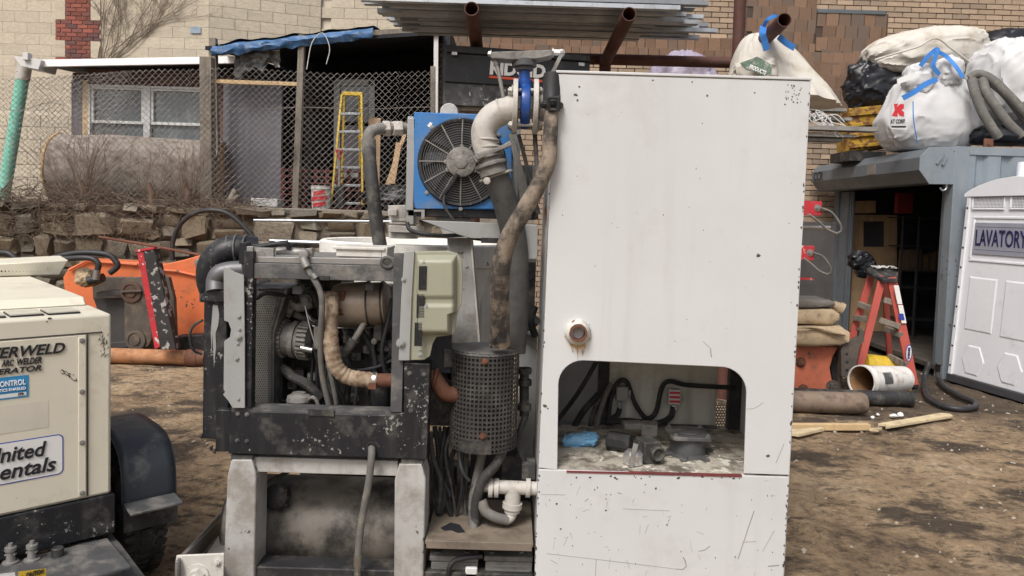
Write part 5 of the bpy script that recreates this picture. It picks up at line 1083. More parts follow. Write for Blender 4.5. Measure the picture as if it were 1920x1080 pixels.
el = MB(); el.ptube([(968, 204, VD), (950, 207, VD), (925, 218, VD), (909, 240, VD), (908, 265, VD), (915, 290, VD)], (25.5, 23), 26, 9); el = el.build('pipe_elbow', m_pipew, M)
for (x, y, dx, dy, r_) in ((937, 211, -1, .3, 26.5), (911, 262, .0, 1, 25.5), (914, 276, .1, 1, 25)):
    c = P(x, y, VD); ax = V((dx, 0, -dy)).normalized(); q = MB(); q.lathe(c - ax*.004, ax, [(mp(r_-2, VD), 0), (mp(r_, VD), .002), (mp(r_, VD), .006), (mp(r_-2, VD), .008)], 24); q.build('weld_seam', m_pipew, el)
cp = MB(); ax = V((.32, 0, -1)).normalized(); c = P(914, 284, VD); cp.lathe(c, ax, [(mp(24, VD), 0), (mp(28, VD), .005), (mp(29, VD), .03), (mp(24, VD), .034), (mp(24, VD), .05), (mp(31, VD), .052), (mp(31, VD), .068), (mp(25, VD), .07), (mp(26, VD), .11)], 26)
cp.bar(P(893, 297, VD-.06), P(952, 272, VD-.05), .018, .024, (0, 1, 0)); cp.bar(P(890, 301, VD-.05), P(900, 293, VD-.05), .03, .03, (0, 1, 0)); cp.bar(P(946, 276, VD-.04), P(958, 268, VD-.04), .022, .03, (0, 1, 0)); cp = cp.build('coupling', m_cast, M, bev=.003)
q = MB(); c = P(930, 330, VD+.03); q.tube([c + V((math.cos(t)*mp(29, VD), -math.sin(t)*mp(29, VD), math.cos(t)*mp(11, VD))) for t in [2*math.pi*j/24 for j in range(25)]], .006, 8); q.lathe(P(913, 339, VD-.06), (0, -1, 0), [(.016, 0), (.016, .01), (.008, .012)], 10); q.build('hose_clip', m_pipew, cp)
q = MB(); q.ptube([(920, 300, VD+.01), (934, 340, VD+.03), (952, 395, VD+.07), (964, 450, VD+.1), (968, 520, VD+.12), (967, 590, VD+.12), (962, 660, VD+.12)], (24, 24), 22, 8); q.build('suction_hose', mat('big_hose_rubber', (.085, .083, .078), .8, 0, .25, 5, dirt=(.035, .034, .033), da=.5, ds=3, bump=.15), M)
q = MB(); q.ptube([(972, 252, 3.5), (985, 300, 3.5), (1002, 370, 3.5), (1010, 400, 3.52)], 4, 8); q.ptube([(1003, 250, 3.42), (1006, 320, 3.42), (1003, 370, 3.45)], 4.5, 8); q.build('control_rod', m_frame, M)
q = MB(); q.pprism([(953, 250), (962, 250), (1000, 390), (976, 392), (970, 330)], OD-.02, .01); q.build('cooler_gusset', m_alu, M)
for k in range(4): q = MB(); q.ptube([(975 + k*9, 310, 4.0), (977 + k*9, 412, 4.0)], 5.5, 10, 1); q.build('rear_pipe', m_frame, M)
wo = MB(); wo.ptube([(1037, 140, CD+.03), (1035, 170, CD+.02), (1034, 215, CD-.02), (1031, 265, CD-.04), (1028, 302, CD-.05), (1010, 346, CD-.05), (984, 392, CD-.05), (960, 434, CD-.04), (945, 472, CD-.02), (938, 520, CD+.0), (937, 580, CD+.05), (938, 645, CD+.12)], (11.5, 19), 20, 10); wo = wo.build('scorched_hose', m_worn, M)
q = MB(); q.ptube([(1036, 140, CD+.03), (1035, 160, CD+.02), (1034, 195, CD+.0)], 16.5, 18, 3); q.build('tape_wrap', m_rubberd, wo)
q = MB(); c = P(1034, 197, CD-.01); q.tube([c + V((math.cos(t)*mp(17, CD), -math.sin(t)*mp(17, CD), 0)) for t in [2*math.pi*j/20 for j in range(21)]], .013, 8); q.tube([P(1030, 206, CD-.05), P(1028, 184, CD-.07), P(1048, 182, CD-.07), P(1046, 206, CD-.06), P(1030, 206, CD-.05)], .010, 8); q.build('clamp', m_rubberd, wo)
q = MB(); q.prism([P(1022, 395, CD-.001) + V((-.002, 0, 0)), P(1024, 380, CD), P(1026, 400, CD), P(1024, 430, CD)], (0, .003, 0)); q.build('rust_run', m_rust, M)
q = MB(); q.prism([P(924, 642, CD+.06), P(930, 632, CD+.05), P(937, 620, CD+.04), P(950, 616, CD+.05), P(950, 642, CD+.06)], (0, .05, 0)); q.build('burnt_wrap', m_rubberd, wo)

# ================================================================ THINGS ROUND THE MACHINE
# objects resting in the cabinet
def fz(px, py, z):                                    # point where the ray of a pixel meets height z
    t = ROT @ V(((px-CX)/F, -(py-CY)/F, -1)); return V((0, 0, CAMZ)) + t * ((z-CAMZ)/t.z)
def glove(u, v):
    a = u*2*math.pi; r_ = .034 + .022*v; return V((0, 0, 0))
q = MB(); p = fz(1087, 834, zf)
random.seed(4)
for k in range(7):
    c = p + V((rnd(-.05, .05), rnd(-.02, .05), .018 + rnd(0, .018))); q.blob(c, (rnd(.022, .04), rnd(.018, .03), rnd(.013, .022)), .7, .35, .30, 20, 12, k)
for k in range(4):
    a = p + V((.02 + .02*k - .03, -.0, .02)); q.tube([a, a + V((rnd(-.02, .03), -.02, .008)), a + V((rnd(-.03, .04), -.045, -.008))], [.009, .006], 8, 3)
tag(q.build('rubber_glove', m_glove), 'crumpled pale blue rubber gloves lying in the left of the white cabinet opening', 'gloves')
gv = thing('gear_pump', fz(1190, 868, zf), 'grimy dark gear pump lying beside the blue gloves in the cabinet', 'pump')
q = MB(); a = fz(1140, 846, zf) + V((0, .03, .045)); b = fz(1185, 853, zf) + V((0, .03, .045)); q.tube([a, b], .045, 8); q.build('motor_end', m_dark, gv, bev=.006)
q = MB(); a = fz(1205, 870, zf); q.box(a + V((.03, .05, .05)), (.085, .10, .10), Matrix.Rotation(.3, 3, 'Z')); q.lathe(a + V((.065, -.005, .05)), (.3, -1, 0), [(.035, -.02), (.035, .012), (.022, .014), (.022, 0)], 18); q.build('pump_body', m_engine, gv, bev=.008)
q = MB(); a = fz(1192, 836, zf); q.box(a + V((-.01, .06, .085)), (.10, .07, .035), Matrix.Rotation(.15, 3, 'Z')); q.box(a + V((.075, .06, .07)), (.08, .09, .06), Matrix.Rotation(-.2, 3, 'Z')); q.build('pump_cover', m_cast, gv, bev=.008)
cf = thing('pipe_clamp', fz(1190, 874, zf), 'shiny chrome coupling ring at the front of the cabinet floor', 'coupling')
q = MB(); c = fz(1190, 876, zf); q.lathe(c + V((0, .045, .0)), (0, 0, 1), [(.028, 0), (.044, .004), (.046, .03), (.044, .048), (.030, .062), (.01, .064)], 22); q.build('ring', mat('chrome', (.62, .62, .62), .25, .8, .1, 5, dirt=(.2, .18, .15), da=.3, bump=.03), cf)
q = MB(); q.bar(c + V((-.018, -.006, 0)), c + V((.005, .02, .10)), .022, .012, (0, 1, 0)); q.build('strap', m_cast, cf, bev=.002)
fb = thing('junction_casting', fz(1300, 866, zf), 'round grey cast box with a bolted lid inside the white cabinet', 'casting')
c = fz(1300, 866, zf) + V((0, .12, 0))
q = MB(); q.lathe(c, (0, 0, 1), [(.10, 0), (.10, .006), (.082, .008), (.080, .085)], 30)
for a in (-60, -110, -160, 20): e = V((math.cos(R(a)), math.sin(R(a)), 0)); q.bar(c + e*.07 + V((0, 0, .008)), c + e*.135 + V((0, 0, .008)), .03, .014)
q.build('body', m_frame, fb, bev=.003)
q = MB(); pts = []
for (sx, sy) in ((1, 1), (-1, 1), (-1, -1), (1, -1)):
    for a in range(0, 91, 15):
        b = R({(1, 1): 0, (-1, 1): 90, (-1, -1): 180, (1, -1): 270}[(sx, sy)] + a); pts.append(c + V((sx*.070 + .026*math.cos(b), sy*.070 + .026*math.sin(b), .086)))
q.prism(pts, (0, 0, .018)); q.lathe(c + V((0, 0, .104)), (0, 0, 1), [(.06, 0), (.058, .006), (.01, .007)], 24); q.build('lid', m_frame, fb, bev=.003)
for sx, sy in ((1, 1), (-1, 1), (-1, -1), (1, -1)): f = MB(); f.hexbolt(c + V((sx*.075, sy*.075, .104)), (0, 0, 1), .010); f.build('bolt', m_steel, fb)

# ---- cream welding generator on its trailer, turned 43 degrees
th = R(43); U = V((math.cos(th), math.sin(th), 0)); NN = V((math.sin(th), -math.cos(th), 0)); UP = V((0, 0, 1))
C0 = P(209, 760, 3.0); C0.z = 0
def wl_pt(u, n, z): return C0 + U*u + NN*n + UP*z
we = thing('welding_generator', wl_pt(-.6, -.7, 0), 'cream welding generator on a black trailer at the left edge', 'generator')
RZ = Matrix.Rotation(th, 3, 'Z')
def wbox(u0, u1, n0, n1, z0, z1, m, nm, par=we, bev=.004):
    q = MB(); q.box(wl_pt((u0+u1)/2, (n0+n1)/2, (z0+z1)/2), (abs(u1-u0), abs(n1-n0), abs(z1-z0)), RZ); return q.build(nm, m, par, bev=bev)
def wz(px, py, u=0, n=0): # height seen at this pixel on the front face plane
    t = ROT @ V(((px-CX)/F, -(py-CY)/F, -1)); o = V((0, 0, CAMZ)); k = (wl_pt(0, n, 0) - o).dot(NN)/t.dot(NN); w = o + t*k; return (w - C0).dot(U), w.z
zt = wz(205, 588)[1]; zb1 = wz(210, 925)[1]; zb0 = wz(211, 998)[1]
LW = 1.3; DWD = 1.5
body = wbox(-LW, 0, -DWD, 0, zb1, zt, m_cream, 'body', bev=.012)
wbox(-LW - .0, .012, -DWD, .012, zb0, zb1 - .001, m_black, 'base_skirt', bev=.005)
# roof: sloping hood with grille at its front edge
q = MB(); q.prism([wl_pt(-.02, -.30, zt+.001), wl_pt(-.02, -1.46, zt+.001), wl_pt(-.02, -1.44, zt+.035), wl_pt(-.02, -.34, zt+.035)], -U*1.26); q.build('roof_hood', m_cream, we, bev=.006)
for k in range(8):
    n0 = -.06 - .012
    u1 = -.10 - k*.125
    f = MB(); f.box(wl_pt(u1 - .055, -.13, zt+.004), (.112, .15, .006), RZ); f = f.build('roof_grille', m_ink, we, bev=.001)
    for j in range(9): s = MB(); s.box(wl_pt(u1 - .055, -.068 - j*.0155, zt+.0085), (.108, .0095, .006), RZ @ Matrix.Rotation(.05, 3, 'Z')); s.build('grille_slat', m_cream, f)
fm = wl_pt(-.06, -.02, 0)
# face frame: raised frame round a recessed door
ud, zd = wz(160, 632); u2, z2_ = wz(164, 870)
wbox(-LW+.05, ud+.06, -.001, .004, zt-.075, zt-.070, m_spot, 'panel_gap', body, 0)
ul = wz(161, 700)[0]
door = wbox(-LW+.06, ul, -.002, .006, zb1+.012, zt-.078, m_cream, 'access_door', we, .003)
wbox(ul - .028, ul - .002, .007, .010, zb1+.02, zt-.085, m_cream, 'door_edge', door, .002)
wbox(ul + .003, ul + .008, .0, .0035, zb1+.012, zt-.076, m_spot, 'panel_gap', body, 0)
for z in [zb1 + .03 + k*(zt - zb1 - .13)/3 for k in range(4)]: f = MB(); f.hexbolt(wl_pt(ul - .015, .010, z), NN, .007); f.build('door_bolt', m_alu, door)
def wtext(s, x0, y0, x1, y1, m, bold=0, shear=0, n=.0075, par=door, u0=None, nm='lettering'):
    # pixel box on the face: left-bottom (x0, y1), right-top (x1, y0)
    ua, za = wz(x0, y1, n=n); ub, zb_ = wz(x1, y0, n=n); hh = wz(x1, y0, n=n)[1] - wz(x1, y1 - 0, n=n)[1]
    return text(s, par, m, wl_pt(ua, n, za), U, UP, ub - ua, zb_ - za if False else hh, bold, shear, .001, nm)
ub, zc = wz(121, 641); hh = (wz(121, 641)[1] - wz(121, 664)[1])*.86
us = wz(1, 655)[0]; k6 = (ub - us)/5.6
text('POWERWELD', door, m_ink, wl_pt(ub - k6*9.25, .0075, zc - hh), U, UP, k6*9.25, hh, .022, .28)
ub, zc = wz(77, 668); hh = (zc - wz(77, 683)[1])*.80; us = wz(31, 675)[0]
text('WELDER', door, m_ink, wl_pt(us, .0075, zc - hh), U, UP, ub - us, hh, .018, .25)
text('ARC', door, m_ink, wl_pt(us - (ub-us)*.62, .0075, zc - hh), U, UP, (ub-us)*.5, hh, .018, .25)
ub, zc = wz(77, 683); zc -= .001; hh = (zc - wz(77, 696)[1])*.82; us = wz(-50, 690)[0]
text('GENERATOR', door, m_ink, wl_pt(us, .0075, zc - hh), U, UP, ub - us, hh, .018, .25)
# blue sticker
ub, z1 = wz(53, 702); z0 = wz(53, 743)[1]
stk = wbox(ub - .26, ub, .0065, .0075, z0, z1, m_skyblue, 'blue_sticker', door, 0)
us = wz(4, 720)[0]; hh = (z1-z0)*.25; text('CONTROL', stk, m_inkwhite, wl_pt(ub - .105, .0078, z0 + (z1-z0)*.58), U, UP, .095, hh, .012)
text('ANALYTICS ENABLED', stk, m_inkwhite, wl_pt(ub - .135, .0078, z0 + (z1-z0)*.36), U, UP, .125, hh*.5, .012)
wbox(ub - .25, ub - .008, .0077, .0082, z0 + .006, z0 + (z1-z0)*.24, m_decal, 'sticker_strip', stk, 0)
text('JTB', stk, m_ink, wl_pt(ub - .035, .0084, z0 + .009), U, UP, .018, (z1-z0)*.12, .01)
ub, z1 = wz(90, 750); z0 = wz(90, 800)[1]; wbox(ub - .4, ub, .0064, .0069, z0, z1, mat('ghost_label', (.62, .58, .49), .5, 0, .1, 4, bump=0), 'old_label', door, 0)
ub, z1 = wz(118, 812); z0 = wz(118, 887)[1]
def rrect(u0, u1, z0, z1, r_, n, t):
    pts = []
    for cx_, cz_, a0 in ((u1-r_, z1-r_, 0), (u0+r_, z1-r_, 90), (u0+r_, z0+r_, 180), (u1-r_, z0+r_, 270)):
        for k in range(7): a = R(a0 + k*15); pts.append(wl_pt(cx_ + r_*math.cos(a), n, cz_ + r_*math.sin(a)))
    q = MB(); q.prism(pts, NN*t); return q
rb = rrect(ub - .40, ub, z0, z1, .02, .0066, .0008).build('rental_sticker', m_inkblue, door, smooth=False)
rrect(ub - .396, ub - .004, z0 + .004, z1 - .004, .017, .0075, .0006).build('sticker_ground', m_decal, rb, smooth=False)
ue = ub - wz(92, 850)[0]; uu0 = wz(-52, 840)[0]; hh = (z1-z0)
ur = wz(86, 835)[0]; uw = ur - wz(0, 845)[0]
text('United', rb, m_ink, wl_pt(ur - uw*1.32, .0085, z0 + hh*.53), U, UP, uw*1.32, hh*.36, .018, .22)
ur = wz(104, 865)[0]; uw = ur - wz(0, 880)[0]
text('Rentals', rb, m_ink, wl_pt(ur - uw*1.28, .0085, z0 + hh*.12), U, UP, uw*1.28, hh*.36, .018, .22)
# dark scuffs on the face
random.seed(12)
def wscar(pp, n, par, m=m_spot, nm='scuff'):
    q = MB()
    for poly in pp:
        q.prism([(lambda a: wl_pt(a[0], n, a[1]))(wz(x, y, n=n)) for x, y in poly], NN*.0006)
    return tag(q.build(nm, m, par, smooth=False), kind='stuff')
sc_ = [chip(93, 594, 4, .6), chip(90, 600, 2)]
for k in range(22):
    x = rnd(108, 150); y = 692 + (x-108)*.5 + rnd(-6, 6); sc_ += strip([(x, y), (x + rnd(2, 5), y + rnd(1, 5))], rnd(.6, 1.8))
wscar(sc_[2:], .0068, door); 
s2 = [chip(93, 597, 4, .6), chip(88, 603, 2)]
for k in range(34): x = rnd(185, 203); y = rnd(628, 672); s2 += strip([(x, y), (x + rnd(1, 3), y - rnd(2, 6))], rnd(.5, 1.3))
wscar(s2, .001, body)
q = MB(); q.lathe(wl_pt(-.62, -.3, zt+.06), U, [(.02, -.06), (.06, -.05), (.075, 0), (.06, .05), (.02, .06)], 16); q.bar(wl_pt(-.62, -.3, zt), wl_pt(-.62, -.3, zt+.06), .04, .04); q.build('exhaust_cap', m_cream, we)
# cream lid propped behind on the roof
ld = thing('loose_cover', wl_pt(-.55, -1.0, zt+.04), 'loose cream slotted cover lying on the welding generator roof', 'cover')
q = MB(); a = P(-60, 520, 4.2); b = P(118, 510, 4.2); c = P(131, 492, 4.25); d = P(-60, 500, 4.25)
zz = zt + .037
w0 = fz(-30, 519, zz); w1 = fz(112, 516, zz); 
q.prism([w0, w1, w1 + V((.05, .0, .085)), w0 + V((0, 0, .065))], (-.25, .34, 0)); q.build('shell', m_cream, ld, bev=.006)
for k in range(14): f = MB(); e = w0.lerp(w1, .22 + k*.047) + V((.0, -.004, .028)); f.box(e, (.014, .004, .008)); f.build('slot', m_ink, ld)
f = MB(); e = w0.lerp(w1, .80) + V((0, -.004, .048)); f.box(e, (.034, .004, .018)); f.build('slot', m_ink, ld)
# trailer frame, tongue, wheel
wbox(-1.25, .16, -.62, -.54, zb0 - .13, zb0 - .05, m_dark, 'axle'); 
for u0 in (-.14, -1.05): wbox(u0, u0+.09, -1.5, .35, zb0 - .12, zb0 - .012, m_dark, 'trailer_rail')
wbox(-.75, -.02, .02, .34, zb0 - .02, zb0 - .008, m_frame, 'terminal_deck')
p0 = fz(267, 1030, .22)
q = MB(); q.prism([wl_pt(.02, -.10, zb0-.03), wl_pt(.03, .02, zb0-.05), wl_pt(.10, .30, .16), wl_pt(.10, .52, .14), wl_pt(-.15, .52, .14), wl_pt(-.10, .12, zb0-.04)], (0, 0, -.10)); q.build('tongue_gusset', m_frame, we, bev=.006)
for i, (x, y) in enumerate(((20, 1055), (60, 1050))):
    c = fz(x, y, zb0-.008); f = MB(); f.lathe(c, (0, 0, 1), [(.028, 0), (.028, .006), (.016, .008), (.014, .045), (.02, .047), (.02, .06), (.009, .062), (.008, .075)], 14); f.bar(c + V((-.02, 0, .03)), c + V((.02, 0, .035)), .012, .006); f.build('terminal_stud', m_alu, we)
c = fz(108, 1042, zb0-.008); f = MB(); f.lathe(c, (0, 0, 1), [(.022, 0), (.022, .03), (.018, .034), (.0, .034)], 18); f.build('terminal_knob', m_rubberd, we)
c = fz(207, 1078, .16); f = MB(); f.pipe(c + V((0, 0, -.08)), c + V((0, 0, .02)), .030, .022); f.build('jack_socket', m_alu, we)
q = MB(); a = wl_pt(-.75, .345, zb0-.02); q.prism([a, wl_pt(-.06, .345, zb0-.02), wl_pt(-.06, .345, zb0-.16), wl_pt(-.75, .345, zb0-.16)], NN*-.01); dp = q.build('deck_front', m_black, we)
def plq(px0, py0, px1, py1, n, m, nm, par):
    q = MB(); pts = [(px0, py0), (px1, py0 - (px1-px0)*.12), (px1, py1 - (px1-px0)*.12), (px0, py1)]
    ws = []
    for x, y in pts:
        t = ROT @ V(((x-CX)/F, -(y-CY)/F, -1)); o = V((0, 0, CAMZ)); k = (wl_pt(0, n, 0) - o).dot(NN)/t.dot(NN); ws.append(o + t*k)
    q.prism(ws, NN*.001); return q.build(nm, m, par, smooth=False), ws
lb, ws = plq(34, 1072, 86, 1110, .347, m_yellow, 'caution_label', dp)
text('CAUTION', lb, m_ink, ws[3].lerp(ws[0], .66) + (ws[1]-ws[0])*.28 + NN*.001, U, UP, (ws[1]-ws[0]).length*.62, (ws[0]-ws[3]).length*.24, .02)
q = MB(); b0 = ws[3].lerp(ws[0], .60) + (ws[1]-ws[0])*.06 + NN*.0015; L_ = (ws[1]-ws[0]).length; q.prism([b0, b0 + U*L_*.18, b0 + U*L_*.09 + UP*L_*.16], NN*.001); q.build('warning_triangle', m_ink, lb, smooth=False)
lb2, ws = plq(-30, 1080, 28, 1120, .347, m_decal, 'white_label', dp)
# wheel and fender (rolling direction along NN)
wc = wl_pt(.165, -.40, 0); wr = .31; wc.z = wr - .01
wh = MB(); prof = []
for k in range(25):
    t = k/24; x = (t-.5)*.19; prof.append((wr - .045*abs(2*t-1)**5 - .002, x))
wh.lathe(wc, U, [(.17, -.09), (.24, -.10)] + prof + [(.24, .10), (.17, .09)], 48); wh = wh.build('wheel', m_tyre, we)
q = MB()
for k in range(44):
    a = 2*math.pi*k/44
    for s_, tw in ((-.055, .3), (.055, -.3), (0, .15)):
        e = NN*math.cos(a) + UP*math.sin(a); tq = (UP*math.cos(a) - NN*math.sin(a)); q.box(wc + e*(wr-.001) + U*s_*1.15 + tq*(.02 if s_ == 0 else 0), (.044, .028, .012), Matrix((U, tq, e)).transposed() @ Matrix.Rotation(tw, 3, 'Z'))
tag(q.build('tread_blocks', m_tyre, wh), kind='stuff')
q = MB(); q.lathe(wc, U, [(.01, -.08), (.17, -.085), (.19, -.11), (.19, .10), (.17, .06), (.05, .05), (.05, .09), (.01, .09)], 30); q.build('rim', m_frame, wh)
fd = MB(); 
def fen(u, v):
    prof_ = [(math.cos(R(a)), math.sin(R(a))) for a in range(0, 181, 5)]
    # squared-off arch: superellipse
    a = u*math.pi; cx_, sz_ = math.cos(a), math.sin(a); e = .55
    x = math.copysign(abs(cx_)**e, cx_)*.345; z = abs(sz_)**e*.30
    return wc + NN*x + UP*(z + .085) + U*((v-.5)*.215)
fd.grid(fen, 40, 6)
for v in (0, 1): fd.add([fen(u/40, v) for u in range(41)] + [fen(u/40, v) - U*0 - UP*0 + (wc + UP*.085 - fen(u/40, v))*.07 for u in range(41)], [(u, u+1, u+42, u+41) for u in range(40)])
fd = fd.build('fender', m_fender, we, ang=60); md = fd.modifiers.new('s', 'SOLIDIFY'); md.thickness = .005
q = MB(); c = wc + NN*.39 + UP*.125; q.box(c, (.21, .12, .012), RZ @ Matrix.Rotation(.1, 3, 'X')); q.build('fender_step', m_frame, we, bev=.003)
q = MB(); c = wc + NN*.36 + UP*.07; q.box(c, (.22, .015, .11), RZ); q.build('step_bracket', m_dark, we, bev=.003)
wbox(.0, .14, -.5, -.25, zb0 + .14, zb0 + .2, m_dark, 'fender_bracket'); wbox(.0, .10, -.46, -.40, zb0 - .05, zb0 + .45, m_black, 'fender_post')

# ---- left middle ground: attachments in front of the stone wall
eb = thing('excavator_boom', P(330, 560, 8.5), 'bright orange excavator boom section lying before the stone wall', 'boom')
q = MB(); q.pprism([(118, 520), (128, 503), (162, 487), (260, 492), (300, 497), (345, 487), (372, 479), (384, 478), (389, 486), (391, 508), (470, 515), (470, 690), (330, 690), (300, 628), (130, 620)], 8.5, .30); q.build('side_plate', m_orange, eb, bev=.01, smooth=False)
q = MB(); q.ptube([(130, 506, 8.47), (162, 489, 8.47), (258, 496, 8.47)], 2.5, 6, 1); q.ptube([(296, 506, 8.47), (330, 508, 8.47), (392, 522, 8.47), (470, 528, 8.47)], 2.5, 6, 1); q.build('weld_bead', m_orange, eb)
q = MB(); c = P(374, 493, 8.5); q.lathe(c, (0, -1, 0), [(.05, -.02), (.05, .02), (.045, .025), (.02, .026), (.0, .026)], 20); q.build('pivot_pin', m_steel, eb)
ck = thing('quick_coupler', P(250, 640, 7.9), 'brown steel quick coupler with two big pins beside the orange boom', 'coupler')
def pl2(a): return a
q = MB(); q.pprism([(228, 527), (238, 520), (262, 520), (274, 530), (281, 560), (285, 635), (277, 650), (258, 655), (240, 650), (233, 640), (233, 560), (226, 545)], 7.9, .07); q.build('cheek_plate', m_coupler, ck, bev=.008, smooth=False)
q = MB(); q.pprism([(300, 515), (316, 520), (326, 560), (330, 655), (300, 655)], 8.1, .07); q.build('rear_cheek', m_coupler, ck, bev=.008, smooth=False); q = MB(); q.pprism([(172, 522), (182, 519), (238, 520), (236, 655), (204, 655), (202, 600), (174, 560)], 8.35, .07); q.build('rear_cheek', m_coupler, ck, bev=.008, smooth=False)
q = MB(); q.prism([P(180, 548, 7.98), P(230, 545, 7.98), P(232, 553, 7.98), P(180, 557, 7.98)], (0, .3, 0)); q.prism([P(175, 560, 8.1), P(236, 560, 8.1), P(236, 650, 8.1), P(206, 650, 8.1)], (0, .05, 0)); q.prism([P(200, 644, 7.95), P(240, 640, 7.95), P(240, 652, 7.95), P(204, 655, 7.95)], (0, .3, 0)); q.build('web', mat('dark_coupler', (.055, .052, .05), .65, .2, .3, bump=.2), ck, bev=.006)
for x, y, r_ in ((247, 547, 20), (255, 637, 19)):
    q = MB(); c = P(x, y, 7.9); rr_ = mp(r_, 7.9); q.lathe(c, (0, -1, 0), [(rr_, -.02), (rr_, .02), (rr_*.72, .024), (rr_*.7, .015), (rr_*.5, .016), (rr_*.48, .03), (0, .031)], 26); q.build('pin_boss', m_coupler if y > 600 else mat('rusty_boss', (.10, .06, .045), .75, .1, .3, 8, bump=.2), ck)
q = MB(); q.bar(P(226, 547, 7.86), P(266, 545, 7.86), .02, .02); q.build('keeper_bar', m_coupler, ck, bev=.003)
q = MB(); q.ptube([(165, 527, 7.9), (195, 520, 7.92)], 8, 12, 1); q.build('coupler_rod', m_dark, ck); q = MB(); q.pprism([(145, 524), (175, 522), (174, 534), (158, 540)], 8.0, .2); q.build('yellow_lug', m_yelrust, ck, bev=.01); 
q = MB(); q.blob(P(160, 520, 8.0), (.09, .1, .09), .9, .2, .1, seed=8); tag(q.build('burlap_rag', m_canvas), 'tan rag stuffed by the brown coupler under the hose end', 'rag')
q = MB(); q.prism([P(256, 470, 7.6), P(268, 466, 7.6), P(300, 650, 7.6), P(290, 655, 7.6)], (0, .02, 0)); bm_ = thing('steel_beam', P(305, 655, 7.6), 'leaning steel beam with red edge and flaking black face', 'beam')
q.build('red_flange', m_red, bm_, bev=.003)
q = MB(); q.prism([P(266, 469, 7.6), P(288, 464, 7.6), P(330, 655, 7.6), P(301, 655, 7.6)], (0, .12, 0)); q.build('web', m_beamblk, bm_, bev=.004)
q = MB(); q.prism([P(253, 469, 7.59), P(288, 463, 7.59), P(289, 467, 7.59), P(254, 473, 7.59)], (0, .13, 0)); q.build('end_cap', m_red, bm_, bev=.002)
rp_ = thing('rusty_pipe', P(290, 685, 7.8), 'long orange rusted pipe lying on the dirt before the coupler', 'pipe')
q = MB(); a = P(150, 670, 7.8); b = P(372, 671, 7.8); a.z = b.z = mp(15, 7.8) + .01; q.tube([a.lerp(b, k/24) for k in range(25)], [mp(14, 7.8)*(1 + .04*noise.noise(V((k*.8, 0, 0)))) for k in range(25)], 20, 1); q.build('barrel', m_rustlight, rp_)
q = MB(); e = b - V((.12, 0, 0)); q.lathe(e, (1, 0, 0), [(mp(14.5, 7.8), 0), (mp(16, 7.8), .004), (mp(16, 7.8), .12), (mp(15, 7.8), .125), (mp(14, 7.8), .2), (0, .2)], 22); q.build('pipe_collar', m_rust, rp_)
for s_, hs_ in enumerate(([(85, 500, 7.9), (100, 484, 7.9), (150, 474, 7.9), (200, 477, 7.9), (217, 490, 7.9), (220, 500, 7.9), (206, 512, 7.9)], [(60, 500, 7.85), (90, 490, 7.85), (140, 484, 7.85), (172, 485, 7.85), (184, 495, 7.85), (182, 510, 7.85)], [(-20, 478, 7.7), (10, 474, 7.7), (26, 482, 7.7), (34, 495, 7.7), (20, 508, 7.7)])):
    q = MB(); q.ptube(hs_, 5.5, 10, 8); o = q.build('hydraulic_hose', m_pvc)
    tag(o, ('outermost black hydraulic hose looping over the orange boom', 'inner black hydraulic hose with a steel end at the coupler', 'black hose end arching up at the left edge behind the cream cover')[s_], 'hose', 'hydraulic hoses by the coupler')
    if s_ == 1: f = MB(); f.ptube([(182, 506, 7.85), (180, 524, 7.85)], 6.5, 12, 1); f.build('steel_end', m_steel, o)
q = MB(); q.ptube([(323, 488, 8.9), (324, 455, 8.9), (335, 425, 8.9), (360, 402, 8.85), (395, 394, 8.8), (430, 402, 8.8), (462, 430, 8.8), (480, 452, 8.8)], 4.5, 10, 8); tag(q.build('cable_hose', m_pvc), 'thin black hose arching in front of the stone wall', 'hose')
q = MB(); q.ptube([(185, 444, 8.9), (270, 458, 8.9), (385, 480, 8.85)], 2.6, 8, 1); tag(q.build('rusty_rod', m_rust), 'thin rusty rod leaning along the stone wall', 'rod')
q = MB(); q.pprism([(325, 632), (380, 628), (390, 668), (330, 670)], 8.3, .3); tag(q.build('scrap_block', m_dark, bev=.01), 'dark scrap block on the dirt under the orange boom', 'scrap')
# galvanised tubes across a trestle
ts = thing('trestle', P(640, 480, 5.6), 'steel trestle behind the engine carrying pale metal tubes', 'trestle')
tz = P(640, 455, 5.6).z
q = MB(); xa, xb = P(560, 455, 5.6).x, P(740, 455, 5.6).x
for x in (xa, xb): q.bx(x-.02, x+.02, 5.35, 5.85, tz-.06, tz-.012); q.bx(x-.02, x+.02, 5.58, 5.62, 0, tz-.062)
q.bx(xa+.021, xb-.021, 5.58, 5.62, .3, .34); q.build('trestle_frame', m_dark, ts)
for k, (x0, y0, x1, D) in enumerate(((476, 413, 780, 5.85), (506, 437, 770, 5.6), (516, 447, 770, 5.45))):
    q = MB(); a = P(x0, y0, D); b = P(x1, y0 + 6, D); a.z = b.z = tz + (0 if k else .0); q.pipe(a, b, .011, .009, 12)
    if k == 0: q = MB(); q.pipe(P(x0, y0, D), P(x1, y0+3, D), .011, .009, 12)
    tag(q.build('conduit', m_galv), ('uppermost pale metal tube behind the cooler hose', 'middle pale metal tube behind the engine bay', 'lowest pale metal tube behind the engine bay')[k], 'tube', 'pale metal tubes on the trestle')
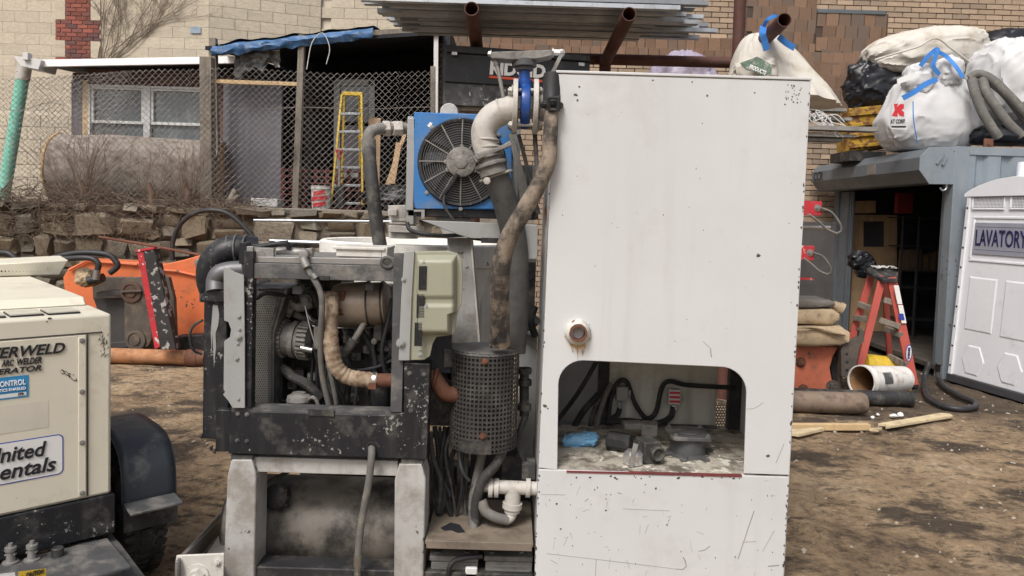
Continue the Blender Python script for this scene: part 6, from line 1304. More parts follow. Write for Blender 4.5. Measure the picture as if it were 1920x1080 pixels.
# ---- pipe rack with steel studs
rk = thing('pipe_rack', (.9, 7.1, 0), 'brown pipe rack whose open arm ends point forward above the machine', 'rack')
PD, FDp = 7.1, 5.9; PR = .056
xs_r = (P(897, 110, PD).x, P(1135, 110, PD).x, P(1383, 110, PD).x)
azf = (P(884, 16, FDp), P(1180, 26, FDp), P(1471, 37, FDp))
for k in range(3):
    top = 3.9 if k == 2 else 3.22
    q = MB(); q.cyl(V((xs_r[k], PD, 0)), V((xs_r[k], PD, top)), PR); q.build('post', m_rustpipe, rk)
    a = azf[k]; q = MB(); e = V((xs_r[k], PD, 3.16)); q.pipe(a, e + (e-a).normalized()*.0, PR, PR-.006, 22); q.build('arm', m_rustpipe, rk)
q = MB(); q.cyl(V((xs_r[0]-.1, PD+.06, 3.19)), V((xs_r[2]+.02, PD+.06, 3.20)), .052); q.build('cross_pipe', m_rustpipe, rk)
zs = max(azf[0].z, azf[1].z) + PR + .004
random.seed(31)
layers = 0
lab_i = 0
nst = 0
for ly in range(4):
    for j in range(13):
        y0 = 6.0 + j*.085; w = .083; h = .034
        x0 = P(668, 30, 6.0).x + rnd(0, .22) + (j > 4)*.06 + rnd(0, .25)*(ly == 0); x1 = P(1322, 40, 6.0).x + rnd(-.42, .14) + (.16 if (j > 7 and rnd(0, 1) > .4) else 0)
        zq = zs + ly*.047 + rnd(0, .010); y0 += rnd(-.004, .004); w = rnd(.068, .083)
        q = MB()     # a C-shaped stud, open side up or down
        q.bx(x0, x1, y0, y0+w-.004, zq, zq+.0025); q.bx(x0, x1, y0, y0+.0025, zq+.0026, zq+h); q.bx(x0, x1, y0+w-.0065, y0+w-.004, zq+.0026, zq+h); q.bx(x0, x1, y0+.0026, y0+.012, zq+h-.0025, zq+h)
        o = q.build('metal_stud', mat('stud_steel', (.36, .385, .41), .4, .55, .12, 8, dirt=(.22, .23, .24), da=.45, ds=5, bump=.04, rnd=.35), smooth=False); nst += 1
        tag(o, 'long galvanised steel stud lying in the stack on the brown pipe rack', 'stud', 'galvanised studs stacked on the rack')
# ---- black toolboxes behind the cooler
def tbox(px, D, th, tilt, lab, m, logo):
    t = thing('toolbox', P(*px[3], D), lab, 'toolbox'); 
    q = MB(); q.pprism(px, D, th); b = q.build('body', m, t, bev=.008, smooth=False); return t, b
t1, b1 = tbox([(836, 98), (1106, 116), (1106, 142), (1104, 170), (833, 153)], 6.5, .45, 0, 'black toolbox with white lettering over a red line behind the valve', m_boxblk, True)
q = MB(); q.pprism([(834, 84), (905, 88), (1107, 103), (1107, 115), (836, 97)], 6.47, .50); q.build('lid', m_boxblk, t1, bev=.006, smooth=False)
q = MB(); q.pprism([(847, 97), (857, 97.5), (857, 103), (847, 102.5)], 6.46, .03); q.build('latch', m_steel, t1); q = MB(); q.pprism([(1085, 117), (1096, 118), (1096, 124), (1085, 123)], 6.49, .02); q.build('latch', m_steel, t1)
ua = P(918, 140, 6.495); ub = P(1022, 147.5, 6.495); ud_ = (ub-ua).normalized(); vv = V((-ud_.z, 0, ud_.x))
text('RIDGID', t1, m_inkwhite, ua + V((0, -.004, 0)), ud_, vv, (ub-ua).length, mp(25.5, 6.5), .05, 0)
q = MB(); q.pprism([(917, 141.5), (1017, 150), (1017, 154.5), (917, 146)], 6.493, .004); q.build('red_line', mat('vivid_red', (.75, .10, .04), .5, bump=0), t1)
t2, b2 = tbox([(832, 153), (1000, 162), (1000, 206), (940, 202), (829, 196)], 6.52, .45, 0, 'dusty black toolbox underneath the lettered black toolbox', m_boxdust, False)
q = MB(); q.pbox(850, 209, 866, 760, 6.6, .1); q.pbox(1075, 209, 1091, 760, 6.6, .1); q.pbox(840, 203, 1100, 210, 6.56, .4); q = q.build('box_stand', m_wood); tag(q, 'timber stand under the black toolboxes behind the cooler', 'stand')
q.location.z = q.location.z
# ---- lilac wrapped bundle behind the cabinet top
def flump(pts_px, D, dep, m, name, lab, cat, seed=1, wr=.03, par=None):
    pass
q = MB(); q.blob(P(1288, 150, 7.8) + V((0, .2, .05)), (.37, .3, .27), .85, .10, .03, seed=3, nu=80, nv=50, cr=.06, shape=lambda p_: V((p_.x*(1.0 - .35*max(0, p_.z)/.3), p_.y, p_.z))); o = q.build('wrapped_bundle', m_purple); tag(o, 'bundle in lilac plastic wrap showing over the cabinet top', 'bundle')
q = MB(); q.bx(P(1200, 160, 7.8).x, P(1380, 160, 7.8).x, 7.75, 8.35, 0.0, P(1290, 186, 7.8).z); 
tag(q.build('pallet_stack', m_wood, bev=.01), 'tall timber stack under the lilac bundle behind the cabinet', 'pallets')

# ---- right: container
KX0, KY0, KY1 = 4.86, 8.3, 11.35
ct = thing('shipping_container', (6, 9.5, 0), 'slate grey shipping container with open roller door at the right', 'container')
ctop = P(1790, 274, KY0).z
def kb_(x0, x1, y0, y1, z0, z1, m, nm, par=ct, bev=.004): q = MB(); q.bx(x0, x1, y0, y1, z0, z1); return q.build(nm, m, par, bev=bev)
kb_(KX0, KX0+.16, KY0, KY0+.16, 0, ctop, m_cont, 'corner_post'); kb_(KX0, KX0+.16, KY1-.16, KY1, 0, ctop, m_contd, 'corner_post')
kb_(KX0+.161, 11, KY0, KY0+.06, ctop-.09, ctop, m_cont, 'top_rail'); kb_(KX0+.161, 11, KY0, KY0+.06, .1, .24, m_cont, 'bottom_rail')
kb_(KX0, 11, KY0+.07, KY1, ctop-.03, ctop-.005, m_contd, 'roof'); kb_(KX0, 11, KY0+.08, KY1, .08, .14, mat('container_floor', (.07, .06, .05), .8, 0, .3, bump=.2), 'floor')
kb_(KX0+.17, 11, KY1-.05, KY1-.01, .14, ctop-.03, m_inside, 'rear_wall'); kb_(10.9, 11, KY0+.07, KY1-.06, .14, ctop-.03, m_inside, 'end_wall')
q = MB(); x = KX0 + .165; pts = []
while x < 10.9:
    for dx, dy in ((0, 0), (.07, 0), (.105, .035), (.175, .035), (.21, 0)): pts.append((x+dx, KY0+.012+dy))
    x += .28
vs = [V((a, b, z)) for z in (.241, ctop-.091) for a, b in pts]; n = len(pts); q.add(vs, [(i, i+1, n+i+1, n+i) for i in range(n-1)]); q.build('corrugated_wall', m_cont, ct, smooth=False)
# roller door hood over the mouth
hx = KX0 - .37
def hz_(px, py, X): # pixel to (y, z) on plane x = X
    t = ROT @ V(((px-CX)/F, -(py-CY)/F, -1)); k = X/t.x; return V((0, 0, CAMZ)) + t*k
h0 = P(1724, 272, KY0-.02).z
prof = [(KX0+.002, ctop-.02), (hx+.09, ctop-.03), (hx, ctop-.13), (hx, ctop-.27), (hx+.11, ctop-.41), (KX0-.02, ctop-.41), (KX0-.02, ctop-.39)]
q = MB(); q.prism([V((a, KY0+.03, z)) for a, z in prof], (0, KY1-KY0-.05, 0)); hood = q.build('door_hood', mat('hood_grey', (.13, .15, .17), .5, 0, .1, 3, dirt=(.12, .13, .14), da=.4, bump=.05), ct, bev=.004, smooth=False)
q = MB(); q.prism([V((KX0+.07, KY0+.004, ctop-.005)), V((hx+.085, KY0+.004, ctop-.02)), V((hx-.012, KY0+.004, ctop-.125)), V((hx-.012, KY0+.004, ctop-.275)), V((hx+.105, KY0+.004, ctop-.425)), V((KX0+.07, KY0+.004, ctop-.42))], (0, .022, 0)); q.build('hood_end', m_cont, ct, bev=.003, smooth=False)
q = MB(); q.bar(V((hx+.17, KY0, ctop-.20)), V((hx+.21, KY0, ctop-.12)), .02, .03, (0, 1, 0)); q.bar(V((hx+.23, KY0, ctop-.21)), V((hx+.265, KY0, ctop-.10)), .02, .05, (0, 1, 0)); q.build('hood_bracket', m_cont, ct)
q = MB(); q.box((hx-.002, 9.45, ctop-.20), (.006, .22, .12)); q.build('data_plate', m_alu, ct)
text('CCR', hood, m_ink, V((hx-.001, KY1-.10, ctop-.265)), V((0, -1, 0)), UP, .34, .13, .02)
q = MB(); q.tube([V((KX0-.06, KY0+.03, ctop-.42)), V((KX0-.06, KY0+.03, ctop-.47)), V((KX0-.10, KY0+.03, ctop-.49)), V((KX0-.13, KY0+.03, ctop-.46))], .010, 8, 4); q.build('door_hook', m_galv, ct)
q = MB(); q.box((KX0+.37, KY0+.02, ctop+.03), (.10, .02, .13)); q.lathe((KX0+.37, KY0+.008, ctop+.04), (0, -1, 0), [(.02, 0), (.02, .004), (0, .004)], 14); q.build('lifting_lug', m_rust, ct, bev=.01)
# door jambs and things standing inside the container
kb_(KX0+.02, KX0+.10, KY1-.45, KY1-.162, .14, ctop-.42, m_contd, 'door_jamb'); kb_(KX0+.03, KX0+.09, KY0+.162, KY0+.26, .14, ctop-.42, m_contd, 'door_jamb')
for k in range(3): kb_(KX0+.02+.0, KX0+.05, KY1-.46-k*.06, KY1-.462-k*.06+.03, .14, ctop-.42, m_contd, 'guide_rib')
cb = thing('plywood_cabinet', (6.2, 10.4, .14), 'plywood cupboard with a square hole inside the dark container', 'cupboard')
D = 11.0
def holed(x0, y0, x1, y1, hx0, hy0, hx1, hy1, m, nm):
    q = MB(); q.pprism([(x0, y0), (x1, y0), (x1, hy0), (x0, hy0)], D, .03); q.pprism([(x0, hy1), (x1, hy1), (x1, y1), (x0, y1)], D, .03); q.pprism([(x0, hy0+.1), (hx0, hy0+.1), (hx0, hy1-.1), (x0, hy1-.1)], D, .03); q.pprism([(hx1, hy0+.1), (x1, hy0+.1), (x1, hy1-.1), (hx1, hy1-.1)], D, .03); return q.build(nm, m, cb)
holed(1594, 403, 1682, 500, 1619, 415, 1659, 463, m_ply, 'front'); 
q = MB(); q.pprism([(1602, 377), (1642, 376), (1642, 399), (1602, 400)], D-.08, .08); q.build('upper_box', m_ply, cb); q = MB(); q.pbox(1594, 402, 1682, 640, D+.04, .02); q.build('back', m_inside, cb); q = MB(); q.pbox(1594, 500, 1682, 640, D+.0, .03); q.build('lower_panel', m_ply, cb)
q = MB(); q.pbox(1684, 362, 1712, 400, 10.5, .1); tag(q.build('red_box', mat('dull_red', (.22, .03, .03), .6, bump=.05)), 'dull red box on the upper shelf inside the container', 'box')
se = thing('steel_shelving', (7.0, 10.4, .14), 'dim steel shelving at the back of the container', 'shelving')
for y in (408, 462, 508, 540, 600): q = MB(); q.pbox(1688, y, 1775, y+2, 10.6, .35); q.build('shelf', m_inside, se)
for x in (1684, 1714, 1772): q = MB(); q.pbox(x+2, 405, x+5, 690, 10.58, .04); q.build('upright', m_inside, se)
random.seed(8)
for k in range(6):
    x = 1693 + k*13; q = MB(); q.pbox(x, 466 + rnd(0, 12), x + rnd(8, 12), 507, 10.7, .12); tag(q.build('storage_carton', mat('dim_carton', (.16, .11, .07), .8, bump=.1)), 'dim brown carton on the middle shelf inside the container', 'carton', 'cartons on the container shelf')
q = MB(); q.blob(P(1612, 488, 9.2), (.12, .1, .10), .8, .2, .15, seed=6); q.blob(P(1622, 500, 9.2), (.10, .1, .12), .8, .2, .15, seed=9); tag(q.build('black_bag', m_blackbag), 'crumpled black plastic bag at the container mouth above the ladder', 'bag')
# ---- red step ladder
rl_ = thing('step_ladder', P(1665, 725, 8.1), 'orange red step ladder with black top standing at the container mouth', 'ladder')
for (a, b, nm) in (((1668, 516, 8.0), (1712, 724, 7.95), 'front_rail'), ((1640, 512, 8.0), (1600, 690, 8.05), 'front_rail')): 
    pass
def bar(a, b, w, h, m, nm, par, up=(0, 1, 0)): q = MB(); q.bar(P(*a), P(*b), w, h, up); return q.build(nm, m, par, bev=.003)
bar((1671, 520, 7.9), (1713, 722, 7.75), .095, .03, m_redlad, 'front_rail', rl_); bar((1634, 516, 8.2), (1592, 650, 8.15), .075, .03, m_redlad, 'rear_rail', rl_)
bar((1655, 518, 7.95), (1612, 688, 7.75), .075, .03, m_redlad, 'front_rail', rl_); bar((1658, 520, 8.3), (1668, 672, 8.5), .06, .03, m_redlad, 'rear_rail', rl_)
q = MB(); q.prism([P(1624, 508, 8.15), P(1646, 504, 8.3), P(1684, 516, 8.1), P(1682, 530, 7.85), P(1656, 530, 7.85), P(1626, 516, 8.1)], (0, 0, .035)); q.build('top_cap', m_dark, rl_, bev=.004)
q = MB()
for k in range(30): p_ = P(rnd(1640, 1680), 510, 8.1); p_.z = P(1660, 506, 8.1).z + .02; q.box(p_ + V((0, rnd(-.05, .1), rnd(0, .02))), (rnd(.02, .06), rnd(.01, .03), .008), Matrix.Rotation(rnd(0, 3), 3, 'Z'))
tag(q.build('paper_scraps', m_trim, rl_, smooth=False), kind='stuff')
for a, b in (((1657, 562, 7.9), (1678, 568, 7.88)), ((1650, 600, 7.82), (1686, 612, 7.82)), ((1660, 616, 8.05), (1690, 628, 7.8)), ((1666, 668, 8.0), (1700, 684, 7.76)), ((1610, 570, 8.15), (1642, 582, 7.9)), ((1602, 596, 8.15), (1634, 600, 7.9))): bar(a, b, .04, .06, m_wood, 'step', rl_, (0, 0, 1))
for y0, y1, x, m, nm in ((535, 570, 1681, m_decal, 'white_label'), (572, 606, 1689, m_decal, 'white_label'), (588, 600, 1690, m_inkblue, 'blue_label')):
    q = MB(); q.pprism([(x-5, y0), (x+4, y0), (x+4 + (y1-y0)*.2, y1), (x-5 + (y1-y0)*.2, y1)], 7.80 if y0 < 580 else 7.795, .004); q.build(nm, m, rl_)
q = MB(); c = P(1704, 662, 7.765); q.add([c + V((.034*math.cos(a), 0, .09*math.sin(a))) for a in [k*.3 for k in range(21)]], [list(range(21))]); e1 = q.build('oval_badge', m_inkblue, rl_, smooth=False)
q = MB(); q.add([c + V((.027*math.cos(a), -.002, .08*math.sin(a))) for a in [k*.3 for k in range(21)]], [list(range(21))]); q.build('badge_face', m_decal, e1, smooth=False)
text('WERNER', e1, m_ink, c + V((.012, -.004, -.065)), UP, V((-1, 0, 0)), .13, .026, .03)
q = MB(); q.pbox(1705, 715, 1722, 727, 7.74, .06); q.build('foot', m_dark, rl_, bev=.004)
# ---- lavatory cabin
lt0 = P(1778, 716, 8.15); tl_ = R(-79)   # wall runs toward the camera
LU = V((math.cos(tl_), math.sin(tl_), 0)); LN = V((math.sin(tl_), -math.cos(tl_), 0))
lv = thing('portable_toilet', lt0 + LU*.55 - LN*.55, 'white moulded plastic lavatory cabin at the right edge', 'portable toilet')
B0 = V((lt0.x, lt0.y, 0))
LH = P(1805, 365, 8.15).z
def lp(s, o, z): return B0 + LU*s + LN*o + UP*z + V((.10*(z/LH), 0, 0))
def lface(px, py):
    t = ROT @ V(((px-CX)/F, -(py-CY)/F, -1)); o = V((0, 0, CAMZ)); 
    # the wall leans slightly: iterate on height
    z = 1.0
    for _ in range(6):
        base = B0 + V((.10*z/LH, 0, 0)); k = (base - o).dot(LN)/t.dot(LN); w = o + t*k; z = w.z
    return (w - base).dot(LU), z
def lquad(s0, s1, z0, z1, o0, o1, m, nm, par=lv, bev=.006, inset=0):
    q = MB(); q.add([lp(s0, o0, z0), lp(s1, o0, z0), lp(s1, o0, z1), lp(s0, o0, z1), lp(s0+inset, o1, z0+inset), lp(s1-inset, o1, z0+inset), lp(s1-inset, o1, z1-inset), lp(s0+inset, o1, z1-inset)], [(3,2,1,0), (4,5,6,7), (0,1,5,4), (1,2,6,5), (2,3,7,6), (3,0,4,7)]); return q.build(nm, m, par, bev=bev, smooth=False)
LW_ = 1.15
lbody = lquad(0, LW_, .10, LH, -1.1, 0, m_lav, 'wall', bev=.01)
lquad(-.02, LW_+.02, .02, .10, -1.12, .02, m_inside, 'skid')
lquad(.0, .05, .10, LH, .001, .022, m_lav, 'corner_trim'); lquad(LW_-.05, LW_, .10, LH, .001, .022, m_lav, 'corner_trim')
for k in range(9): q = MB(); q.lathe(lp(.025, .022, .2 + k*.215), LN, [(.012, 0), (.012, .004), (0, .005)], 10); q.build('rivet', m_ink, lv)
def prect(x0, y0, x1, y1):
    s0, zt0 = lface(x0, y0); s1, _ = lface(x1, y0); _, zb_ = lface(x0, y1); return s0, s1, zb_, zt0
s0 = lface(1822, 395)[0]; s1 = lface(1884, 395)[0]; z1 = lface(1822, 366)[1]; z0 = lface(1822, 394)[1]
def frame(s0, s1, z0, z1, w, d, nm='panel_frame'):
    q = MB()
    for (a, b, c_, d_) in ((s0, s1, z0, z0+w), (s0, s1, z1-w, z1), (s0, s0+w, z0+w+.001, z1-w-.001), (s1-w, s1, z0+w+.001, z1-w-.001)):
        q.add([lp(a, 0.0, c_), lp(b, 0.0, c_), lp(b, 0.0, d_), lp(a, 0.0, d_), lp(a+.004, d, c_+.004), lp(b-.004, d, c_+.004), lp(b-.004, d, d_-.004), lp(a+.004, d, d_-.004)], [(3,2,1,0), (4,5,6,7), (0,1,5,4), (1,2,6,5), (2,3,7,6), (3,0,4,7)])
    return q.build(nm, m_lav, lv, bev=.004)
wv = s1 - s0
for k in range(2):
    a = s0 + k*(wv + .06); frame(a, a + wv, z0, z1, .02, .016, 'vent_frame')
    q = MB(); perf(q, lambda u, v: lp(a + .021 + (wv-.042)*u, .006, z0 + .021 + (z1-z0-.042)*v), 22, 8, .55, 4, False); q.build('vent_grille', m_lav, lv, smooth=False)
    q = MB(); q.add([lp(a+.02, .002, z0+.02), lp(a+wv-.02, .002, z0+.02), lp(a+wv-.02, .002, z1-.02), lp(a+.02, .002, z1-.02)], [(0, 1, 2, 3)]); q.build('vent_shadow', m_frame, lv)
z1 = lface(1828, 417)[1]; z0 = lface(1828, 476)[1]; s0 = lface(1828, 440)[0]; sw = LW_ - s0 - .10
sg_ = lquad(s0, s0 + sw, z0, z1, .002, .012, m_plate, 'sign_plate', bev=.002)
le = lface(1916, 448)[0]; lw6 = le - lface(1831, 455)[0]; 
zl0, zl1 = lface(1831, 461)[1], lface(1831, 430)[1]
text('LAVATORY', sg_, m_inkblue if False else mat('navy_ink', (.022, .02, .09), .5, bump=0), lp(lface(1831, 455)[0], .0125, zl0), LU, UP, min(lw6*1.14, sw - .05), zl1 - zl0, .012)
text('CLEAN READY PLEASE KEEP CLEAN READY', sg_, mat('faint_ink', (.12, .12, .2), .6, bump=0), lp(s0 + .03, .0125, z1 - .045), LU, UP, sw - .06, .016, 0) if False else None
for zz in (z1 - .05, z0 + .045): lquad(s0 + .02, s0 + sw - .02, zz, zz + .006, .0122, .0132, mat('faint_ink', (.12, .12, .2), .6, bump=0), 'sign_rule', sg_, 0)
z1 = lface(1822, 405)[1]; z0 = lface(1822, 490)[1]; frame(.10, LW_ - .05, z0, z1, .03, .010)
for px0, py0, px1, py1 in ((1812, 520, 1866, 624), (1879, 528, 1942, 640)):
    a, b = lface(px0, (py0+py1)/2)[0], lface(px1, (py0+py1)/2)[0]; d_ = lface((px0+px1)/2, py0)[1]; c_ = lface((px0+px1)/2, py1)[1]
    lquad(a, b, c_, d_, .0, .007, m_lav, 'raised_panel', bev=.004, inset=.018)
for a, zc in (lface(1824, 676), lface(1893, 692)):
    q = MB(); pts = [(a + .155*math.cos(t), zc + .18*math.sin(t)) for t in [R(60*k) for k in range(6)]]
    q.add([lp(x, .0005, z) for x, z in pts] + [lp(a + (x-a)*.90, .008, zc + (z-zc)*.90) for x, z in pts], [list(range(6, 12))] + [(k, (k+1) % 6, 6+(k+1) % 6, 6+k) for k in range(6)]); q.build('moulded_boss', m_lav, lv, bev=.003, smooth=False)
# roof: arched lid
q = MB()
def lroof(u, v): s = -.03 + (LW_+.06)*u; o = .03 - 1.16*v; return lp(s, o, LH + .01 + .16*math.sin(math.pi*min(1, max(0, u)))**.8*(1) + .06*math.sin(math.pi*v))
q.grid(lroof, 24, 16); rf = q.build('roof', m_lav, lv, ang=50)
q = MB(); n_ = 24; q.add([lroof(k/n_, 0) for k in range(n_+1)] + [lp(-.03 + (LW_+.06)*k/n_, .03, LH - .02) for k in range(n_+1)], [(k, k+1, n_+2+k, n_+1+k) for k in range(n_)]); q.build('roof_gable', m_lav, lv)
q = MB(); vp = lp(.12, -.55, LH + .07); q.lathe(vp, UP, [(.12, 0), (.075, .08), (.065, .085), (.06, .30), (0, .30)], 18); q.build('vent_pipe', m_lav, lv)

# ---- items on the dirt before the container
gr = thing('orange_attachment', P(1545, 735, 7.6), 'battered orange steel attachment under the folded hoses right of the cabinet', 'attachment')
q = MB(); q.pprism([(1440, 640), (1572, 652), (1562, 668), (1556, 690), (1560, 712), (1574, 732), (1574, 742), (1440, 742)], 7.6, .25); q.build('side_plate', m_orangeb, gr, bev=.008, smooth=False)
for x, y, r_ in ((1501, 679, 7), (1505, 730, 7), (1561, 725, 9)): q = MB(); q.hexbolt(P(x, y, 7.6), (0, -1, 0), mp(r_, 7.6), .05 if r_ > 8 else .03); q.build('bolt', m_coupler if r_ > 8 else m_rust, gr)
q = MB(); q.pprism([(1571, 652), (1580, 650), (1578, 738), (1572, 738)], 7.62, .35); q.pprism([(1440, 742), (1580, 742), (1576, 749), (1440, 750)], 7.58, .3); q.build('edge_plate', m_coupler, gr, bev=.004)
q = MB(); q.pprism([(1556, 660), (1572, 652), (1572, 736), (1562, 712), (1558, 690)], 7.68, .1); q.build('inner_plate', m_dark, gr)
hk = thing('steel_hook', P(1600, 700, 7.5), 'rusty hooked steel bracket with holes beside the orange attachment', 'bracket')
q = MB(); q.pprism([(1577, 655), (1586, 640), (1600, 636), (1610, 632), (1612, 622), (1607, 618), (1614, 615), (1621, 622), (1620, 640), (1612, 650), (1607, 680), (1600, 705), (1578, 706)], 7.5, .05); q.build('bracket_plate', m_coupler, hk, bev=.004, smooth=False)
for y in (664, 679, 694): q = MB(); q.lathe(P(1588, y, 7.5), (0, -1, 0), [(.016, -.01), (.016, .0015), (0, .0015)], 12); q.build('hole', m_ink, hk)
def fold(x0, x1, yb, yt, D, dep, m, nm, lab, seed):
    # flattened fire hose folded back on itself: a squashed loop with thickness
    q = MB(); a = P(x0, (yb+yt)/2, D); b = P(x1, (yb+yt)/2, D); h = mp(yb-yt, D)*.5
    def fn(u, v):
        t = v*2*math.pi; end = min(1, (1-u)*14)**.5; k = 1 + .10*noise.noise(V((u*4, math.cos(t), seed))) ; x = a.x + (b.x-a.x)*u
        return V((x, D + dep*.5 + dep*.5*math.copysign(abs(math.cos(t))**.4, math.cos(t))*k, (a.z+b.z)/2 + (b.z-a.z)*(u-.5) + h*max(.55, end)*math.copysign(abs(math.sin(t))**.35, math.sin(t))*k + .015*noise.noise(V((u*3, seed, t)))))
    q.grid(fn, 26, 22); q.add([fn(1, k/22) for k in range(22)], [list(range(22))]); o = q.build(nm, m, ang=55); return tag(o, lab, 'hose', 'folded flat hoses on the attachment')
fold(1440, 1593, 652, 612, 7.45, .5, m_canvas, 'folded_hose', 'lowest folded tan canvas hose on the orange attachment', 1)
fold(1440, 1574, 611, 579, 7.5, .45, m_canvas, 'folded_hose', 'middle folded tan canvas hose just above the lowest one', 2)
o = fold(1440, 1566, 578, 562, 7.5, .4, mat('grey_canvas', (.17, .16, .14), .9, 0, .25, 7, bump=.35), 'folded_hose', 'grey flat hose with a brass end on top of the pile', 3)
q = MB(); q.ptube([(1562, 572, 7.6), (1575, 577, 7.58)], 9, 14, 1); q.pipe(P(1573, 576, 7.58), P(1581, 580, 7.57), mp(11, 7.58), mp(6, 7.58)); q.build('brass_coupling', m_canvas, o)
q = MB(); q.grid(lambda u, v: P(1470 + 115*u, 606 + 14*u + 8*v + 3*math.sin(u*7 + v*2), 7.43 - .03*math.sin(v*3)), 24, 5); q.build('loose_flap', m_canvas, bpy.data.objects['folded_hose'])
bk = thing('white_bucket', P(1640, 745, 7.35), 'scuffed white bucket tipped on its side with brown inside', 'bucket')
a = P(1614, 718, 7.3); b = P(1692, 730, 7.58); a.z = .165; b.z = .142; ax = (b-a).normalized(); L = (b-a).length; ro = mp(28, 7.5)
q = MB(); q.lathe(a, ax, [(ro*.95, .012), (ro*.97, .0), (ro*1.05, 0), (ro*1.06, .02), (ro*1.02, .024), (ro*1.02, .05), (ro*1.04, .055), (ro*1.04, .07), (ro*.99, .075), (ro*.86, L), (0, L)], 34, False); q.build('pail', m_bucket, bk)
q = MB(); q.lathe(a, ax, [(ro*.95, .0115), (ro*.82, L-.03), (0, L-.031)], 30, False); q.build('stained_inside', mat('brown_residue', (.24, .13, .06), .8, 0, .4, 7, dirt=(.4, .3, .2), da=.4, bump=.2), bk)
u1 = ax.orthogonal().normalized(); w1 = ax.cross(u1)
if u1.z < 0: u1 = -u1
tc_ = V((0, -1, .35)); tc_ = (tc_ - ax*tc_.dot(ax)).normalized(); bw = ax.cross(tc_)
q = MB(); q.grid(lambda u, v: a + ax*(.16 + .13*u) + (tc_*math.cos((v-.5)*.8) + bw*math.sin((v-.5)*.8))*(ro*(.99 - .13*(.16+.13*u-.07)/(L-.07)) + .003), 3, 8); q.build('dark_label', m_frame, bk)
yb = thing('yellow_jug', P(1650, 700, 7.7), 'yellow plastic jug lying behind the tipped white bucket', 'jug')
q = MB(); a = P(1614, 684, 8.0); b = P(1688, 694, 8.05); ax2 = (b-a).normalized(); q.lathe(a, ax2, [(.07, 0), (.125, .02), (.13, .1), (.122, .11), (.13, .13), (.13, .2), (.122, .21), (.13, .23), (.135, .38), (.11, .43), (0, .44)], 24); q.build('body', m_yellow, yb)
q = MB(); q.ptube([(1692, 742, 7.7), (1698, 724, 7.7)], 8, 12, 1); q.build('red_cap', m_inkred, yb)
q = MB(); q.tube([P(x, y, 7.7) for x, y in ((1694, 738), (1706, 734), (1709, 724), (1697, 723), (1691, 732))], .013, 8, 1); q.build('handle', m_yellow, yb)
pp = thing('steel_pipe', P(1560, 790, 6.7), 'thick brown steel pipe lying on the dirt right of the cabinet', 'pipe')
zr = mp(20, 6.7); a = P(1380, 770, 6.62); b = P(1620, 772, 6.62); a.z = b.z = zr + .01; q = MB(); q.tube([a, b - V((.02, 0, 0)), b], [zr, zr, zr*.93], 26, 1); q.build('barrel', mat('brown_pipe', (.235, .175, .13), .6, .1, .25, 4, dirt=(.09, .065, .05), da=.5, ds=5, bump=.12), pp)
p2 = thing('black_pipe', P(1660, 770, 7.2), 'dark pipe end lying on the dirt behind the brown pipe', 'pipe')
zr = mp(14, 7.1); a = P(1440, 762, 6.95); b = P(1706, 765, 6.95); a.z = b.z = zr + .01; q = MB(); q.tube([a, b], zr, 22, 1); q.build('barrel', m_dark, p2); q = MB(); q.lathe(b - V((.02, 0, 0)), (1, 0, 0), [(zr, 0), (zr*1.06, .002), (zr*1.06, .03), (zr, .032)], 22); q.build('end_ring', m_dark, p2)
def board(x0, y0, x1, y1, w, t, m, lab, nm='board', grp=None):
    a = fz(x0, y0, .03); b = fz(x1, y1, .03); q = MB(); q.bar(a, b, w, t, (0, 0, 1)); return tag(q.build(nm, m, bev=.003), lab, 'board', grp)
board(1380, 800, 1629, 800, .06, .05, m_woodnew, 'tan timber batten on the dirt along the brown pipe', 'timber_batten')
q = MB(); a = fz(1654, 803, .03); b = fz(1776, 781, .03); d_ = (b-a).normalized(); s_ = V((-d_.y, d_.x, 0)); q.prism([a - s_*.03, a + d_*.08 + s_*.02, a + d_*.03 + s_*.06, b + s_*.055, b + d_*.04, b - s_*.05], (0, 0, .022)); tag(q.build('split_board', m_woodpale, bev=.002), 'pale split board lying alone on the dirt', 'board')
q = MB(); a = fz(1470, 815, .02); b = fz(1542, 806, .02); q.prism([a, a + V((.1, -.05, 0)), b + V((0, -.03, 0)), b + V((.0, .02, 0)), a + V((.05, .07, 0))], (0, 0, .02)); tag(q.build('wood_splinter', m_woodpale), 'pale wood splinter by the cabinet foot before the batten', 'splinter')
q = MB(); a = fz(1630, 808, .02); q.prism([a, a + V((.07, -.01, 0)), a + V((.13, .05, 0)), a + V((.02, .03, 0))], (0, 0, .018)); tag(q.build('wood_splinter', m_woodpale), 'small pale splinter at the near end of the split board', 'splinter')
random.seed(77)
for k in range(7):
    p_ = fz(1640 + rnd(-6, 60), 778 + rnd(-3, 5), .02); q = MB(); q.blob(p_, (rnd(.01, .028), .013, .011), 1, .5, .25, 10, 7, k); tag(q.build('rubble_lump', m_decal), 'small white rubble lump on the dirt by the dark pipe end', 'rubble', 'white rubble lumps by the pipe')
q = MB(); q.tube([fz(1742, 680, .25), fz(1733, 712, .08), fz(1738, 742, .04), fz(1765, 760, .035), fz(1800, 767, .035), fz(1826, 764, .035), fz(1826, 754, .035), fz(1796, 741, .04), fz(1768, 722, .05), fz(1758, 700, .12), fz(1760, 680, .25)], .028, 12, 8)
tag(q.build('rubber_hose', m_pvc), 'thick black hose curling from the container to the lavatory cabin', 'hose')
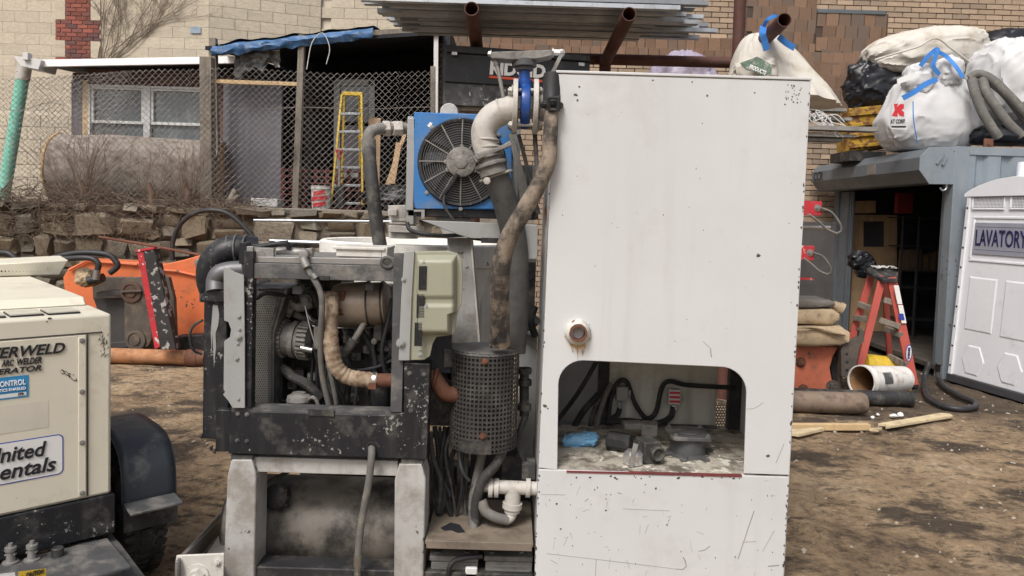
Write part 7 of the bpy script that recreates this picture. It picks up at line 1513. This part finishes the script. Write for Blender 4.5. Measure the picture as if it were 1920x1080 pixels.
# red brackets with cables at the right of the cabinet
for k, (y, x1, lab) in enumerate(((390, 1541, 'upper red bracket with a looping cable right of the cabinet'), (474, 1527, 'lower red bracket with a looping cable right of the cabinet'))):
    b_ = thing('red_bracket', P(1505, y, 6.2), lab, 'bracket', 'red brackets with cables')
    q = MB(); q.pbox(1440, y-14, x1, y+13, 6.2, .05); q.build('plate', m_red, b_, bev=.004)
    q = MB(); c = P(x1-8, y, 6.2); q.hexbolt(c, (0, -1, 0), .02); q.build('bolt', m_steel, b_)
    s_ = 1 if k == 0 else .85
    q = MB(); q.ptube([(x1-2, y, 6.18), (x1+18*s_, y+8*s_, 6.16), (x1+33*s_, y+28*s_, 6.16), (x1+36*s_, y+42*s_, 6.17), (x1+28*s_, y+48*s_, 6.18)], 2.2, 8, 7); q.build('cable', m_hosegrey, b_)
    q = MB(); q.ptube([(x1+28*s_, y+48*s_, 6.18), (x1+10*s_, y+40*s_, 6.16), (x1-8*s_, y+24*s_, 6.15), (x1-24*s_, y+12*s_, 6.15)], 2.6, 6, 7); q.build('chain', m_cast, b_)
q = MB(); q.bx(P(1440, 450, 6.25).x, P(1500, 450, 6.25).x, 6.255, 6.33, 0, 2.2); tag(q.build('bracket_post', m_dark, bev=.005), 'dark post behind the cabinet carrying the red brackets', 'post')
q = MB(); q.cyl(P(1440, 425, 6.3), P(1556, 427, 6.3), .018); q.build; tag(q.build('steel_tube', m_steel), 'bright steel tube sticking out right of the cabinet between the red brackets', 'tube')
q = MB(); q.pbox(1440, 520, 1526, 524, 6.3, .05); tag(q.build('red_bar', m_red), 'thin red bar sticking out below the lower red bracket', 'bar')
q = MB(); q.pbox(1440, 415, 1562, 640, 8.6, .2); tag(q.build('backdrop', mat('dark_backdrop', (.07, .065, .062), .8, 0, .3, 3, bump=.2), bev=.006), 'flat dark grey slab standing behind the red brackets beside the container', 'backdrop')  # plain dark sheet filling the space behind the red brackets
# ---- things heaped on the container roof
cr = ctop + .002
yc = thing('yellow_crate', V((P(1640, 280, 9.9).x, 9.9, cr)), 'rusting yellow steel crate on the container roof under the black bag', 'crate')
q = MB(); q.pprism([(1593, 203), (1663, 196), (1663, 276), (1593, 284)], 9.9, .4); q.build('body', m_yelrust, yc, bev=.006)
for k in range(4): q = MB(); y = 211 + k*20; q.pprism([(1594, y), (1662, y-6), (1662, y+1), (1594, y+7)], 9.87, .028); q.build('rib', m_yelrust, yc, bev=.006)
q = MB(); q.pprism([(1664, 196), (1684, 200), (1684, 272), (1664, 278)], 9.86, .55); q.build('rusty_corner', m_rust, yc, bev=.006)
q = MB(); q.bx(P(1590, 284, 9.9).x, KX0, 9.85, 10.45, cr-.06, P(1600, 283, 9.9).z - .002) if P(1600, 283, 9.9).z - .002 > cr else None
if q.v: tag(q.build('packing_timber', m_dark), 'dark packing under the yellow crate on the container roof', 'timber')
q = MB(); q.blob(P(1648, 162, 10.25), (.46, .30, .40), .85, .10, .012, seed=11, nu=110, nv=70, cr=.09); tag(q.build('black_bag', m_blackbag), 'large shiny black bag between the brick wall and the white lifting bag', 'bag')
q = MB(); q.blob(P(1742, 98, 10.1) + V((0, .1, 0)), (.82, .45, .34), .78, .06, .004, seed=5, nu=130, nv=80, cr=.035, rot=Matrix.Rotation(-.10, 3, 'Y') @ Matrix.Rotation(0, 3, 'Z'), shape=lambda p_: V((p_.x, p_.y, p_.z*(1 - .25*max(0, -p_.x)/.8)))); o = q.build('bulk_bag', m_bagdirty); tag(o, 'large grey white woven bag lying on top of the heap', 'bag')
q = MB(); q.tube([P(1640, 112, 9.58), P(1680, 100, 9.5), P(1720, 88, 9.45), P(1755, 72, 9.45), P(1785, 92, 9.45), P(1820, 118, 9.5)], .012, 6, 6); q.build('seam', m_bagdirty, o)
lb_ = thing('lifting_bag', V((P(1760, 270, 8.9).x, 8.9, cr)), 'white bulk bag with blue lifting straps and red logo on the container', 'bag')
q = MB()
def bagshape(p_):
    k = (p_.z + .55)/1.1; s = 1 - .42*max(0, k - .25)**1.3; return V((p_.x*s + .05*k, p_.y*s, p_.z))
lc = P(1755, 200, 8.9) + V((0, .2, 0)); lc.z = cr + .47
q.blob(lc, (.56, .42, .50), .62, .05, .004, seed=14, nu=130, nv=90, cr=.030, flat=.46, shape=lambda p_: V((p_.x*(1 - .38*max(0, (p_.z+.1)/.6)) + .02, p_.y*(1 - .3*max(0, (p_.z+.1)/.6)), p_.z))); q.build('sack', m_bag, lb_)
def surf(px, py, D): return P(px, py, D)
def strapf(pts, w, nm='strap', m=m_strap):
    q = MB(); pts = catmull([P(*p_) for p_ in pts], 6); n = len(pts); vs = []
    for i, p_ in enumerate(pts):
        t = (pts[min(i+1, n-1)] - pts[max(0, i-1)]).normalized(); s = t.cross(V((0, 1, 0))).normalized()*w/2; vs += [p_ - s, p_ + s, p_ + s + V((0, .006, 0)), p_ - s + V((0, .006, 0))]
    q.add(vs, [(4*i+a, 4*i+(a+1) % 4, 4*i+4+(a+1) % 4, 4*i+4+a) for i in range(n-1) for a in range(4)]); return q.build(nm, m, lb_ if nm != 'handle' else None, smooth=False)
q = MB(); q.blob(P(1722, 148, 8.85), (.16, .14, .16), .8, .15, .08, seed=2); q.blob(P(1778, 135, 8.85), (.14, .14, .17), .8, .15, .08, seed=7); q.build('bag_corners', m_bag, lb_)
strapf([(1726, 124, 8.68), (1738, 108, 8.66), (1755, 93, 8.65), (1758, 96, 8.64), (1750, 120, 8.64), (1755, 132, 8.66), (1762, 140, 8.68)], .05)
strapf([(1756, 95, 8.66), (1775, 106, 8.68), (1792, 124, 8.62), (1806, 145, 8.6)], .045); strapf([(1693, 184, 8.50), (1715, 172, 8.46), (1735, 158, 8.46), (1758, 148, 8.5)], .06)
q = MB(); q.pprism([(1682, 148), (1712, 136), (1718, 146), (1683, 158)], 8.62, .01); q.build('paper_tag', m_decal, lb_)
# logo patch
q = MB(); q.pprism([(1672, 196), (1696, 194), (1700, 244), (1670, 242)], 8.50, .012); lgp = q.build('printed_panel', m_bag, lb_)
q = MB(); q.add([P(x, y, 8.497) for x, y in [(1676, 195), (1684, 194), (1681, 201), (1688, 195), (1695, 195), (1695, 203), (1690, 206), (1695, 210), (1695, 219), (1687, 217), (1683, 211), (1683, 219), (1672, 217), (1678, 206)]], [list(range(14))]); q.build('red_logo', m_inkred, lgp, smooth=False)
a = P(1669, 232, 8.495); b = P(1697, 231, 8.495); text('AT CORP.', lgp, m_ink, a, (b-a), V((0, 0, 1)), (b-a).length, mp(8, 8.5), .015, .1)
q = MB(); q.pprism([(1671, 236), (1699, 236), (1698, 239), (1672, 239)], 8.497, .002); q.build('print_line', m_ink, lgp)
q = MB(); q.tube([P(x, y, D_) for x, y, D_ in ((1712, 190, 8.50), (1713, 225, 8.48), (1720, 268, 8.52))], .006, 6, 4); q.build('blue_seam', m_strap, lb_)
q = MB(); c = P(1905, 150, 8.9); q.blob(c + V((.15, .3, 0)), (.46, .5, .55), .75, .06, .004, seed=21, nu=130, nv=80, cr=.045, shape=lambda p_: V((p_.x - .25*max(0, -p_.z)*-1 , p_.y, p_.z))); tag(q.build('bulk_bag', m_bag), 'pleated white woven bag at the right edge behind the coiled hose', 'bag')
q = MB(); q.blob(P(1880, 90, 10.2), (.30, .3, .22), .8, .12, .06, seed=25); tag(q.build('black_bag', m_blackbag), 'small black bag showing between the two white bags on the heap', 'bag')
for k, pts in enumerate(([(1822, 150, 8.6), (1830, 180, 8.5), (1845, 215, 8.45), (1860, 240, 8.42), (1872, 258, 8.42)], [(1842, 150, 8.62), (1850, 175, 8.5), (1870, 205, 8.45), (1890, 230, 8.42), (1915, 255, 8.42)], [(1818, 148, 8.68), (1835, 139, 8.64), (1860, 150, 8.58), (1890, 178, 8.52), (1925, 215, 8.48), (1960, 250, 8.45)], [(1850, 148, 8.68), (1880, 170, 8.6), (1905, 200, 8.56), (1940, 245, 8.5)])):
    q = MB(); q.ptube(pts, 8.5, 14, 8); tag(q.build('coiled_hose', m_hosegrey), ('leftmost grey hose hanging down in front of the white bag', 'second grey hose strand running down to the container edge', 'uppermost grey hose bending over the bundle at the right', 'inner grey hose strand behind the others at the right')[k], 'hose', 'grey hoses draped on the container')
q = MB(); q.blob(P(1905, 255, 8.7), (.5, .3, .12), .7, .1, .05, seed=30, flat=.1); tag(q.build('black_sheet', m_blackbag), 'flat black plastic under the grey hoses on the container', 'plastic sheet')
# planks beside the yellow crate
random.seed(5)
for k, (x0, x1, y, D, lab) in enumerate(((1500, 1582, 205, 8.6, 'short weathered plank topmost beside the hanging bag'), (1500, 1640, 240, 8.5, 'longest weathered plank beside the yellow crate'), (1500, 1600, 253, 8.55, 'thin weathered plank under the longest plank'), (1500, 1574, 261, 8.6, 'shortest weathered plank at the bottom of the pile'), (1500, 1592, 222, 8.7, 'dark weathered plank second from top of the pile'))):
    q = MB(); a = P(x0-120, y, D); b = P(x1, y, D); b.z = a.z = (a.z + b.z)/2 - .0; q.bar(a, b, .16, .035 if k != 1 else .05, (0, 0, 1)); tag(q.build('weathered_plank', m_greywood, bev=.003), lab, 'plank', 'planks piled beside the cabinet')
q = MB(); q.bx(P(1440, 270, 8.6).x, P(1500, 270, 8.6).x, 8.5, 8.8, 0, P(1500, 266, 8.6).z); tag(q.build('plank_stand', m_dark), 'dark stand behind the cabinet under the weathered planks', 'stand')
q = MB()
for k in range(16): a = P(rnd(1520, 1560), rnd(210, 220), 8.5); q.tube([a, a + V((rnd(-.1, .2), -.02, rnd(-.1, .02))), a + V((rnd(0, .3), -.03, rnd(-.25, -.05)))], .006, 5, 4)
tag(q.build('shredded_plastic', m_trim, smooth=False), kind='stuff')
# bag hanging from the right rack arm
hb = thing('hanging_bag', P(1470, 190, 6.3), 'stained cream bulk bag with green print hung on the rack arm', 'bag')
q = MB()
def hang(u, v):
    a = u*2*math.pi
    px = [(1440, 66), (1432, 100), (1440, 140), (1462, 190)][0]
    # centre line sags to the right, width grows
    cxl = 1438 + 42*v**1.1; wid = 28 + 82*v**.75*(1 - .10*max(0, v-.7)/.3); cy = 60 + 122*v - 18*max(0, 1)*v*0
    x = cxl + wid*math.cos(a)*(1 + .08*noise.noise(V((math.cos(a)*2, math.sin(a)*2, v*3)))); y = cy + 16*v*math.cos(a)
    dep = (.10 + .26*v)*math.sin(a)
    wr_ = .035*(1 - abs(2*noise.noise(V((math.cos(a)*5, math.sin(a)*5, v*1.2 + 3)))))*(.3 + v)
    return P(x, y, 6.35) + V((0, dep + wr_ + .1, 0))
q.grid(hang, 70, 36); q.add([hang(k/70, 1) for k in range(70)], [list(range(70))]); q.build('sack', m_bagdirty, hb, ang=70)
q = MB(); q.blob(P(1418, 140, 6.3), (.17, .15, .12), .8, .15, .08, seed=17); q.build('lower_fold', m_bagdirty, hb)
def hstrap(pts, w):
    q = MB(); pts = catmull([P(*p_) for p_ in pts], 6); n = len(pts); vs = []
    for i, p_ in enumerate(pts):
        t = (pts[min(i+1, n-1)] - pts[max(0, i-1)]).normalized(); s = t.cross(V((0, 1, 0))).normalized()*w/2; vs += [p_ - s, p_ + s, p_ + s + V((0, .006, 0)), p_ - s + V((0, .006, 0))]
    q.add(vs, [(4*i+a, 4*i+(a+1) % 4, 4*i+4+(a+1) % 4, 4*i+4+a) for i in range(n-1) for a in range(4)]); return q.build('strap', m_strap, hb, smooth=False)
hstrap([(1432, 50, 6.12), (1430, 62, 6.08), (1434, 78, 6.1), (1438, 94, 6.12)], .055); hstrap([(1432, 50, 6.12), (1440, 36, 6.08), (1455, 30, 6.1), (1462, 34, 6.2)], .03); hstrap([(1460, 68, 6.1), (1474, 80, 6.12), (1490, 90, 6.15)], .05)
q = MB(); q.pprism([(1388, 118), (1420, 106), (1448, 122), (1446, 138), (1430, 142), (1400, 130)], 6.05, .01); gp = q.build('green_print', mat('green_print', (.11, .17, .13), .7, 0, .4, 20, dirt=(.5, .48, .42), da=.5, ds=14, bump=.1), hb)
a = P(1404, 128, 6.045); b = P(1434, 141, 6.045); text('PRODUCTS', gp, m_inkwhite, a, (b-a), V((-(b-a).z, 0, (b-a).x)), (b-a).length*1.0, mp(8, 6.05), .02)
